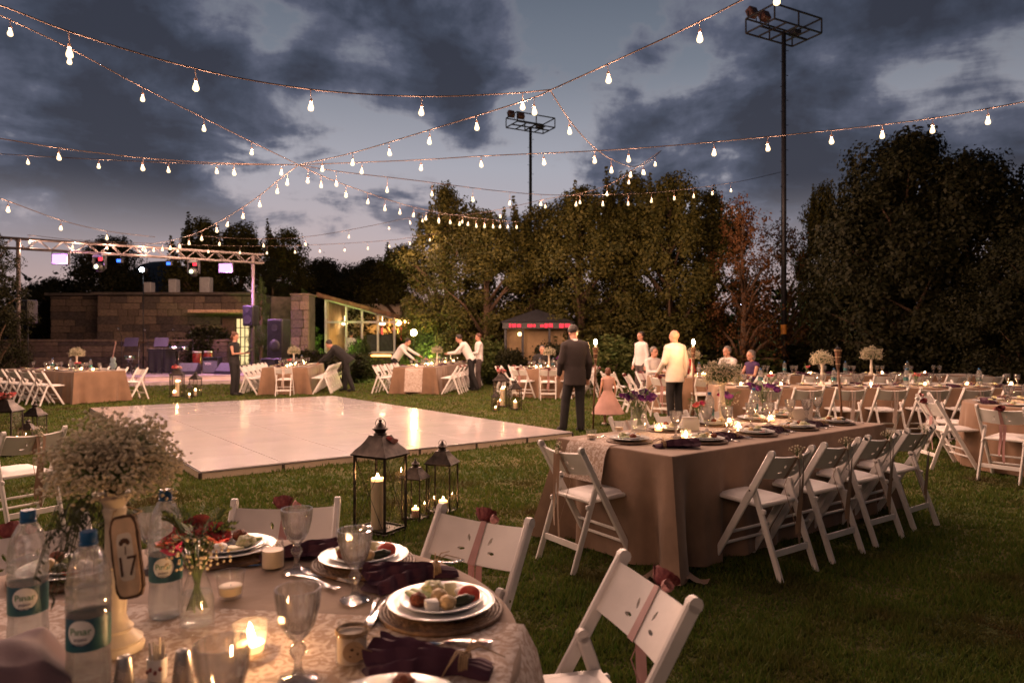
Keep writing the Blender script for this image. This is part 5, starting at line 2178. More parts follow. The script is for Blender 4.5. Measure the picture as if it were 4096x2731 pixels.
def vase_flowers(x, y, h, r, where, blooms, seed, spread=.07, hgt=.11, straight=False, fern=10, gyp=50):
    """glass vase of cut flowers; the bunch is a thing of its own"""
    z = TH + .005
    rr = random.Random(seed)
    t = thing('flower_vase', 'clear glass vase ' + where, 'vase', (x, y, z))
    g = G()
    if straight:
        g.lathe([(0, .006), (r * .96, .005), (r, 0), (r * 1.02, .004), (r * 1.02, h), (r * .97, h), (r * .97, .012), (0, .010)], 32)
        nr = r
    else:
        g.lathe([(0, .012), (r * .9, .008), (r, 0), (r * 1.02, .006), (r * 1.0, h * .45), (r * .72, h * .70), (r * .52, h * .82), (r * .60, h), (r * .56, h), (r * .48, h * .83), (r * .68, h * .70), (r * .95, h * .45), (r * .95, .02), (0, .018)], 32)
        nr = r * .5
    g.build('glass_body', 'glass', t, smooth=50)
    g = G()
    hw = h * .55
    rw = r * .94
    g.lathe([(0, .013), (rw * .98, .014), (rw, .02), (rw, hw * .8), (rw * .93, hw), (0, hw)], 24)
    g.build('water', 'water_body', t, smooth=50)
    b = thing('cut_flowers', ' '.join(sorted(set(blooms))) + ' flowers ' + where, 'flowers', (x, y, z))
    g = G()
    for k in range(26):
        a = rr.uniform(0, 6.28)
        q = rr.random() ** .5
        p0 = Vector((math.cos(a + 2.5) * r * .6 * q, math.sin(a + 2.5) * r * .6 * q, .045 + .015 * rr.random()))
        p1 = Vector((math.cos(a) * nr * .7 * q, math.sin(a) * nr * .7 * q, h * .85))
        p2 = Vector((math.cos(a) * spread * q, math.sin(a) * spread * q, h + hgt * rr.uniform(.4, .9)))
        g.tube([p0, p1, p2], .0021, 4)
    g.build('stems', 'stem_green', b, smooth=180)
    for k, c in enumerate(blooms):
        a = rr.uniform(0, 6.28) if len(blooms) > 3 else (-1.9 + k * 1.0)
        q = spread * (rr.uniform(.45, 1.0) if len(blooms) > 3 else .75)
        o = link('bloom', BL[c], None, b, (q * math.cos(a), q * math.sin(a), h + hgt * rr.uniform(.3, .62)))
        o.rotation_euler = (rr.uniform(.2, .8) * (-math.sin(a)), rr.uniform(.2, .8) * math.cos(a), rr.uniform(0, 6))
    g = G()
    for k in range(fern):
        a = rr.uniform(0, 6.28)
        L = rr.uniform(.05, .11)
        base = Vector((math.cos(a) * spread * .3, math.sin(a) * spread * .3, h + hgt * .3))
        tip = Vector((math.cos(a) * (spread * .6 + L * .6), math.sin(a) * (spread * .6 + L * .6), h + hgt * rr.uniform(.5, 1.25)))
        for j in range(9):
            f_ = j / 8
            c_ = base.lerp(tip, f_) + Vector((0, 0, .02 * math.sin(3 * f_)))
            for s_ in (-1, 1):
                d_ = Vector((-math.sin(a) * s_, math.cos(a) * s_, .4)) * .018 * (1 - .6 * f_) + (tip - base) * .12
                w_ = Vector((math.cos(a), math.sin(a), 0)) * .0035
                g.add([c_, c_ + d_ * .5 + w_, c_ + d_, c_ + d_ * .5 - w_], [(0, 1, 2, 3)])
    g.build('fern_leaves', 'fern_green', b, smooth=0)['kind'] = 'stuff'
    if gyp:
        g = G()
        for k in range(gyp):
            a = rr.uniform(0, 6.28)
            q = spread * rr.uniform(.4, 1.35)
            p1 = Vector((q * math.cos(a), q * math.sin(a), h + hgt * rr.uniform(-.05, .75)))
            g.ell(p1, rr.uniform(.0028, .005), 5, 4)
        g.build('white_sprays', 'flower_white', b, smooth=180)['kind'] = 'stuff'
# ------------------------------------------------------------------ the foreground round table
def pol(a, r):
    return FG.x + r * math.cos(R(a)), FG.y + r * math.sin(R(a))
W_ = {98: 'by the jar candle', 57: 'between the two cut-glass goblets', 15: 'at the edge of the lace runner', 137: 'behind the water bottles', -31: 'beside the tied napkin on the lace'}
for a, w in W_.items():
    x, y = pol(a, .685 if a > 0 else .73)
    setting(x, y, a, w, individual=a in (15, 57), seed=a + 200)
p = P(1150, 2235, TH); napkin(p.x, p.y, R(205), 'plum napkin tied with raffia behind the jar candle', s=1.0)
p = P(1690, 2315, TH); napkin(p.x, p.y, R(25), 'plum napkin tied with raffia between two full plates', s=1.15)
p = P(1790, 2685, TH); napkin(p.x, p.y, R(-8), 'plum napkin tied with raffia lying on the lace', s=1.1)
for (k, px, py, a, lab) in (('fork', 1265, 2335, -38, 'silver fork lying between the two goblets'), ('knife', 1310, 2315, 152, 'silver knife lying between the two goblets'),
                            ('fork', 1490, 2455, -86, 'silver fork left of the plate at the lace edge'), ('knife', 1515, 2450, 90, 'silver knife left of the plate at the lace edge'),
                            ('knife', 1775, 2580, 176, 'silver knife under the plate at the lace edge'), ('fork', 1700, 2610, -8, 'silver fork under the plate at the lace edge'),
                            ('fork', 1730, 2265, 20, 'silver fork beside the chair-side napkin'), ('knife', 915, 2268, 4, 'silver knife near the unlit candle glass')):
    q = P(px, py, TH)
    cutlery(k, q.x, q.y, R(a), lab)
for px, py, lab in ((1187, 2290, 'cut-glass goblet beside the jar candle'), (1420, 2405, 'cut-glass goblet in front of the woven charger'), (1192, 2728, 'cut-glass goblet glowing beside the burning candle glass')):
    q = P(px, py, TH)
    goblet(q.x, q.y, lab, z=TH + .004)
goblet(-.505, 1.22, 'cut-glass goblet with the broad cut rim near the shakers')
goblet(-1.13, 2.19, 'cut-glass goblet behind the table number')
BOT.put((-.865, 1.43, TH + .004), R(10), 'full water bottle with blue cap beside the cloth-covered basket')
BOT.put((-.905, 1.83, TH + .004), R(18), 'full water bottle with blue cap behind the coral flowers')
BOT.put((-1.12, 1.62, TH + .001), R(25), 'full water bottle with blue cap between chair and basket')
q = P(1092, 2272, TH); JAR.put((q.x, q.y, TH), 0, 'plain glass jar filled with cream wax')
q = P(1408, 2655, TH); JART.put((q.x, q.y, TH + .004), R(10), 'glass jar candle tied with twine and a round paper tag')
q = P(922, 2390, TH); TEAU.put((q.x, q.y, TH), 0, 'unlit candle glass beside the coral flowers')
q = P(1003, 2625, TH); TEA.put((q.x, q.y, TH + .004), 0, 'burning candle glass on the lace of the round table')
pedestal_flowers(-.925, 1.63, 'on the round foreground table', near=True)
vase_flowers(-.785, 1.745, .165, .040, 'on the lace runner of the round table', ['coral', 'coral', 'magenta', 'coral', 'coral', 'magenta'], 5, spread=.058, hgt=.105, fern=30, gyp=140)
# dark trailing greenery below the blossom ball
g = G()
rr = random.Random(71)
for k in range(46):
    a = rr.uniform(1.7, 4.6)
    p0 = Vector((0, 0, .0))
    r_ = rr.uniform(.05, .17)
    pts = [p0, p0 + Vector((math.cos(a) * r_ * .7, math.sin(a) * r_ * .7, -.01)), p0 + Vector((math.cos(a) * r_, math.sin(a) * r_, -.08 - .12 * rr.random()))]
    g.tube(pts, .0011, 3)
    for j in range(16):
        c_ = pts[1].lerp(pts[2], j / 15)
        d_ = Vector((rr.uniform(-1, 1), rr.uniform(-1, 1), -.6)).normalized() * rr.uniform(.015, .035)
        s_ = Vector((rr.uniform(-1, 1), rr.uniform(-1, 1), 0)) * .003
        g.add([c_, c_ + d_ * .5 + s_, c_ + d_, c_ + d_ * .5 - s_], [(0, 1, 2, 3)])
tag(g.build('trailing_greenery', 'fern_dark', None, (-.925, 1.63, TH + .366), smooth=0), 'dark trailing greenery hanging under the white blossom ball', 'greenery')
# table number: bark-edged board leaning on the pedestal
t = thing('table_number', 'bark edged wooden board with the table number 17', 'sign', (-.842, 1.560, TH + .105), R(10))
def slab(w, h, th, jag, seed):
    rr = random.Random(seed)
    n = 40
    out = []
    for k in range(n):
        a = 2 * math.pi * k / n
        ca, sa = math.cos(a), math.sin(a)
        x = (abs(ca) ** .45) * (1 if ca > 0 else -1) * w / 2
        z = (abs(sa) ** .35) * (1 if sa > 0 else -1) * h / 2
        q = 1 + rr.uniform(-jag, jag)
        out.append((x * q, z * (1 + rr.uniform(-jag, jag) * .3)))
    return out
tilt = Matrix.Rotation(R(-9), 3, 'X') @ Matrix.Rotation(R(-9), 3, 'Y')
def board(w, h, y0, y1, jag, name, m, par, seed):
    o_ = slab(w, h, 0, jag, seed)
    n = len(o_)
    vs = [tilt @ Vector((x, y0, z + .135)) for x, z in o_] + [tilt @ Vector((x, y1, z + .135)) for x, z in o_]
    fs = [tuple(range(n)), tuple(range(2 * n - 1, n - 1, -1))] + [(k, n + k, n + (k + 1) % n, (k + 1) % n) for k in range(n)]
    g = G().add(vs, fs)
    return g.build(name, m, par, smooth=30)
bd = board(.060, .185, -.006, .006, .05, 'bark_board', 'bark', t, 1)
mat('wood_cut', (.66, .47, .30), .7, var=.1, vscale=25)
board(.050, .172, -.0085, -.006, .03, 'pale_face', 'wood_cut', bd, 2)
board(.033, .105, -.0095, -.0086, .01, 'number_field', 'ivory', bd, 3)
me = text_mesh('17', .046, .0005)
for v in me.vertices:
    x, y, d = v.co
    v.co = tilt @ Vector((x, -.0103 - d * .5, y * 1.35 + .112))
me.materials.append(MATS['print_brown'])
link('number_digits', me, None, bd)
g = G()
for k in range(5):
    a = R(90 + (k - 2) * 40)
    g.ell(tilt @ Vector((.007 * math.cos(a), -.0105, .165 + .006 * math.sin(a))), (.0045, .0008, .0062), 8, 5)
g.tube([tilt @ Vector((0, -.0105, .140)), tilt @ Vector((.001, -.0105, .158))], .0009, 4)
g.build('printed_sprig', 'print_brown', bd, smooth=180)
g = G()
for sx in (-1, 1):
    g.tube([tilt @ Vector((sx * .022, -.004, .222)), Vector((sx * .030 - .03, .05, .226)), Vector((-.055, .100, .228))], .0014, 5)
g.build('twine', 'raffia', t, smooth=180)
# basket with the folded cloth at the left
bx = thing('bread_basket', 'slatted wooden bread basket at the edge of the round table', 'basket', (-1.05, 1.36, TH + .004), R(32))
for k in range(3):
    for s in (-1, 1):
        g = G(); g.box((0, s * .085, .018 + k * .026), (.25, .007, .02), ch=.002); g.build('slat', 'wood_pale', bx)
        g = G(); g.box((s * .122, 0, .018 + k * .026), (.007, .162, .02), ch=.002); g.build('slat', 'wood_pale', bx)
for sx in (-1, 1):
    for sy in (-1, 1):
        g = G(); g.box((sx * .115, sy * .078, .042), (.012, .012, .08), ch=.002); g.build('corner_post', 'wood_pale', bx)
g = G(); g.box((0, 0, .004), (.24, .165, .006)); g.build('bottom', 'wood_pale', bx)
g = G()
def drape(u, v):
    x, y = (u - .5) * .34, (v - .5) * .25
    e_ = max(abs(x) - .12, 0) + max(abs(y) - .085, 0)
    z = .098 - e_ * 1.1 + .008 * math.sin(14 * u + 3 * v) * math.sin(9 * v) + .016 * math.cos(3.1 * (u - .5)) * math.cos(3.1 * (v - .5))
    return (x * (1 if e_ == 0 else .97), y, max(.012, z))
g.grid(drape, 30, 24)
mat('cloth_mauve', (.20, .125, .14), .85, var=.1, bump=.15, bscale=220, sheen=.3)
tag(g.build('basket_cloth', 'cloth_mauve', None, (-1.05, 1.36, TH + .004), R(32), smooth=180), 'dusky mauve cloth spread over the bread basket', 'cloth')
# shakers and toothpicks
def shaker(x, y, label):
    t = thing('shaker', label, 'shaker', (x, y, TH + .004))
    g = G()
    g.lathe([(0, 0), (.021, 0), (.022, .003), (.0135, .072), (.012, .0755), (.0, .0775)], 24)
    g.build('shaker_body', 'steel_shaker', t, smooth=50)
    g = G()
    for k in range(5):
        a = k * 1.256
        g.lathe([(.0009, .0772), (.0009, .078), (0, .078)], 6, (.0045 * math.cos(a), .0045 * math.sin(a), 0))
    g.build('pour_holes', 'black_plastic', t)
shaker(-.79, 1.425, 'conical steel shaker beside the water bottle')
shaker(-.685, 1.455, 'conical steel shaker beside the broad rimmed goblet')
t = thing('toothpick_holder', 'white printed cup of paper wrapped toothpicks between the shakers', 'toothpick holder', (-.755, 1.49, TH + .004))
g = G(); g.lathe([(0, 0), (.018, 0), (.019, .002), (.020, .045), (.0185, .045), (.0175, .004), (0, .004)], 24); g.build('cup', 'porcelain', t, smooth=50)
g = G()
for k in range(4):
    a = -1.57 + (k - 1.5) * .5
    g.ell((.0197 * math.cos(a), .0197 * math.sin(a), .02 + .006 * (k % 2)), (.004, .004, .005), 8, 6)
g.build('printed_flowers', 'rose_burgundy', t, smooth=180)
rr = random.Random(5)
for k in range(14):
    a, q = rr.uniform(0, 6.28), .012 * rr.random() ** .5
    g = G(); g.tube([(q * math.cos(a), q * math.sin(a), .006), (q * 1.5 * math.cos(a), q * 1.5 * math.sin(a), .075 + rr.uniform(-.005, .008))], .0021, 5); g.build('toothpick', 'ivory', t)

# ------------------------------------------------------------------ the near long table
RG = 'near long table'
for i, uu in enumerate((.68, 1.31, 1.90, 2.50)):
    c = RTp(uu, .27)
    setting(c.x, c.y, 0, 'at seat %s from the corner fold, near long table' % ('one', 'two', 'three', 'four')[i], seed=300 + i)
    q = RTp(uu + .30, .25); napkin(q.x, q.y, UA + R(-8), 'plum tied napkin beside plate %s from the corner, near long table' % ('one', 'two', 'three', 'four')[i], s=1.05) if i < 3 else None
    for k, (du, dv, a) in enumerate(((-.215, -.02, 90), (-.245, 0, 90), (.205, -.06, 86))):
        q = RTp(uu + du, .27 + dv); cutlery('fork' if k != 1 else 'knife', q.x, q.y, UA + R(a), 'silver cutlery along the chair side of the near long table', RG + ' cutlery')
    q = RTp(uu + .02, .54); goblet(q.x, q.y, 'cut-glass goblet along the middle of the near long table', RG + ' goblets', TH + .004, cheap=False)
c = RTp(.26, .60); setting(c.x, c.y, 0, 'at the head of the near long table', seed=310)
q = RTp(.28, .25); napkin(q.x, q.y, UA + R(150), 'plum tied napkin lying across the corner of the near long table', s=1.2)
for du, dv, k in ((.2, .86, 'fork'), (.23, .89, 'knife')):
    q = RTp(du, dv); cutlery(k, q.x, q.y, UA + R(10), 'silver %s beside the head plate on the long table' % k)
for i, uu in enumerate((.95, 1.55, 2.15, 2.62)):
    c = RTp(uu, .84)
    setting(c.x, c.y, 0, 'on the far side of the near long table', group=RG + ' far side', seed=320 + i)
    q = RTp(uu + .2, .6); goblet(q.x, q.y, 'cut-glass goblet on the far side of the near long table', RG + ' far goblets', TH + .004)
for (px, py, lab) in ((2365, 1760, 'unlit candle glass at the outer corner of the near long table'), (2475, 1728, 'unlit candle glass beside the purple flowers')):
    q = P(px, py, TH); TEAU.put((q.x, q.y, TH + .005), 0, lab)
for (px, py, lab) in ((2634, 1730, 'burning candle glass behind the head plate on the long table'), (2742, 1760, 'brightest burning candle glass before the white napkin holder'), (2952, 1722, 'burning candle glass between the plum napkin and plates'), (2915, 1700, 'small burning candle glass at the pedestal foot'), (3085, 1690, 'burning candle glass farther along the near long table')):
    q = P(px, py, TH); TEA.put((q.x, q.y, TH + .005), 0, lab)
q = P(2555, 1728, TH); vase_flowers(q.x, q.y, .20, .062, 'at the end of the near long table', ['purple'] * 11, 15, spread=.13, hgt=.16, straight=True, fern=22, gyp=70)
q = P(2790, 1700, TH); vase_flowers(q.x, q.y, .12, .034, 'left of the pedestal on the near long table', ['coral', 'magenta', 'coral'], 16, spread=.06, hgt=.10)
q = P(2915, 1688, TH); vase_flowers(q.x, q.y, .16, .036, 'right of the pedestal on the near long table', ['purple', 'purple', 'magenta', 'purple'], 17, spread=.07, hgt=.12)
q = P(3055, 1668, TH); vase_flowers(q.x, q.y, .19, .05, 'behind the second bottle on the near long table', ['purple'] * 8, 18, spread=.13, hgt=.16, straight=True, fern=16, gyp=40)
q = P(2888, 1702, TH); pedestal_flowers(q.x, q.y, 'on the near long table', r=.17)
q = P(2838, 1703, TH); BOTS.put((q.x, q.y, TH + .004), 0, 'water bottle with blue cap beside the pedestal on the long table')
q = P(3015, 1675, TH); BOTS.put((q.x, q.y, TH + .004), 0, 'water bottle with blue cap before the tall purple flowers')
q = P(2755, 1722, TH)
t = thing('napkin_holder', 'white box holder with paper napkins on the near long table', 'napkin holder', (q.x, q.y, TH + .005), R(12))
for s in (-1, 1):
    g = G(); g.box((0, s * .036, .045), (.15, .006, .09), ch=.001); g.build('side_plate', 'porcelain', t)
g = G(); g.box((0, 0, .004), (.15, .07, .006)); g.build('base', 'porcelain', t)
for k in range(5):
    g = G(); g.box((0, -.022 + k * .011, .056), (.14, .008, .10), ch=.001); g.build('paper_napkin', 'shirt_white', t)
q = P(3130, 1662, TH); JAR.put((q.x, q.y, TH + .004), 0, 'cream wax jar between goblets on the near long table')
mat('sign_card', (.70, .62, .55), .7, var=.05)
q = RTp(2.55, .62)
g = G()
g.add([(-.1, -.05, 0), (.1, -.05, 0), (.1, 0, .10), (-.1, 0, .10), (-.1, .05, 0), (.1, .05, 0)], [(0, 1, 2, 3), (3, 2, 5, 4)])
tag(g.build('folded_card', 'sign_card', None, (q.x, q.y, TH + .005), R(14), smooth=0), 'white folded card tent at the far end of the near long table', 'card')

# ------------------------------------------------------------------ the other tables: bottles, glasses, plates, candles
def dress(rectfn, n_side, sides, where, seed, ped=True, bottles=2, lights=4, vases=0, u0=.3, du=.62, mid=.5):
    """rectfn(u, v) -> point; sides: list of v for the plate rows"""
    rr = random.Random(seed)
    for s, v in enumerate(sides):
        for i in range(n_side):
            uu = u0 + du * i
            c = rectfn(uu, v)
            o = tag(link('dinner_plate', PL_BIG, None, None, (c.x, c.y, TH + .004), rr.uniform(0, 6)), 'white dinner plate ' + where, 'plate', where + ' plates')
            if rr.random() < .75:
                t = thing('starter_portion', 'mixed cold starters on a plate ' + where, 'food', (c.x, c.y, TH + .0122), rr.uniform(0, 6), where + ' starters')
                for (n, fx, fy) in (('salad_mound', .03, .03), ('tomato_slice', -.04, .02), ('cheese_slice', .0, -.045), ('feta_cube', .05, -.02)):
                    link(n, FOOD[n], None, t, (fx, fy, .0005), rr.uniform(0, 6))
            v2 = v + (.19 if v < mid else -.19)
            c = rectfn(uu + .1, v2)
            goblet(c.x, c.y, 'stemmed glass ' + where, where + ' glasses', TH + .003, cheap=True)
            if rr.random() < .7:
                c = rectfn(uu + .28, v + rr.uniform(-.02, .02))
                napkin(c.x, c.y, rr.uniform(0, 6.28), 'plum tied napkin ' + where, where + ' napkins')
    L = u0 * 2 + du * (n_side - 1)
    for k in range(lights):
        c = rectfn(L * (k + .5 + rr.uniform(-.25, .25)) / lights, mid + rr.uniform(-.1, .1))
        TEA.put((c.x, c.y, TH + .0045), 0, 'burning candle glass ' + where, group=where + ' candles')
    for k in range(bottles):
        c = rectfn(L * (k + .62) / (bottles + .2), mid + rr.uniform(.04, .1))
        BOTS.put((c.x, c.y, TH + .004), 0, 'blue capped water bottle ' + where, group=where + ' bottles')
    for k in range(vases):
        c = rectfn(L * (k + .3) / (vases + .1) + .1, mid - .06)
        vase_flowers(c.x, c.y, .12, .034, where + ((', nearer the torch', ', nearer the dark trees')[k] if vases > 1 else ''), ['coral', 'magenta', 'coral', 'purple'][:3 + k % 2], seed * 7 + k, spread=.06, hgt=.1, fern=6, gyp=14)

def rfn(c, d_, n_, L, W):
    c0 = c - d_ * L / 2 - n_ * W / 2
    return lambda u, v: c0 + d_ * u + n_ * v
dress(rfn(LTc, LV, LU, 3.8, 1.2), 5, (.22, .98), 'on the stage-side table', 81, bottles=3, lights=4, vases=1, mid=.6)
q = LTc + LV * (-.9) - LU * .05
pedestal_flowers(q.x, q.y, 'on the stage-side table', r=.17)
dress(rfn(T1, d1, n1, 4.0, 1.2), 6, (.22, .98), 'on the table beside the woman in black', 82, bottles=2, lights=4, vases=1, mid=.6)
q = T1 + d1 * -.4
pedestal_flowers(q.x, q.y, 'on the table beside the woman in black', r=.18)
dress(rfn(T2, d2, n2, 6.4, 1.2), 9, (.22, .98), 'on the waiters\' table', 83, bottles=3, lights=6, vases=1, mid=.6)
q = T2 + d2 * -.3
pedestal_flowers(q.x, q.y, 'on the waiters\' table', r=.18)
XR, YR = Vector((1, 0, 0)), Vector((0, 1, 0))
dress(rfn(Vector((6.1, 11.25, 0)), XR, YR, 5.6, 1.0), 8, (.2, .8), 'on the long table by the hedge', 84, bottles=4, lights=7, vases=2)
q = Vector((4.94, 11.15, 0)); pedestal_flowers(q.x, q.y, 'on the long table by the hedge', r=.17)
dress(rfn(Vector((7.6, 15.2, 0)), XR, YR, 5.0, 1.0), 7, (.2, .8), 'on the farthest table under the dark trees', 85, bottles=3, lights=4, vases=1)
q = Vector((7.75, 15.1, 0)); pedestal_flowers(q.x, q.y, 'on the farthest table under the dark trees', r=.22)

def dress_round(c, n, where, seed, lights=3, bottles=1, start=0):
    rr = random.Random(seed)
    for k in range(n):
        a = R(start) + 2 * math.pi * k / n
        x, y = c.x + .68 * math.cos(a), c.y + .68 * math.sin(a)
        tag(link('dinner_plate', PL_BIG, None, None, (x, y, TH + .002), rr.uniform(0, 6)), 'white dinner plate ' + where, 'plate', where + ' plates')
        t = thing('starter_portion', 'mixed cold starters on a plate ' + where, 'food', (x, y, TH + .0102), rr.uniform(0, 6), where + ' starters')
        for (n_, fx, fy) in (('salad_mound', .03, .03), ('tomato_slice', -.04, .02), ('cheese_slice', .0, -.045)):
            link(n_, FOOD[n_], None, t, (fx, fy, .0005), rr.uniform(0, 6))
        a2 = a + .18
        goblet(c.x + .47 * math.cos(a2), c.y + .47 * math.sin(a2), 'stemmed glass ' + where, where + ' glasses', TH + .001, cheap=True)
        a2 = a + .36
        napkin(c.x + .7 * math.cos(a2), c.y + .7 * math.sin(a2), rr.uniform(0, 6.28), 'plum tied napkin ' + where, where + ' napkins', s=.9)
    for k in range(lights):
        a = rr.uniform(0, 6.28)
        TEA.put((c.x + .3 * math.cos(a + 2.1 * k), c.y + .3 * math.sin(a + 2.1 * k), TH + .0015), 0, 'burning candle glass ' + where, group=where + ' candles')
    for k in range(bottles):
        BOTS.put((c.x - .2 + .35 * k, c.y - .12, TH + .0015), 0, 'blue capped water bottle ' + where, group=where + ' bottles')
    pedestal_flowers(c.x + .05, c.y + .05, where, r=.17, z=TH + .0015)
dress_round(RA, 9, 'on the round table near the kiosk', 91, 3, 2, 10)
dress_round(RB, 9, 'on the round table behind the bald man', 92, 4, 2, 25)
dress_round(RC, 9, 'on the round table near the hedge end', 93, 3, 1, 0)
q = RA + Vector((.32, .1, 0)); vase_flowers(q.x, q.y, .2, .05, 'on the round table near the kiosk', ['purple'] * 4, 94, spread=.1, hgt=.14, straight=True, fern=8, gyp=10)
# ------------------------------------------------------------------ stage, truss and show lights
SA_, SB_ = Vector((-15.2, 22.0, 0)), Vector((-8.9, 25.0, 0))
su = (SB_ - SA_).normalized()
sn = Vector((-su.y, su.x, 0))
SL = (SB_ - SA_).length
SZ = .30
sang = math.atan2(su.y, su.x)
t = thing('stage', 'low stage platform with pale edge in front of the stone building', 'stage', SA_, sang)
npl = 7
for i in range(npl):
    for j in range(3):
        g = G(); g.box(((i + .5) * SL / npl, (j + .5) * 1.6, SZ - .02), (SL / npl - .01, 1.59, .04), ch=.003); g.build('deck_panel', 'deck', t)
g = G(); g.box((SL / 2, 2.4, SZ / 2 - .02), (SL - .04, 4.76, SZ - .045)); g.build('substructure', 'skirt_dark', t)
for i in range(npl):
    g = G(); g.box(((i + .5) * SL / npl, -.008, .19), (SL / npl - .012, .02, .12), ch=.002); g.build('fascia_board', 'skirt_cream', t)
    g = G(); g.box(((i + .5) * SL / npl, -.16, .065), (SL / npl - .012, .30, .13), ch=.003); g.build('step_board', 'deck', t)

# truss
TA, TB = Vector((-14.95, 21.2, 0)), Vector((-9.25, 25.0, 0))
tu = (TB - TA).normalized()
tL = (TB - TA).length
tz = Vector((0, 0, 1))
tn = Vector((-tu.y, tu.x, 0))
t = thing('lighting_truss', 'metal box truss on two posts carrying the stage lights', 'truss', TA)
Z0, Z1, HW = 4.28, 4.58, .15
for (z, s) in ((Z0, -1), (Z0, 1), (Z1, -1), (Z1, 1)):
    g = G()
    g.tube([-tu * .45 + tn * s * HW + tz * z, tu * (tL + .35) + tn * s * HW + tz * z], .026, 8)
    g.build('chord', 'truss', t, smooth=180)
nb = 24
for i in range(nb):
    a, b = -.45 + (tL + .8) * i / nb, -.45 + (tL + .8) * (i + 1) / nb
    for s in (-1, 1):
        za, zb = (Z0, Z1) if i % 2 == 0 else (Z1, Z0)
        g = G(); g.tube([tu * a + tn * s * HW + tz * za, tu * b + tn * s * HW + tz * zb], .011, 6); g.build('brace', 'truss', t, smooth=180)
    if i % 2 == 0:
        g = G(); g.tube([tu * a - tn * HW + tz * Z0, tu * a + tn * HW + tz * Z0], .011, 6); g.build('brace', 'truss', t, smooth=180)
for q in (0, tL):
    base = tu * q
    g = G()
    g.tube([base + tz * 0, base + tz * Z1], .06, 10)
    g.build('post', 'truss', t, smooth=180)
    g = G(); g.box(base + tz * .015, (.6, .6, .03), ch=.004); g.build('base_plate', 'truss', t)

def on_truss(px):
    m = (px - CX) / FPX
    k = (m * TA.y - TA.x) / (tu.x - m * tu.y)
    return TA + tu * k
emat('stage_violet', (.85, .33, 1.0), 1.9)
emat('stage_white', (.82, .92, 1.0), 60.0)
emat('par_red', (1.0, .03, .05), 2.5)
emat('par_blue', (.04, .16, 1.0), 2.5)
emat('glint', (.9, 1.0, .6), 2.0)
def par(px, z, m, label, w, h, dep, name='stage_light', beam=False):
    p = on_truss(px)
    t = thing(name, label, 'stage light', (p.x, p.y - .17, 0), math.atan2(-p.x * .0 - 1, 0) + math.pi / 2)
    g = G(); g.box((0, .0, z), (w, dep, h), ch=.015); g.build('housing', 'black_plastic', t)
    g = G(); g.box((0, -dep / 2 - .004, z), (w * .86, .008, h * .84), ch=.003); g.build('lens_panel', m, t)
    g = G()
    g.bar((-w / 2 - .012, 0, z), (-w / 2 - .012, 0, z + h / 2 + .05), .012, .03, .002)
    g.bar((w / 2 + .012, 0, z), (w / 2 + .012, 0, z + h / 2 + .05), .012, .03, .002)
    g.bar((-w / 2 - .02, 0, z + h / 2 + .05), (w / 2 + .02, 0, z + h / 2 + .05), .03, .012, .002)
    g.tube([(0, 0, z + h / 2 + .05), (0, .02, Z0)], .014, 6)
    g.build('yoke', 'black_metal', t)
    if beam:                                     # the lamp's own light, thrown down over stage front and dance floor
        ld = bpy.data.lights.new('beam', 'SPOT')
        ld.energy = 700
        ld.color = (.82, .32, 1.0)
        ld.spot_size = R(125)
        ld.spot_blend = .6
        ld.shadow_soft_size = .15
        lo = bpy.data.objects.new('beam', ld)
        COL.objects.link(lo)
        lo.parent = t
        lo.location = (0, -dep / 2 - .18, z)
        lo.rotation_euler = (R(52), 0, R(-18))
par(257, 4.02, 'stage_violet', 'bright violet flood lamp hanging nearer the left truss post', .52, .34, .12, beam=True)
par(912, 4.02, 'stage_violet', 'bright violet flood lamp hanging nearer the right truss post', .50, .34, .12, beam=True)
par(420, 4.08, 'par_red', 'small red lamp on the truss beside the left moving head', .15, .11, .16)
par(492, 4.06, 'par_blue', 'small blue lamp on the truss left of the white spot', .15, .11, .16)
par(688, 4.06, 'par_blue', 'small blue lamp on the truss right of the white spot', .15, .11, .16)
par(792, 4.08, 'par_red', 'small red lamp on the truss beside the right moving head', .15, .11, .16)
def mover(px, label):
    p = on_truss(px)
    t = thing('moving_head', label, 'stage light', (p.x, p.y - .02, 0))
    g = G(); g.box((0, 0, Z0 - .09), (.34, .28, .12), ch=.02); g.build('base', 'black_plastic', t)
    for s in (-1, 1):
        g = G(); g.bar((s * .18, 0, Z0 - .14), (s * .18, 0, Z0 - .50), .05, .12, .015, up=(0, 1, 0)); g.build('arm', 'black_plastic', t)
    g = G(); g.ell((0, 0, Z0 - .44), (.15, .2, .17), 14, 10); h_ = g.build('head', 'black_plastic', t, smooth=180)
    g = G(); g.ell((0, -.19, Z0 - .44), (.07, .02, .07), 12, 8); g.build('lens', 'glint', h_, smooth=180)
mover(400, 'black moving head lamp hanging under the truss between violet and blue lamps')
mover(776, 'black moving head lamp hanging under the truss right of the spot')
# white spot on a tall stand
p = D(573, 1080, 27)
t = thing('spot_stand', 'bright white spot on a thin stand behind the stage', 'stage light', (p.x, p.y, 0))
g = G()
for k in range(3):
    a = k * 2.1
    g.tube([(0, 0, .9), (.6 * math.cos(a), .6 * math.sin(a), 0)], .014, 6)
g.tube([(0, 0, .3), (0, 0, p.z)], .02, 8)
g.build('tripod', 'black_metal', t, smooth=180)
g = G(); g.lathe([(.10, 0), (.12, .03), (.13, .2), (0, .2)], 16, (0, 0, 0)); g.v = [(x, z - .1, y + p.z) for x, y, z in g.v]; g.build('lamp_can', 'black_plastic', t)
g = G(); g.ell((0, -.12, p.z), (.085, .02, .085), 14, 8); g.build('lens', 'stage_white', t, smooth=180)

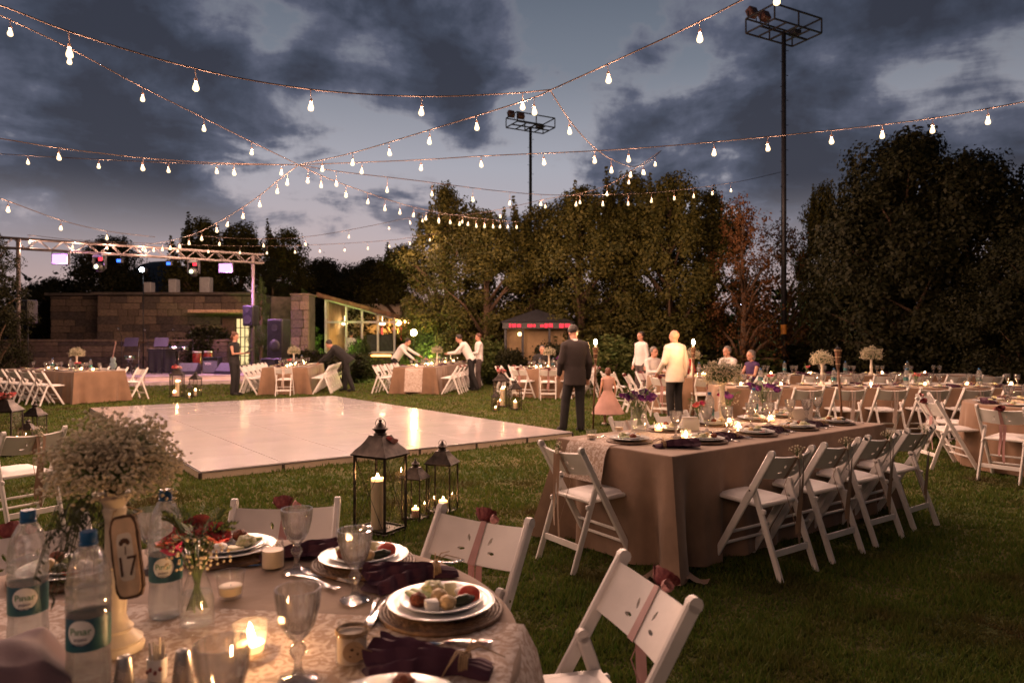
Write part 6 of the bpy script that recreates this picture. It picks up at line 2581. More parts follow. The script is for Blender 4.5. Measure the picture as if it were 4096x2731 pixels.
# pole speakers and the bass stack
def speaker(px, d, zc, w, h, label, stand=True):
    p = D(px, 1365, d)
    if stand:
        t = thing('speaker_stand', 'black tripod stand under the ' + label, 'stand', (p.x, p.y, 0))
        for k in range(3):
            a = k * 2.1 + .4
            g = G(); g.tube([(0, 0, .75), (.5 * math.cos(a), .5 * math.sin(a), 0)], .014, 6); g.build('leg', 'black_metal', t, smooth=180)
        g = G(); g.tube([(0, 0, .2), (0, 0, zc - h / 2)], .018, 8); g.build('pole', 'black_metal', t, smooth=180)
    t = thing('loudspeaker', label, 'speaker', (p.x, p.y, 0), R(-12))
    g = G(); g.box((0, 0, zc), (w, w * .9, h), ch=.03); c_ = g.build('cabinet', 'black_plastic', t)
    g = G(); g.box((0, -w * .45 - .006, zc), (w * .86, .012, h * .9), ch=.003); gr = g.build('grille', 'black_metal', t)
    for (zz, r_) in ((zc - h * .18, w * .36), (zc + h * .28, w * .2)):
        g = G(); g.lathe([(r_, 0), (r_ * .96, .012), (r_ * .4, .004), (0, .012)], 20); g.v = [(x, -w * .45 - .012 - z, y + zz) for x, y, z in g.v]; g.build('cone', 'black_plastic', gr, smooth=60)
speaker(112, 21.6, 1.47 + .92, .40, .72, 'loudspeaker raised beside the left truss post')
speaker(1003, 24.7, 1.47 + .90, .42, .72, 'loudspeaker raised beside the right truss post')
speaker(1115, 24.5, 1.47 + .10, .60, 1.35, 'tall black loudspeaker on the bass cabinet beside the pillar', False)
speaker(1105, 24.35, .45, .78, .90, 'black bass cabinet standing on the grass beside the stage', False)

def deckp(px, d):
    p = D(px, 1365, d)
    return (p.x, p.y, SZ)
# microphones
for (px, d, h, lab) in ((487, 25.2, 1.62, 'microphone stand nearest the guitar'), (592, 25.4, 1.58, 'microphone stand in the middle of the stage'), (703, 26.0, 1.60, 'microphone stand beside the small drums'), (772, 26.8, 1.5, 'microphone stand behind the congas')):
    t = thing('microphone_stand', lab, 'microphone stand', deckp(px, d))
    g = G(); g.tube([(0, 0, .0), (0, 0, h - .25)], .011, 6); g.tube([(0, 0, h - .3), (.05, -.30, h)], .008, 6); g.build('pole', 'black_metal', t, smooth=180)
    g = G()
    for k in range(3):
        a = k * 2.1
        g.tube([(0, 0, .12), (.28 * math.cos(a), .28 * math.sin(a), .01)], .01, 5)
    g.build('foot', 'black_metal', t, smooth=180)
    g = G(); g.ell((.055, -.33, h + .01), (.03, .03, .03), 10, 8); g.tube([(.05, -.30, h), (.03, -.18, h - .02)], [.02, .014], 8); g.build('microphone', 'chrome', t, smooth=180)
# congas
def conga(px, d, label):
    t = thing('conga_drum', label, 'drum', deckp(px, d))
    g = G(); g.lathe([(.11, .06), (.13, .2), (.165, .45), (.17, .58), (.155, .78)], 20, cap=False); g.build('shell', 'conga_red', t, smooth=60)
    g = G(); g.lathe([(.158, .76), (.163, .79), (.158, .80), (0, .80)], 20); g.build('skin', 'ivory', t, smooth=40)
    g = G(); g.lathe([(.162, .74), (.168, .75), (.168, .78), (.162, .785)], 20); g.build('rim', 'chrome', t, smooth=40)
    g = G()
    for k in range(3):
        a = k * 2.1
        g.tube([(.11 * math.cos(a), .11 * math.sin(a), .3), (.25 * math.cos(a), .25 * math.sin(a), 0)], .012, 6)
    g.build('stand', 'chrome', t, smooth=180)
mat('conga_red', (.16, .02, .012), .25, var=.3, vscale=10, coat=.5)
conga(788, 26.0, 'dark red conga drum, front one of the pair')
conga(832, 26.5, 'dark red conga drum, rear one of the pair')
t = thing('small_drums', 'pair of chrome timbale drums on one stand', 'drum', deckp(715, 26.2))
for s in (-1, 1):
    g = G(); g.lathe([(.16, .82), (.165, .83), (.165, .99), (.155, 1.0), (0, .995)], 20, (s * .18, 0, 0)); g.build('shell', 'chrome', t, smooth=50)
g = G(); g.tube([(0, 0, 0), (0, 0, .9)], .018, 6); g.bar((-.3, 0, .85), (.3, 0, .85), .03, .03, .004)
for k in range(3):
    g.tube([(0, 0, .3), (.3 * math.cos(k * 2.1), .3 * math.sin(k * 2.1), 0)], .012, 5)
g.build('stand', 'chrome', t, smooth=60)
# drum kit pieces
t = thing('cymbal_stand', 'cymbal and hi-hat on a chrome stand among the music stands', 'cymbal stand', deckp(555, 26.2))
g = G(); g.tube([(0, 0, 0), (0, 0, 1.15)], .014, 6)
for k in range(3):
    g.tube([(0, 0, .35), (.32 * math.cos(k * 2.1), .32 * math.sin(k * 2.1), 0)], .012, 5)
g.build('stand', 'chrome', t, smooth=180)
mat('brass', (.55, .36, .12), .25, metal=1, var=.1)
g = G(); g.lathe([(.24, 1.10), (.10, 1.135), (.04, 1.15), (0, 1.16)], 24); g.v = [(x, y, z + x * .25) for x, y, z in g.v]; g.build('cymbal', 'brass', t, smooth=60)
t = thing('snare_drum', 'snare drum on a low chrome stand', 'drum', deckp(520, 26.0))
g = G(); g.lathe([(.18, .5), (.185, .51), (.185, .64), (.18, .65), (0, .645)], 20); g.build('shell', 'chrome', t, smooth=50)
g = G()
for k in range(3):
    g.tube([(.1 * math.cos(k * 2.1), .1 * math.sin(k * 2.1), .5), (.25 * math.cos(k * 2.1 + 2), .25 * math.sin(k * 2.1 + 2), 0)], .012, 5)
g.build('stand', 'chrome', t, smooth=180)
# keyboard with black cover, music stands, amplifier, monitors
t = thing('keyboard', 'keyboard on a stand with black cloth, in mid stage', 'keyboard', deckp(655, 25.6))
g = G(); g.box((0, 0, .86), (1.1, .32, .10), ch=.01); g.build('case', 'black_plastic', t)
g = G(); g.box((0, -.08, .912), (1.0, .13, .008), ch=.001); g.build('keys', 'ivory', t)
g = G(); g.grid(lambda u, v: ((u - .5) * 1.0, -.165 - .03 * math.sin(22 * u) * v, .82 - .78 * v), 30, 6); g.build('cloth', 'suit_black', t, smooth=180)
for s in (-1, 1):
    g = G(); g.bar((s * .4, -.1, 0), (s * .4, .12, .81), .03, .03, .004); g.bar((s * .4, .12, 0), (s * .4, -.1, .81), .03, .03, .004)
    g.build('stand_leg', 'black_metal', t)
for (px, d, lab) in ((528, 25.0, 'music stand beside the cymbal'), (648, 25.0, 'music stand before the keyboard')):
    t = thing('music_stand', lab, 'music stand', deckp(px, d))
    g = G(); g.box((0, -.05, 1.15), (.5, .012, .34), Matrix.Rotation(R(-20), 3, 'X'), .003); g.build('desk', 'black_plastic', t)
    g = G(); g.tube([(0, 0, 0), (0, 0, 1.1)], .012, 6)
    for k in range(3):
        g.tube([(0, 0, .25), (.28 * math.cos(k * 2.1), .28 * math.sin(k * 2.1), .01)], .01, 5)
    g.build('pole', 'black_metal', t, smooth=180)
t = thing('amplifier', 'grey fronted amplifier box beside the wedge monitor', 'amplifier', deckp(850, 25.6), R(-8))
g = G(); g.box((0, 0, .30), (.62, .30, .60), ch=.02); g.build('cabinet', 'black_plastic', t)
mat('amp_cloth', (.10, .10, .11), .8, var=.2, vscale=60)
g = G(); g.box((0, -.155, .25), (.56, .012, .42), ch=.003); g.build('speaker_cloth', 'amp_cloth', t)
g = G(); g.box((0, -.155, .53), (.56, .012, .09), ch=.003); g.build('control_panel', 'chrome', t)
me = text_mesh('VOX', .12, .003)
for v in me.vertices:
    v.co = (v.co.x - .08, -.163 - v.co.z, v.co.y + .36)
me.materials.append(MATS['ivory'])
link('badge', me, None, t)
for (px, d, a, lab) in ((752, 25.0, 5, 'grey wedge monitor at the stage edge before the congas'), (905, 25.1, -20, 'black wedge monitor at the stage edge beside the woman')):
    t = thing('stage_monitor', lab, 'speaker', deckp(px, d), R(a))
    g = G()
    g.add([(-.36, -.22, 0), (.36, -.22, 0), (.36, .24, 0), (-.36, .24, 0), (-.36, -.20, .10), (.36, -.20, .10), (.36, .10, .40), (-.36, .10, .40), (.36, .24, .36), (-.36, .24, .36)],
          [(3, 2, 1, 0), (0, 1, 5, 4), (4, 5, 6, 7), (7, 6, 8, 9), (9, 8, 2, 3), (0, 4, 7, 9, 3), (1, 2, 8, 6, 5)])
    g.build('cabinet', 'black_plastic', t, smooth=20)
    g = G(); g.add([(-.32, -.195, .115), (.32, -.195, .115), (.32, .085, .397), (-.32, .085, .397)], [(0, 1, 2, 3)]); g.v = [(x, y - .006, z + .006) for x, y, z in g.v]; g.build('grille', 'amp_cloth', t, smooth=0)
t = thing('guitar', 'pale green guitar upright on a floor stand', 'guitar', deckp(452, 25.6), R(-15))
mat('guitar_green', (.35, .50, .30), .3, var=.1, coat=.4)
g = G(); g.ell((0, 0, .30), (.17, .03, .15), 16, 10); g.ell((0, 0, .50), (.13, .03, .12), 16, 10); g.build('body', 'guitar_green', t, smooth=180)
g = G(); g.bar((0, -.02, .55), (.12, -.02, 1.05), .04, .02, .004, up=(0, 1, 0)); g.box((.135, -.02, 1.12), (.06, .02, .15), ch=.004); g.build('neck', 'wood_pale', t)
g = G(); g.tube([(-.15, .1, 0), (0, .05, .35), (.15, .1, 0)], .012, 6); g.tube([(0, .05, .35), (0, .05, .55)], .012, 6); g.tube([(-.12, -.1, .1), (0, .05, .3), (.12, -.1, .1)], .01, 6); g.build('stand', 'black_metal', t, smooth=180)

# ------------------------------------------------------------------ stone building behind the stage
def box_variants():
    out = []
    for k in range(6):
        rr = random.Random(k)
        g = G(); g.box((0, 0, 0), (1, 1, 1), ch=.06)
        g.v = [(x + rr.uniform(-.025, .025), y + rr.uniform(-.04, .04), z + rr.uniform(-.03, .03)) for x, y, z in g.v]
        me = g.mesh('stone', 20)
        me.materials.append(MATS[('stone_a', 'stone_b', 'stone_c')[k % 3]])
        out.append(me)
    return out
STONES = box_variants()
def masonry(parent, x0, x1, z0, z1, y, seed, hmin=.16, hmax=.30, wmin=.28, wmax=.75, voids=(), depth=.10, ztop=None, axis='x'):
    """courses of rough stones on the front (-y) of a wall; every stone is a part"""
    rr = random.Random(seed)
    z = z0
    n = 0
    while z < z1 - .05:
        h = min(rr.uniform(hmin, hmax), z1 - z)
        if z1 - z - h < .1:
            h = z1 - z
        x = x0
        while x < x1 - .02:
            w = min(rr.uniform(wmin, wmax), x1 - x)
            if x1 - x - w < .12:
                w = x1 - x
            cx_, cz_ = x + w / 2, z + h / 2
            if not any(a - .02 < cx_ < b + .02 and c - .02 < cz_ < d_ + .02 for a, b, c, d_ in voids):
                pr = rr.uniform(0, .03)
                o = link('stone', STONES[rr.randrange(6)], None, parent, (cx_, y - pr / 2, cz_) if axis == 'x' else (y - pr / 2, cx_, cz_))
                o.scale = (w - .014, depth + pr, h - .014) if axis == 'x' else (depth + pr, w - .014, h - .014)
                n += 1
            x += w
        z += h
    return n
BD = 30.0
def bX(px, d=BD):
    return (px - CX) / FPX * d
t = thing('stone_building', 'single storey rough stone building with flat roof behind the stage', 'building', (0, 0, 0))
xl, xr = bX(392), bX(1010)
g = G(); g.box(((xl + xr) / 2, BD + 2.06, 1.72), (xr - xl, 4.0, 3.44)); g.build('wall_core', 'mortar', t)
dx0, dx1 = bX(893), bX(942)
wx0, wx1 = bX(948), bX(1000)
masonry(t, xl, xr, 1.0, 3.42, BD, 1, hmin=.2, hmax=.36, wmin=.4, wmax=.95, voids=[(dx0 - .1, dx1 + .05, 0, 2.5), (wx0 - .05, wx1 + .05, 0, 2.5)])
g = G(); g.box(((xl + xr) / 2, BD + 1.9, 3.50), (xr - xl + .2, 4.5, .12), ch=.01); g.build('roof_slab', 'mortar', t)
g = G(); g.box(((bX(800) + xr) / 2, BD - .55, 2.72), (xr - bX(800), 1.2, .14), ch=.01); g.build('canopy', 'wood_pale', t)
g = G(); g.box(((dx0 + dx1) / 2, BD - .06, 1.25), (dx1 - dx0, .08, 2.4), ch=.005); dr = g.build('door', 'door_brown', t)
g = G(); g.ell((dx1 - .08, BD - .12, 1.1), .03, 8, 6); g.build('handle', 'chrome', dr, smooth=180)
emat('window_glow', (1.0, .74, .34), .95)
g = G(); g.box(((wx0 + wx1) / 2, BD - .045, 1.45), (wx1 - wx0, .05, 2.0)); wn_ = g.build('window', 'window_glow', t)
g = G()
for k in range(4):
    x = wx0 + (wx1 - wx0) * k / 3
    g.bar((x, BD - .09, .45), (x, BD - .09, 2.45), .035, .03, .002)
for k in range(6):
    g.bar((wx0, BD - .095, .45 + .4 * k), (wx1, BD - .095, .45 + .4 * k), .03, .03, .002)
g.build('window_bars', 'door_brown', wn_)
lx0, lx1 = bX(205, 31.5), bX(392, 31.5)
t = thing('stone_annexe', 'lower recessed stone annexe at the end of the building', 'building', (0, 0, 0))
g = G(); g.box(((lx0 + lx1) / 2 + .1, 31.5 + 1.56, 1.75), (lx1 - lx0 + .2, 3.0, 3.5)); g.build('wall_core', 'mortar', t)
masonry(t, lx0, lx1, 1.2, 3.5, 31.5, 2, hmin=.22, hmax=.36, wmin=.45, wmax=.95)
g = G(); g.box(((lx0 + lx1) / 2, 31.5 + 1.4, 3.57), (lx1 - lx0 + .2, 3.5, .12), ch=.01); g.build('roof_slab', 'mortar', t)
t = thing('terrace_wall', 'long low stone terrace wall between the stage and the building', 'wall', (0, 0, 0))
tx0, tx1 = bX(-120, 28), bX(912, 28)
g = G(); g.box(((tx0 + tx1) / 2, 28.3, .73), (tx1 - tx0, .5, 1.46)); g.build('wall_core', 'mortar', t)
masonry(t, tx0, tx1, .35, 1.46, 28.0, 3, hmin=.2, hmax=.34, wmin=.5, wmax=1.1)
g = G(); g.box(((tx0 + tx1) / 2, 28.25, 1.51), (tx1 - tx0 + .1, .75, .09), ch=.01); g.build('coping', 'stone_c', t)
# air conditioners on the roof
for (px, w, lab) in ((598, .31, 'narrow air conditioner box nearest the white spot'), (697, .34, 'air conditioner box in the middle of the roof'), (825, .45, 'wide air conditioner box above the doorway')):
    h = {.31: .48, .34: .62, .45: .70}[w]
    p = Vector((bX(px, 31), 31, 3.56))
    t = thing('air_conditioner', lab, 'air conditioner', p)
    g = G(); g.box((0, 0, h / 2 + .04), (w, .4, h), ch=.02); g.build('case', 'ac_white', t)
    for q_ in range(5):
        g = G(); g.box((0, -.203, .15 + q_ * h * .18), (w * .8, .01, .02)); g.build('louvre', 'ac_white', t)
    g = G(); g.box((-w * .35, 0, .02), (.05, .42, .04)); g.box((w * .35, 0, .02), (.05, .42, .04)); g.build('feet', 'black_metal', t)
# stone gate pillar
PDp = 27.0
t = thing('gate_pillar', 'tall pale stone pillar with a darker wing wall', 'pillar', (0, 0, 0))
x0, x1 = bX(1165, PDp), bX(1237, PDp)
g = G(); g.box(((x0 + x1) / 2, PDp + .45, 1.62), (x1 - x0 - .03, .8, 3.24)); g.build('pillar_core', 'mortar', t)
masonry(t, x0, x1, .2, 3.24, PDp, 4, hmin=.32, hmax=.4, wmin=.3, wmax=.5, depth=.12)
g = G(); g.box((x0 - .55, PDp + 1.0, 1.62), (1.1, .3, 3.24), R(25)); g.build('wing_wall', 'stone_b', t)
g = G(); g.box(((x0 + x1) / 2, PDp + .4, 3.28), (x1 - x0 + .06, .98, .07), ch=.01); g.build('cap_stone', 'stone_a', t)

# ------------------------------------------------------------------ glass pavilion
PVD = 33.0
xa, xb = bX(1303, PVD), bX(1578, PVD)
zf, zl, zr = .95, 3.45, 2.55
t = thing('glass_pavilion', 'lit glass garden pavilion with sloping tiled roof', 'pavilion', (0, 0, 0))
def rz_(x):
    return zl + (zr - zl) * (x - xa) / (xb - xa)
xs_ = [xa, bX(1385, PVD), bX(1448, PVD), bX(1512, PVD), xb]
zt = 2.38
for x in xs_:
    g = G(); g.bar((x, PVD, zf), (x, PVD, rz_(x)), .10, .10, .01, up=(0, 1, 0)); g.build('mullion', 'frame_white', t)
g = G(); g.bar((xa, PVD - .005, zt), (xb, PVD - .005, zt), .09, .09, .01); g.build('transom', 'frame_white', t)
g = G(); g.bar((xa, PVD - .005, zl), (xb, PVD - .005, zr), .09, .12, .01); g.build('top_rail', 'frame_white', t)
g = G(); g.bar((xa, PVD, zf), (xb, PVD, zf), .10, .10, .01); g.build('bottom_rail', 'frame_white', t)
for a, b in zip(xs_, xs_[1:]):
    g = G(); g.add([(a + .05, PVD, zf + .05), (b - .05, PVD, zf + .05), (b - .05, PVD, zt - .04), (a + .05, PVD, zt - .04)], [(0, 1, 2, 3)]); g.build('pane', 'pane', t, smooth=0)
    g = G(); g.add([(a + .05, PVD, zt + .04), (b - .05, PVD, zt + .04), (b - .05, PVD, rz_(b) - .05), (a + .05, PVD, rz_(a) - .05)], [(0, 1, 2, 3)]); g.build('pane', 'pane', t, smooth=0)
g = G(); g.bar((xb, PVD, zf), (xb, PVD + 4, zf), .1, .1, .01); g.bar((xb, PVD + 4, zf), (xb, PVD + 4, zr), .1, .1, .01, up=(0, 1, 0)); g.bar((xb, PVD, zr - .05), (xb, PVD + 4, zr - .05), .1, .1, .01); g.build('side_frame', 'frame_white', t)
g = G(); g.add([(xb + .01, PVD + .05, zf), (xb + .01, PVD + 4, zf), (xb + .01, PVD + 4, zr), (xb + .01, PVD + .05, zr)], [(0, 1, 2, 3)]); g.build('pane', 'pane', t, smooth=0)
g = G(); g.bar((xa - .3, PVD + 1.9, zl + .20), (xb + .3, PVD + 1.9, zr + .05), 4.8, .16, .02); rf = g.build('roof', 'roof_tile', t)
g = G(); g.bar((xa - .3, PVD - .53, zl + .20), (xb + .3, PVD - .53, zr + .05), .04, .20, .01); g.build('fascia', 'roof_tile', rf)
mat('pav_wall', (.55, .44, .32), .7, var=.1, vscale=2)
mat('pav_dark', (.05, .06, .05), .6, var=.2)
g = G(); g.box(((xa + xb) / 2, PVD + 3.9, 2.2), (xb - xa, .15, 2.5)); g.build('back_wall', 'pav_wall', t)
g = G(); g.box((xa + .05, PVD + 2.0, 2.2), (.12, 3.8, 2.5)); g.build('side_wall', 'pav_wall', t)
g = G(); g.box(((xa + xb) / 2, PVD + 1.95, zf / 2 - .03), (xb - xa + .2, 4.1, zf - .06)); g.build('plinth', 'stone_b', t)
g = G(); g.box(((xs_[2] + xb) / 2, PVD + .5, zf + .45), (xb - xs_[2] - .3, .4, .8), ch=.02); g.build('bar_counter', 'pav_dark', t)
g = G(); g.box((xs_[0] + .7, PVD + 3.7, 2.15), (.9, .3, .08)); g.box((xs_[0] + .7, PVD + 3.7, 1.7), (.9, .3, .06)); g.build('shelf', 'door_brown', t)
emat('pav_lamp', (1.0, .72, .40), 10.0)
emat('pav_red', (1.0, .10, .08), 2.0)
for (x, y) in ((xs_[1] - .6, PVD + 2.2), (xs_[3] - .2, PVD + 2.2)):
    g = G(); g.lathe([(0, 0), (.10, 0), (.16, .06), (.10, .11), (0, .12)], 16, (x, y, 2.30)); g.tube([(x, y, 2.4), (x, y, 2.75)], .01, 5); g.build('ceiling_lamp', 'pav_lamp', t, smooth=60)
for x in (xs_[2] + .25, xs_[3] + .1, xs_[3] + .5):
    g = G(); g.box((x, PVD + 3.78, 2.0), (.05, .04, 1.1)); g.build('red_strip', 'pav_red', t)
emat('strip_orange', (1.0, .42, .10), 5.0)
g = G(); g.box(((bX(1478, PVD) + bX(1566, PVD)) / 2, PVD - .12, zf - .14), (bX(1566, PVD) - bX(1478, PVD), .06, .09), ch=.01); g.build('strip_light', 'strip_orange', t)
# ------------------------------------------------------------------ kiosk under the trees
KD = 23.6
kx0, kx1 = bX(2010, KD), bX(2290, KD)
kc = (kx0 + kx1) / 2
t = thing('kiosk', 'small kiosk with red lit sign band under the leafy trees', 'kiosk', (0, 0, 0))
emat('kiosk_red', (1.0, .04, .06), 1.5)
mat('kiosk_wall', (.20, .13, .06), .7, var=.15, vscale=3)
g = G(); g.box((kc, KD + 1.1, .97), (kx1 - kx0 - .3, 1.6, 1.94)); g.build('wall', 'kiosk_wall', t)
g = G()
g.add([(kx0 - .1, KD - .1, 2.12), (kx1 + .1, KD - .1, 2.12), (kx1 + .1, KD + 2.1, 2.12), (kx0 - .1, KD + 2.1, 2.12), (kc, KD + 1.0, 2.6)], [(0, 1, 4), (1, 2, 4), (2, 3, 4), (3, 0, 4), (3, 2, 1, 0)])
g.build('roof', 'mast_black', t, smooth=0)
rr = random.Random(2)
x = kx0
while x < kx1 - .1:
    w = rr.uniform(.08, .22)
    if rr.random() < .82:
        g = G(); g.box((x + w / 2, KD - .12, 2.0 + rr.uniform(-.01, .01)), (w * .8, .03, rr.uniform(.08, .14)), ch=.006); g.build('sign_letter', 'kiosk_red', t)
    x += w
g = G(); g.box((kc, KD - .06, 2.0), (kx1 - kx0, .06, .2)); g.build('sign_board', 'black_plastic', t)
for x in (kx0 + .1, kc - .5, kc + .4, kx1 - .1):
    g = G(); g.bar((x, KD, 0), (x, KD, 1.92), .08, .08, .01, up=(0, 1, 0)); g.build('post', 'mast_black', t)
emat('kiosk_lamp', (1.0, .62, .25), 5.0)
g = G(); g.ell((kc - .6, KD + .12, 1.72), (.07, .07, .07), 10, 8); g.build('lamp', 'kiosk_lamp', t, smooth=180)
# pergola by the hedge
mat('pergola_green', (.07, .20, .17), .6, var=.1)
t = thing('pergola', 'thin green metal pergola behind the hedge', 'pergola', (0, 0, 0))
pts_ = [(2770, 30), (2860, 27.5), (2955, 26)]
for px, d in pts_:
    p = D(px, 1365, d)
    g = G(); g.bar((p.x, p.y, 0), (p.x, p.y, 2.2), .06, .06, .005, up=(0, 1, 0)); g.build('post', 'pergola_green', t)
for (a, b) in zip(pts_, pts_[1:]):
    p, q = D(a[0], 1365, a[1]), D(b[0], 1365, b[1])
    g = G(); g.bar((p.x, p.y, 2.23), (q.x, q.y, 2.23), .06, .06, .005); g.build('beam', 'pergola_green', t)
# ------------------------------------------------------------------ garden lamps (they light the trees in the photograph)
def garden_lamp(px, d, h, label, col, watt, size=.09, spot=None):
    p = D(px, 1365, d)
    t = thing('garden_lamp', label, 'garden lamp', (p.x, p.y, 0))
    g = G(); g.lathe([(.09, 0), (.09, .02), (.03, .04), (.025, h - .08), (.05, h - .05)], 12); g.build('post', 'black_metal', t, smooth=50)
    g = G(); g.ell((0, 0, h), (size, size, size), 14, 10); g.build('globe', emat('globe_' + str(px), col, watt), t, smooth=180)
garden_lamp(1655, 25.3, 1.79, 'bright garden lamp globe among the shrubs beside the pavilion', (1.0, .68, .22), 120, .11)
garden_lamp(1640, 36.0, 2.4, 'tall garden lamp behind the pavilion lighting the trees orange', (1.0, .50, .12), 2200, .10)
garden_lamp(1705, 25.7, .35, 'low garden lamp hidden under the leafy trees near the shrub', (.95, 1.0, .25), 900, .10)
garden_lamp(2870, 29, .45, 'low greenish garden lamp behind the autumn tree', (.6, 1.0, .4), 900, .10)
garden_lamp(3590, 33, .45, 'low garden lamp far behind the dark trees', (.85, 1.0, .65), 700, .10)
p = D(1258, 1365, 28.2)
garden_lamp(1262, 28.2, .4, 'low green garden lamp at the foot of the clipped conifer', (.65, 1.0, .14), 1300, .10)
g = G(); g.add([], [])
t = thing('wall_floodlight', 'small cold white floodlight glimpsed between the autumn trees', 'floodlight', D(2962, 1213, 34))
g = G(); g.box((0, .05, 0), (.2, .12, .16), ch=.02); g.build('housing', 'black_plastic', t)
g = G(); g.box((0, -.015, 0), (.16, .01, .12), ch=.003); g.build('lens', emat('cold_white', (.7, .75, 1.0), 18), t)
g = G(); g.tube([(0, .06, -.08), (0, .06, -3.2)], .03, 6); g.build('pole', 'black_metal', t)
# ------------------------------------------------------------------ floodlight masts
def mast(px, d, top, label):
    p = D(px, 1365, d)
    zt_ = CAM_H + (CY - top) / FPX * d
    t = thing('floodlight_mast', label, 'mast', (p.x, p.y, 0), R(28))
    g = G(); g.tube([(0, 0, 0), (0, 0, zt_ - .5)], [.10, .075], 12); g.build('pole', 'mast_black', t, smooth=180)
    for k in range(22):
        z = 2.5 + k * (zt_ - 3.2) / 22
        s = 1 if k % 2 else -1
        g = G(); g.tube([(0, 0, z), (s * .2, -.02, z)], .012, 5); g.build('climbing_peg', 'mast_black', t)
    W_m, D_m, H_m = 1.15, .62, .5
    zb = zt_ - .55
    for z in (zb, zb + H_m):
        for (a, b) in (((-W_m, -D_m), (W_m, -D_m)), ((W_m, -D_m), (W_m, D_m)), ((W_m, D_m), (-W_m, D_m)), ((-W_m, D_m), (-W_m, -D_m))):
            g = G(); g.bar((*a, z), (*b, z), .05, .05, .005); g.build('platform_rail', 'mast_black', t)
    for x in (-W_m, 0, W_m):
        for y in (-D_m, D_m):
            g = G(); g.bar((x, y, zb), (x, y, zb + H_m), .045, .045, .005, up=(0, 1, 0)); g.build('platform_post', 'mast_black', t)
    g = G(); g.bar((0, -D_m, zb + .01), (0, D_m, zb + .01), .06, .06, .005); g.bar((-W_m, 0, zb + .01), (W_m, 0, zb + .01), .06, .06, .005); g.bar((-W_m * .5, -D_m, zb), (-W_m * .5, D_m, zb), .05, .05, .005); g.bar((W_m * .5, -D_m, zb), (W_m * .5, D_m, zb), .05, .05, .005); g.build('platform_floor', 'mast_black', t)
    for (x, y) in ((-.85, D_m), (-.25, D_m)):
        g = G(); g.box((x, y, zb + H_m + .28), (.36, .26, .34), Matrix.Rotation(R(-25), 3, 'X'), .03); fl = g.build('floodlight', 'mast_red', t)
        g = G(); g.bar((x - .2, y, zb + H_m), (x - .2, y, zb + H_m + .3), .02, .04, .003, up=(0, 1, 0)); g.bar((x + .2, y, zb + H_m), (x + .2, y, zb + H_m + .3), .02, .04, .003, up=(0, 1, 0)); g.build('bracket', 'mast_black', fl)
    g = G(); g.box((.55, 0, zb + .12), (.35, .3, .18), ch=.02); g.build('control_box', 'mast_black', t)
    g = G(); g.lathe([(.102, 1.72), (.104, 1.72), (.104, 2.05), (.102, 2.05)], 12); g.build('warning_band', 'tag_orange', t, smooth=40)
mat('mast_red', (.075, .035, .028), .5, var=.2)
mast(3135, 24.2, 70, 'tall black floodlight mast with platform beside the autumn trees')
mast(2122, 37.5, 470, 'more distant floodlight mast rising behind the leafy trees')
# ------------------------------------------------------------------ bamboo torches
def torch(px, d, lit, label, lean=0):
    p = D(px, 1365, d)
    t = thing('bamboo_torch', label, 'torch', (p.x, p.y, 0))
    g = G(); g.tube([(lean, 0, 0), (lean * .5, 0, .65), (0, 0, 1.12)], [.014, .016, .016], 8); g.build('pole', 'bamboo', t, smooth=180)
    g = G(); g.lathe([(.016, 1.10), (.022, 1.14), (.030, 1.22), (.044, 1.36), (.046, 1.37), (.040, 1.37)], 16, flute=lambda i, th: 1 + .06 * math.cos(8 * th)); g.build('basket', 'bamboo', t, smooth=40)
    for z in (1.17, 1.26, 1.345):
        r_ = .022 + (z - 1.14) * .108
        g = G(); g.lathe([(r_ + .002, z), (r_ + .007, z + .006), (r_ + .003, z + .014)], 14); g.build('binding', 'raffia', t, smooth=50)
    g = G(); g.lathe([(.036, 1.36), (.036, 1.385), (.014, 1.395), (.012, 1.42), (0, 1.42)], 14); g.build('oil_can', 'black_metal', t, smooth=50)
    if lit:
        f = link('flame', FLAME, None, t, (0, 0, 1.415)); f.scale = (3.6, 3.6, 3.4)
torch(2382, 11.6, True, 'burning bamboo torch beside the man in the dark suit', -.04)
torch(2773, 12.1, True, 'burning bamboo torch beside the bald man', 0)
torch(3352, 9.1, False, 'unlit bamboo torch before the long table by the hedge', .08)
# ------------------------------------------------------------------ people
def remesh(g, voxel, smooth_it=3, name='body'):
    me = bpy.data.meshes.new('tmp')
    me.from_pydata(g.v, [], g.f)
    o = bpy.data.objects.new('tmp', me)
    COL.objects.link(o)
    m = o.modifiers.new('r', 'REMESH')
    m.mode = 'VOXEL'
    m.voxel_size = voxel
    if smooth_it:
        s = o.modifiers.new('s', 'SMOOTH')
        s.factor = .5
        s.iterations = smooth_it
    dg = bpy.context.evaluated_depsgraph_get()
    out = bpy.data.meshes.new_from_object(o.evaluated_get(dg))
    bpy.data.objects.remove(o)
    bpy.data.meshes.remove(me)
    out.name = name
    out.polygons.foreach_set('use_smooth', [True] * len(out.polygons))
    return out

def limb(g, pts, rads, n=12):
    g.tube(pts, rads, n)
    for p, r in zip(pts, rads):
        g.ell(p, r, n, 8)

def loft(g, rings, n=18):
    """rings: (centre, rx, ry, rotation matrix) -> closed loft of ellipses"""
    vs, fs = [], []
    for c, rx, ry, M in rings:
        for k in range(n):
            a = 2 * math.pi * k / n
            vs.append(Vector(c) + M @ Vector((rx * math.cos(a), ry * math.sin(a), 0)))
    for i in range(len(rings) - 1):
        for k in range(n):
            fs.append((i * n + k, i * n + (k + 1) % n, (i + 1) * n + (k + 1) % n, (i + 1) * n + k))
    fs += [tuple(range(n - 1, -1, -1)), tuple((len(rings) - 1) * n + k for k in range(n))]
    g.add(vs, fs)

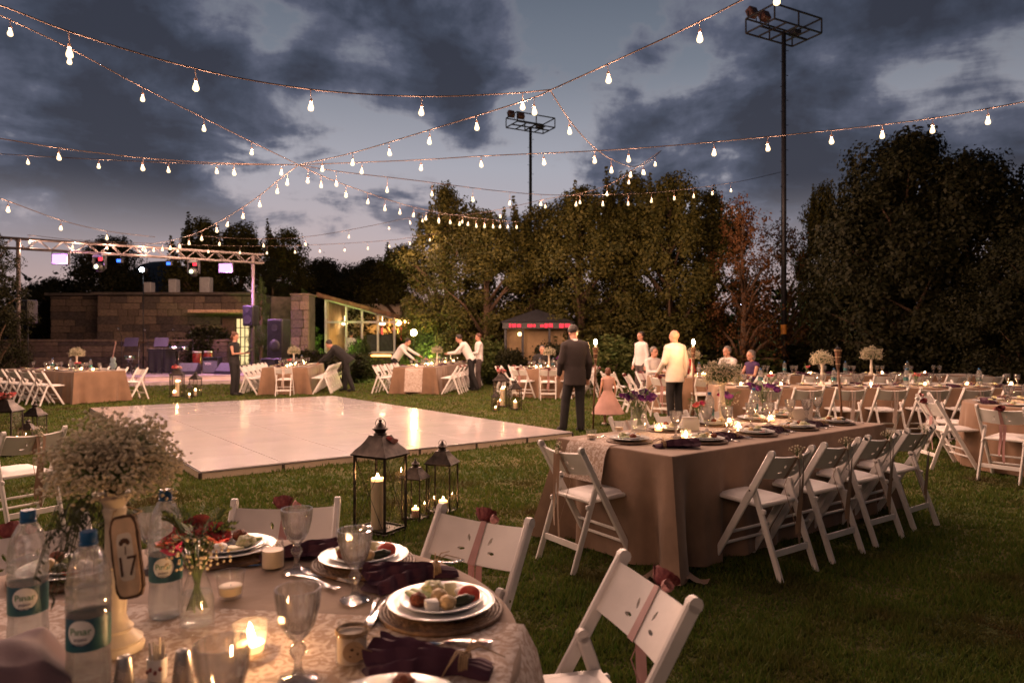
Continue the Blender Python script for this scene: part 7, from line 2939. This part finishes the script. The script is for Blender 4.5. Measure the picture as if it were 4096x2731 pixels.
def head_geom(g, c, M, s=1.0):
    """head facing local +y"""
    def T(p):
        return Vector(c) + M @ (Vector(p) * s)
    g.ell(T((0, -.008, .025)), (.075 * s, .093 * s, .098 * s), 18, 14, M)
    g.ell(T((0, .018, -.045)), (.058 * s, .066 * s, .072 * s), 16, 12, M)
    g.ell(T((0, .055, -.085)), (.028 * s, .026 * s, .024 * s), 10, 8, M)
    g.ell(T((0, .093, -.015)), (.013 * s, .019 * s, .030 * s), 8, 6, M)       # nose
    g.ell(T((0, .080, .022)), (.055 * s, .014 * s, .012 * s), 10, 6, M)       # brow
    for sx in (-1, 1):
        g.ell(T((sx * .076, -.008, -.012)), (.009 * s, .019 * s, .031 * s), 8, 6, M)

def hand_geom(g, w, d, side, s=1.0):
    """palm and five curled fingers from wrist w pointing along d"""
    d = Vector(d).normalized()
    up = Vector((0, 0, 1)) if abs(d.z) < .8 else Vector((0, 1, 0))
    x = d.cross(up).normalized()
    n = x.cross(d).normalized()
    M = Matrix((x, d, n)).transposed()
    w = Vector(w)
    g.ell(w + d * .045 * s, (.040 * s, .052 * s, .016 * s), 10, 8, M)
    for k in range(4):
        o = (k - 1.5) * .019 * s
        L = (.062, .072, .067, .052)[k] * s
        b = w + d * .085 * s + x * o
        g.tube([b, b + d * L * .5 - n * .004, b + d * L * .85 - n * L * .35], [.0095 * s, .009 * s, .007 * s], 6)
    b = w + d * .03 * s + x * side * .035 * s
    g.tube([b, b + x * side * .022 * s + d * .03 * s, b + x * side * .020 * s + d * .058 * s - n * .01], [.011 * s, .0105 * s, .008 * s], 6)

def person(loc, rz, label, H=1.75, J=None, top='shirt_white', bottom='suit_black', hair='hair_dark', kind='shirt', sleeves=True, bald=False, lean=0, head_yaw=0, head_pitch=0, vox=.016, skirt=None, female=False, bun=False, shoes='suit_black', face=True, sit=False):
    """J overrides joints (metres for a 1.75 m figure, facing +y)"""
    k = H / 1.75
    base = dict(pel=(0, 0, .93), che=(0, .0, 1.30), nec=(0, -.005, 1.46), hea=(0, .02, 1.605), shL=(-.175, 0, 1.385), shR=(.175, 0, 1.385), elL=(-.235, -.02, 1.12), elR=(.235, -.02, 1.12), wrL=(-.25, .06, .88), wrR=(.25, .06, .88),
                hiL=(-.09, 0, .90), hiR=(.09, 0, .90), knL=(-.10, .03, .50), knR=(.10, .03, .50), anL=(-.10, -.01, .08), anR=(.10, -.01, .08), toL=(-.115, .14, .03), toR=(.115, .14, .03))
    if sit:
        base.update(pel=(0, -.05, .56), che=(0, -.06, .93), nec=(0, -.05, 1.10), hea=(0, -.01, 1.235), shL=(-.185, -.05, 1.03), shR=(.185, -.05, 1.03), elL=(-.24, .06, .80), elR=(.24, .06, .80), wrL=(-.17, .30, .82), wrR=(.17, .30, .82),
                    hiL=(-.09, -.03, .55), hiR=(.09, -.03, .55), knL=(-.12, .40, .53), knR=(.12, .40, .53), anL=(-.12, .38, .09), anR=(.12, .38, .09), toL=(-.13, .53, .03), toR=(.13, .53, .03))
    if J:
        base.update(J)
    j = {a: Vector(b) * k for a, b in base.items()}
    t = thing('person', label, 'person', loc, rz)
    fw = 1 if not female else .88
    up_ = (j['che'] - j['pel']).normalized()
    xs = (j['shR'] - j['shL']).normalized()
    zs = up_
    ys = zs.cross(xs).normalized()
    xs = ys.cross(zs).normalized()
    MT = Matrix((xs, ys, zs)).transposed()
    xh = (j['hiR'] - j['hiL']).normalized()
    def torso(g, grow, low=None):
        dl = .012 + grow
        rings = []
        a, b = j['pel'], j['che']
        L = (b - a).length
        for (f, rx, ry) in ((-.30, .150, .105), (-.12, .168, .125), (.1, .160, .120), (.35, .148, .112), (.65, .160, .118), (.95, .178, .122), (1.2, .182, .110), (1.36, .150, .090), (1.46, .075, .062)):
            if low is not None and f < low:
                continue
            fx = rx * fw if not female else rx * (.86 if .2 < f < .6 else .93)
            rings.append((a + (b - a) * f, (fx + dl - .012) * k, (ry + dl - .012) * k, MT))
        loft(g, rings)
        for s in ('L', 'R'):
            g.ell(j['sh' + s], (.056 * fw + grow) * k, 12, 8)
            limb(g, [j['nec'] - up_ * .045 * k, j['nec'].lerp(j['sh' + s], .5) - up_ * .012 * k, j['sh' + s]], [(.058 * fw + grow) * k, (.058 * fw + grow) * k, (.052 * fw + grow) * k])
    def arms(g, grow, upto='wr'):
        for s in ('L', 'R'):
            pts, rd = [j['sh' + s], j['el' + s]], [(.050 * fw + grow) * k, (.040 * fw + grow) * k]
            if upto == 'wr':
                pts.append(j['wr' + s]); rd.append((.029 * fw + grow) * k)
            limb(g, pts, rd)
    def legs(g, grow, flare=0):
        g.ell(j['pel'] + up_ * -.06 * k, (.165 * k + grow, .125 * k + grow, .12 * k), 16, 10, MT)
        for s in ('L', 'R'):
            limb(g, [j['hi' + s], j['kn' + s], j['an' + s]], [(.085 + grow) * k, (.058 + grow + flare * .5) * k, (.042 + grow + flare) * k])
    HM = Matrix.Rotation(R(head_yaw), 3, 'Z') @ Matrix.Rotation(R(head_pitch), 3, 'X')
    # body: one continuous skin
    g = G()
    torso(g, -.004)
    arms(g, 0)
    legs(g, -.004)
    limb(g, [j['nec'] - (j['hea'] - j['nec']) * .4, j['nec'], j['hea'] - HM @ Vector((0, .01, .03)) * k], [.060 * k * fw, .055 * k * fw, .050 * k * fw])
    head_geom(g, j['hea'], HM, k * .98)
    for s in ('L', 'R'):
        limb(g, [j['an' + s], j['an' + s].lerp(j['to' + s], .5), j['to' + s]], [.036 * k, .038 * k, .03 * k], 10)
    me = remesh(g, vox * .8, 3)
    gh = G()
    for s, sd in (('L', 1), ('R', -1)):
        hand_geom(gh, j['wr' + s], j['wr' + s] - j['el' + s], sd, k * .95)
    bm = bmesh.new()
    bm.from_mesh(me)
    mh = gh.mesh('h', 180)
    bm.from_mesh(mh)
    bm.to_mesh(me)
    bm.free()
    bpy.data.meshes.remove(mh)
    me.polygons.foreach_set('use_smooth', [True] * len(me.polygons))
    body = link('body', me, 'skin', t)
    def HP(p):
        return j['hea'] + HM @ (Vector(p) * k * .98)
    if face:
        for sx in (-1, 1):
            g = G(); g.ell(HP((sx * .030, .0855, .004)), (.0125 * k, .006 * k, .0065 * k), 8, 6, HM); g.build('eye', 'eye_dark', body, smooth=180)
            g = G(); g.ell(HP((sx * .030, .091, .026)), (.019 * k, .006 * k, .004 * k), 8, 5, HM); g.build('eyebrow', hair if hair else 'hair_grey', body, smooth=180)
        g = G(); g.ell(HP((0, .083, -.062)), (.024 * k, .007 * k, .007 * k), 8, 6, HM); g.build('mouth', 'lip', body, smooth=180)
    if not bald:
        g = G()
        g.ell(HP((0, -.022, .040)), (.084 * k, .098 * k, .094 * k), 18, 12, HM)
        if female:
            g.ell(HP((0, -.05, -.02)), (.085 * k, .065 * k, .10 * k), 16, 10, HM)
        # keep the face clear
        keep = []
        inv = HM.transposed()
        gv = []
        for v in g.v:
            q = inv @ (Vector(v) - j['hea']) / (k * .98)
            if q.y > .02 and q.z < .085:
                q.y = .02 + (q.y - .02) * .10
            if q.z < -.03 and not female:
                q.z = -.03 + (q.z + .03) * .2
            gv.append(tuple(j['hea'] + HM @ (q * k * .98)))
        g.v = gv
        if bun:
            g.ell(HP((0, -.10, .085)), (.045 * k, .045 * k, .042 * k), 10, 8, HM)
        g.build('hair', hair, t, smooth=180)
    # clothes
    if kind == 'dress':
        g = G()
        torso(g, .010, low=-.4)
        loft(g, [(j['pel'] + Vector((0, 0, .10 * k)), .15 * k, .12 * k, MT), (j['pel'] * 1.0, .20 * k, .17 * k, Matrix.Identity(3)), (Vector((0, 0, skirt[1])), skirt[0], skirt[0] * .9, Matrix.Identity(3))])
        link('dress', remesh(g, vox, 3, 'dress'), top, t)
    else:
        g = G()
        torso(g, .012 if kind == 'shirt' else .022, low=-.32 if kind == 'shirt' else None)
        if sleeves:
            arms(g, .011 if kind == 'shirt' else .018)
        else:
            pass
        if kind == 'jacket':
            for s in ('L', 'R'):
                pass
            a = j['pel']
            loft(g, [(a + up_ * .2 * k, .165 * k, .130 * k, MT), (a - up_ * .05 * k, .185 * k, .145 * k, MT), (a - up_ * .17 * k, .195 * k, .155 * k, MT)])
        link('jacket' if kind == 'jacket' else 'shirt', remesh(g, vox, 3, 'top'), top, t)
        if kind == 'jacket' or sleeves:
            g = G()
            dn = (j['hea'] - j['nec']).normalized()
            Mn = dn.to_track_quat('Z', 'Y').to_matrix()
            loft(g, [(j['nec'] - dn * .035 * k, .078 * k, .072 * k, Mn), (j['nec'] + dn * .018 * k, .064 * k, .062 * k, Mn)], 16)
            g.build('collar', 'shirt_white' if kind == 'jacket' else top, t, smooth=60)
    if bottom and kind != 'dress':
        g = G()
        legs(g, .012, .012)
        link('trousers', remesh(g, vox, 3, 'trousers'), bottom, t)
    if shoes:
        for s in ('L', 'R'):
            g = G()
            limb(g, [j['an' + s] + Vector((0, -.02, -.02)), j['an' + s].lerp(j['to' + s], .5) + Vector((0, 0, -.005)), j['to' + s]], [.045 * k, .046 * k, .036 * k], 10)
            zmin = min(v[2] for v in g.v)
            g.v = [(x, y, max(z, .004)) for x, y, z in g.v]
            g.build('shoe', shoes, t, smooth=180)
    return t

def face_to(dx, dy):
    return math.atan2(dy, dx) - math.pi / 2

# woman in black with a tablet, beside the stage
p = P(938, 1582)
person((p.x, p.y, 0), face_to(1, -.1), 'woman in a black sleeveless jumpsuit standing and reading a tablet', 1.74,
       dict(elL=(-.21, .06, 1.14), elR=(.21, .06, 1.14), wrL=(-.10, .28, 1.16), wrR=(.10, .28, 1.16)), top='suit_black', bottom='suit_black', hair='hair_auburn', sleeves=False, female=True, bun=True, head_pitch=-22, vox=.018)
t_ = thing('tablet', 'thin tablet held by the woman in black', 'tablet', (p.x + .40, p.y - .04, 1.21), R(-90))
g = G(); g.box((0, 0, 0), (.19, .25, .010), Matrix.Rotation(R(35), 3, 'X'), .003); g.build('case', 'black_plastic', t_)
g = G(); g.box((0, 0, .007), (.17, .23, .002), Matrix.Rotation(R(35), 3, 'X')); g.build('screen', 'porcelain', t_)
# man in black bending over the table
person((-4.85, 20.6, 0), face_to(-1, .1), 'man in black bending over the table beside the woman', 1.78,
       dict(che=(0, .30, 1.18), nec=(0, .43, 1.27), hea=(0, .54, 1.36), shL=(-.185, .36, 1.22), shR=(.185, .36, 1.22), elL=(-.22, .55, 1.0), elR=(.22, .58, 1.0), wrL=(-.16, .76, .86), wrR=(.16, .80, .86), anL=(-.12, -.22, .08), toL=(-.13, -.07, .03), anR=(.12, .10, .08), toR=(.13, .25, .03), knL=(-.11, -.06, .50), knR=(.11, .10, .50)),
       top='suit_black', bottom='suit_black', kind='jacket', head_pitch=-35, vox=.018)
# waiters at the long table
person((-3.75, 22.6, 0), face_to(1, -.25), 'waiter in white shirt leaning across the table, pavilion side', 1.75,
       dict(che=(0, .22, 1.22), nec=(0, .32, 1.34), hea=(0, .42, 1.45), shL=(-.185, .27, 1.28), shR=(.185, .27, 1.28), elL=(-.24, .50, 1.12), elR=(.24, .46, 1.10), wrL=(-.16, .74, 1.02), wrR=(.20, .68, .92)), head_pitch=-25, vox=.018)
person((-1.22, 20.9, 0), face_to(-1, .15), 'dark haired waiter in white shirt stooping over the table with a plate', 1.78,
       dict(che=(0, .18, 1.26), nec=(0, .29, 1.39), hea=(0, .37, 1.52), shL=(-.185, .22, 1.33), shR=(.185, .22, 1.33), elL=(-.23, .42, 1.12), elR=(.23, .40, 1.12), wrL=(-.12, .66, 1.10), wrR=(.12, .66, 1.08), anL=(-.10, -.20, .08), toL=(-.11, -.05, .03), knL=(-.10, -.05, .50)), head_pitch=-22, vox=.018)
person((-1.02, 21.6, 0), face_to(-1, -.1), 'waiter in white shirt standing upright behind the stooping waiter', 1.74,
       dict(elL=(-.22, .06, 1.13), wrL=(-.14, .30, 1.08), elR=(.22, .06, 1.13), wrR=(.14, .30, 1.08)), bottom='trouser_grey', hair='hair_auburn', head_pitch=-15, vox=.018)
# man in the dark suit by the dance floor
p = P(2300, 1728)
person((p.x, p.y, 0), face_to(-.35, 1), 'man in a dark suit standing at the dance floor corner, head bowed', 1.76,
       dict(hea=(0, .075, 1.60), nec=(0, .03, 1.47), elL=(-.25, .0, 1.12), wrL=(-.20, .18, .94), elR=(.25, -.02, 1.12), wrR=(.26, .06, .88), anL=(-.16, .10, .08), toL=(-.18, .25, .03), knL=(-.13, .08, .5)), top='suit_brown', bottom='suit_black', kind='jacket', head_pitch=-30, vox=.015)
# girl in the pink dress
p = P(2432, 1700)
person((p.x, p.y, 0), face_to(-.3, 1), 'small girl in a pale pink tulle dress on the grass', 1.02, None, top='tulle_pink', bottom=None, hair='hair_auburn', kind='dress', skirt=(.30, .20), female=True, sleeves=False, shoes='ribbon_pale', vox=.012)
# bald man in the cream jacket
p = P(2700, 1690)
person((p.x, p.y, 0), face_to(-.55, 1), 'bald man in a cream jacket standing between the tables', 1.70,
       dict(elL=(-.25, .02, 1.12), wrL=(-.22, .20, .95), elR=(.25, -.03, 1.12), wrR=(.25, .02, .88)), top='jacket_cream', bottom='suit_black', hair='hair_dark', kind='jacket', bald=True, head_yaw=28, vox=.014)
# seated guests
def sitter(c, ang, label, **kw):
    x, y = c.x + 1.02 * math.cos(R(ang)), c.y + 1.02 * math.sin(R(ang))
    return person((x, y, 0), face_to(-math.cos(R(ang)), -math.sin(R(ang))), label, kw.pop('H', 1.74), kw.pop('J', None), sit=True, vox=.017, **kw)
sitter(RA, 95, 'grey haired man in dark suit seated behind the round table near the kiosk', top='suit_black', kind='jacket', hair='hair_grey')
sitter(RA, 20, 'grey haired man in pale pink shirt seated at the table near the kiosk', top='shirt_pink', hair='hair_grey', head_yaw=20)
sitter(RB, 125, 'man in an open white shirt seated facing the bald man', top='shirt_white', hair='hair_grey')
sitter(RB, 85, 'woman in red seated half hidden behind the bald man', top='dress_red', bottom='dress_red', hair='hair_dark', female=True)
person((3.25, 17.6, 0), face_to(-.8, -.4), 'man in a loose white shirt standing under the trees', 1.74, None, bottom='trouser_grey', vox=.018)
person((5.02, 14.75, 0), face_to(-1, -.3), 'woman with cropped grey hair in a purple dress seated near the hedge', 1.66, None, top='dress_purple', bottom='dress_purple', hair='hair_grey', female=True, sleeves=False, sit=True, vox=.017)
person((4.75, 15.5, 0), face_to(-1, -.5), 'man in white shirt seated close behind the woman in purple', 1.76, None, hair='hair_grey', sit=True, vox=.017)
chair('far_rose', 5.0, 14.75, (-1, -.3), 'white folding chair under the woman in the purple dress')
chair('far_rose', 4.73, 15.5, (-1, -.5), 'white folding chair under the man behind the woman in purple')
person((bX(1404, 32.2), 32.2, 0), face_to(.3, 1), 'waiter in white shirt walking along the pavilion front', 1.95, None, vox=.022)
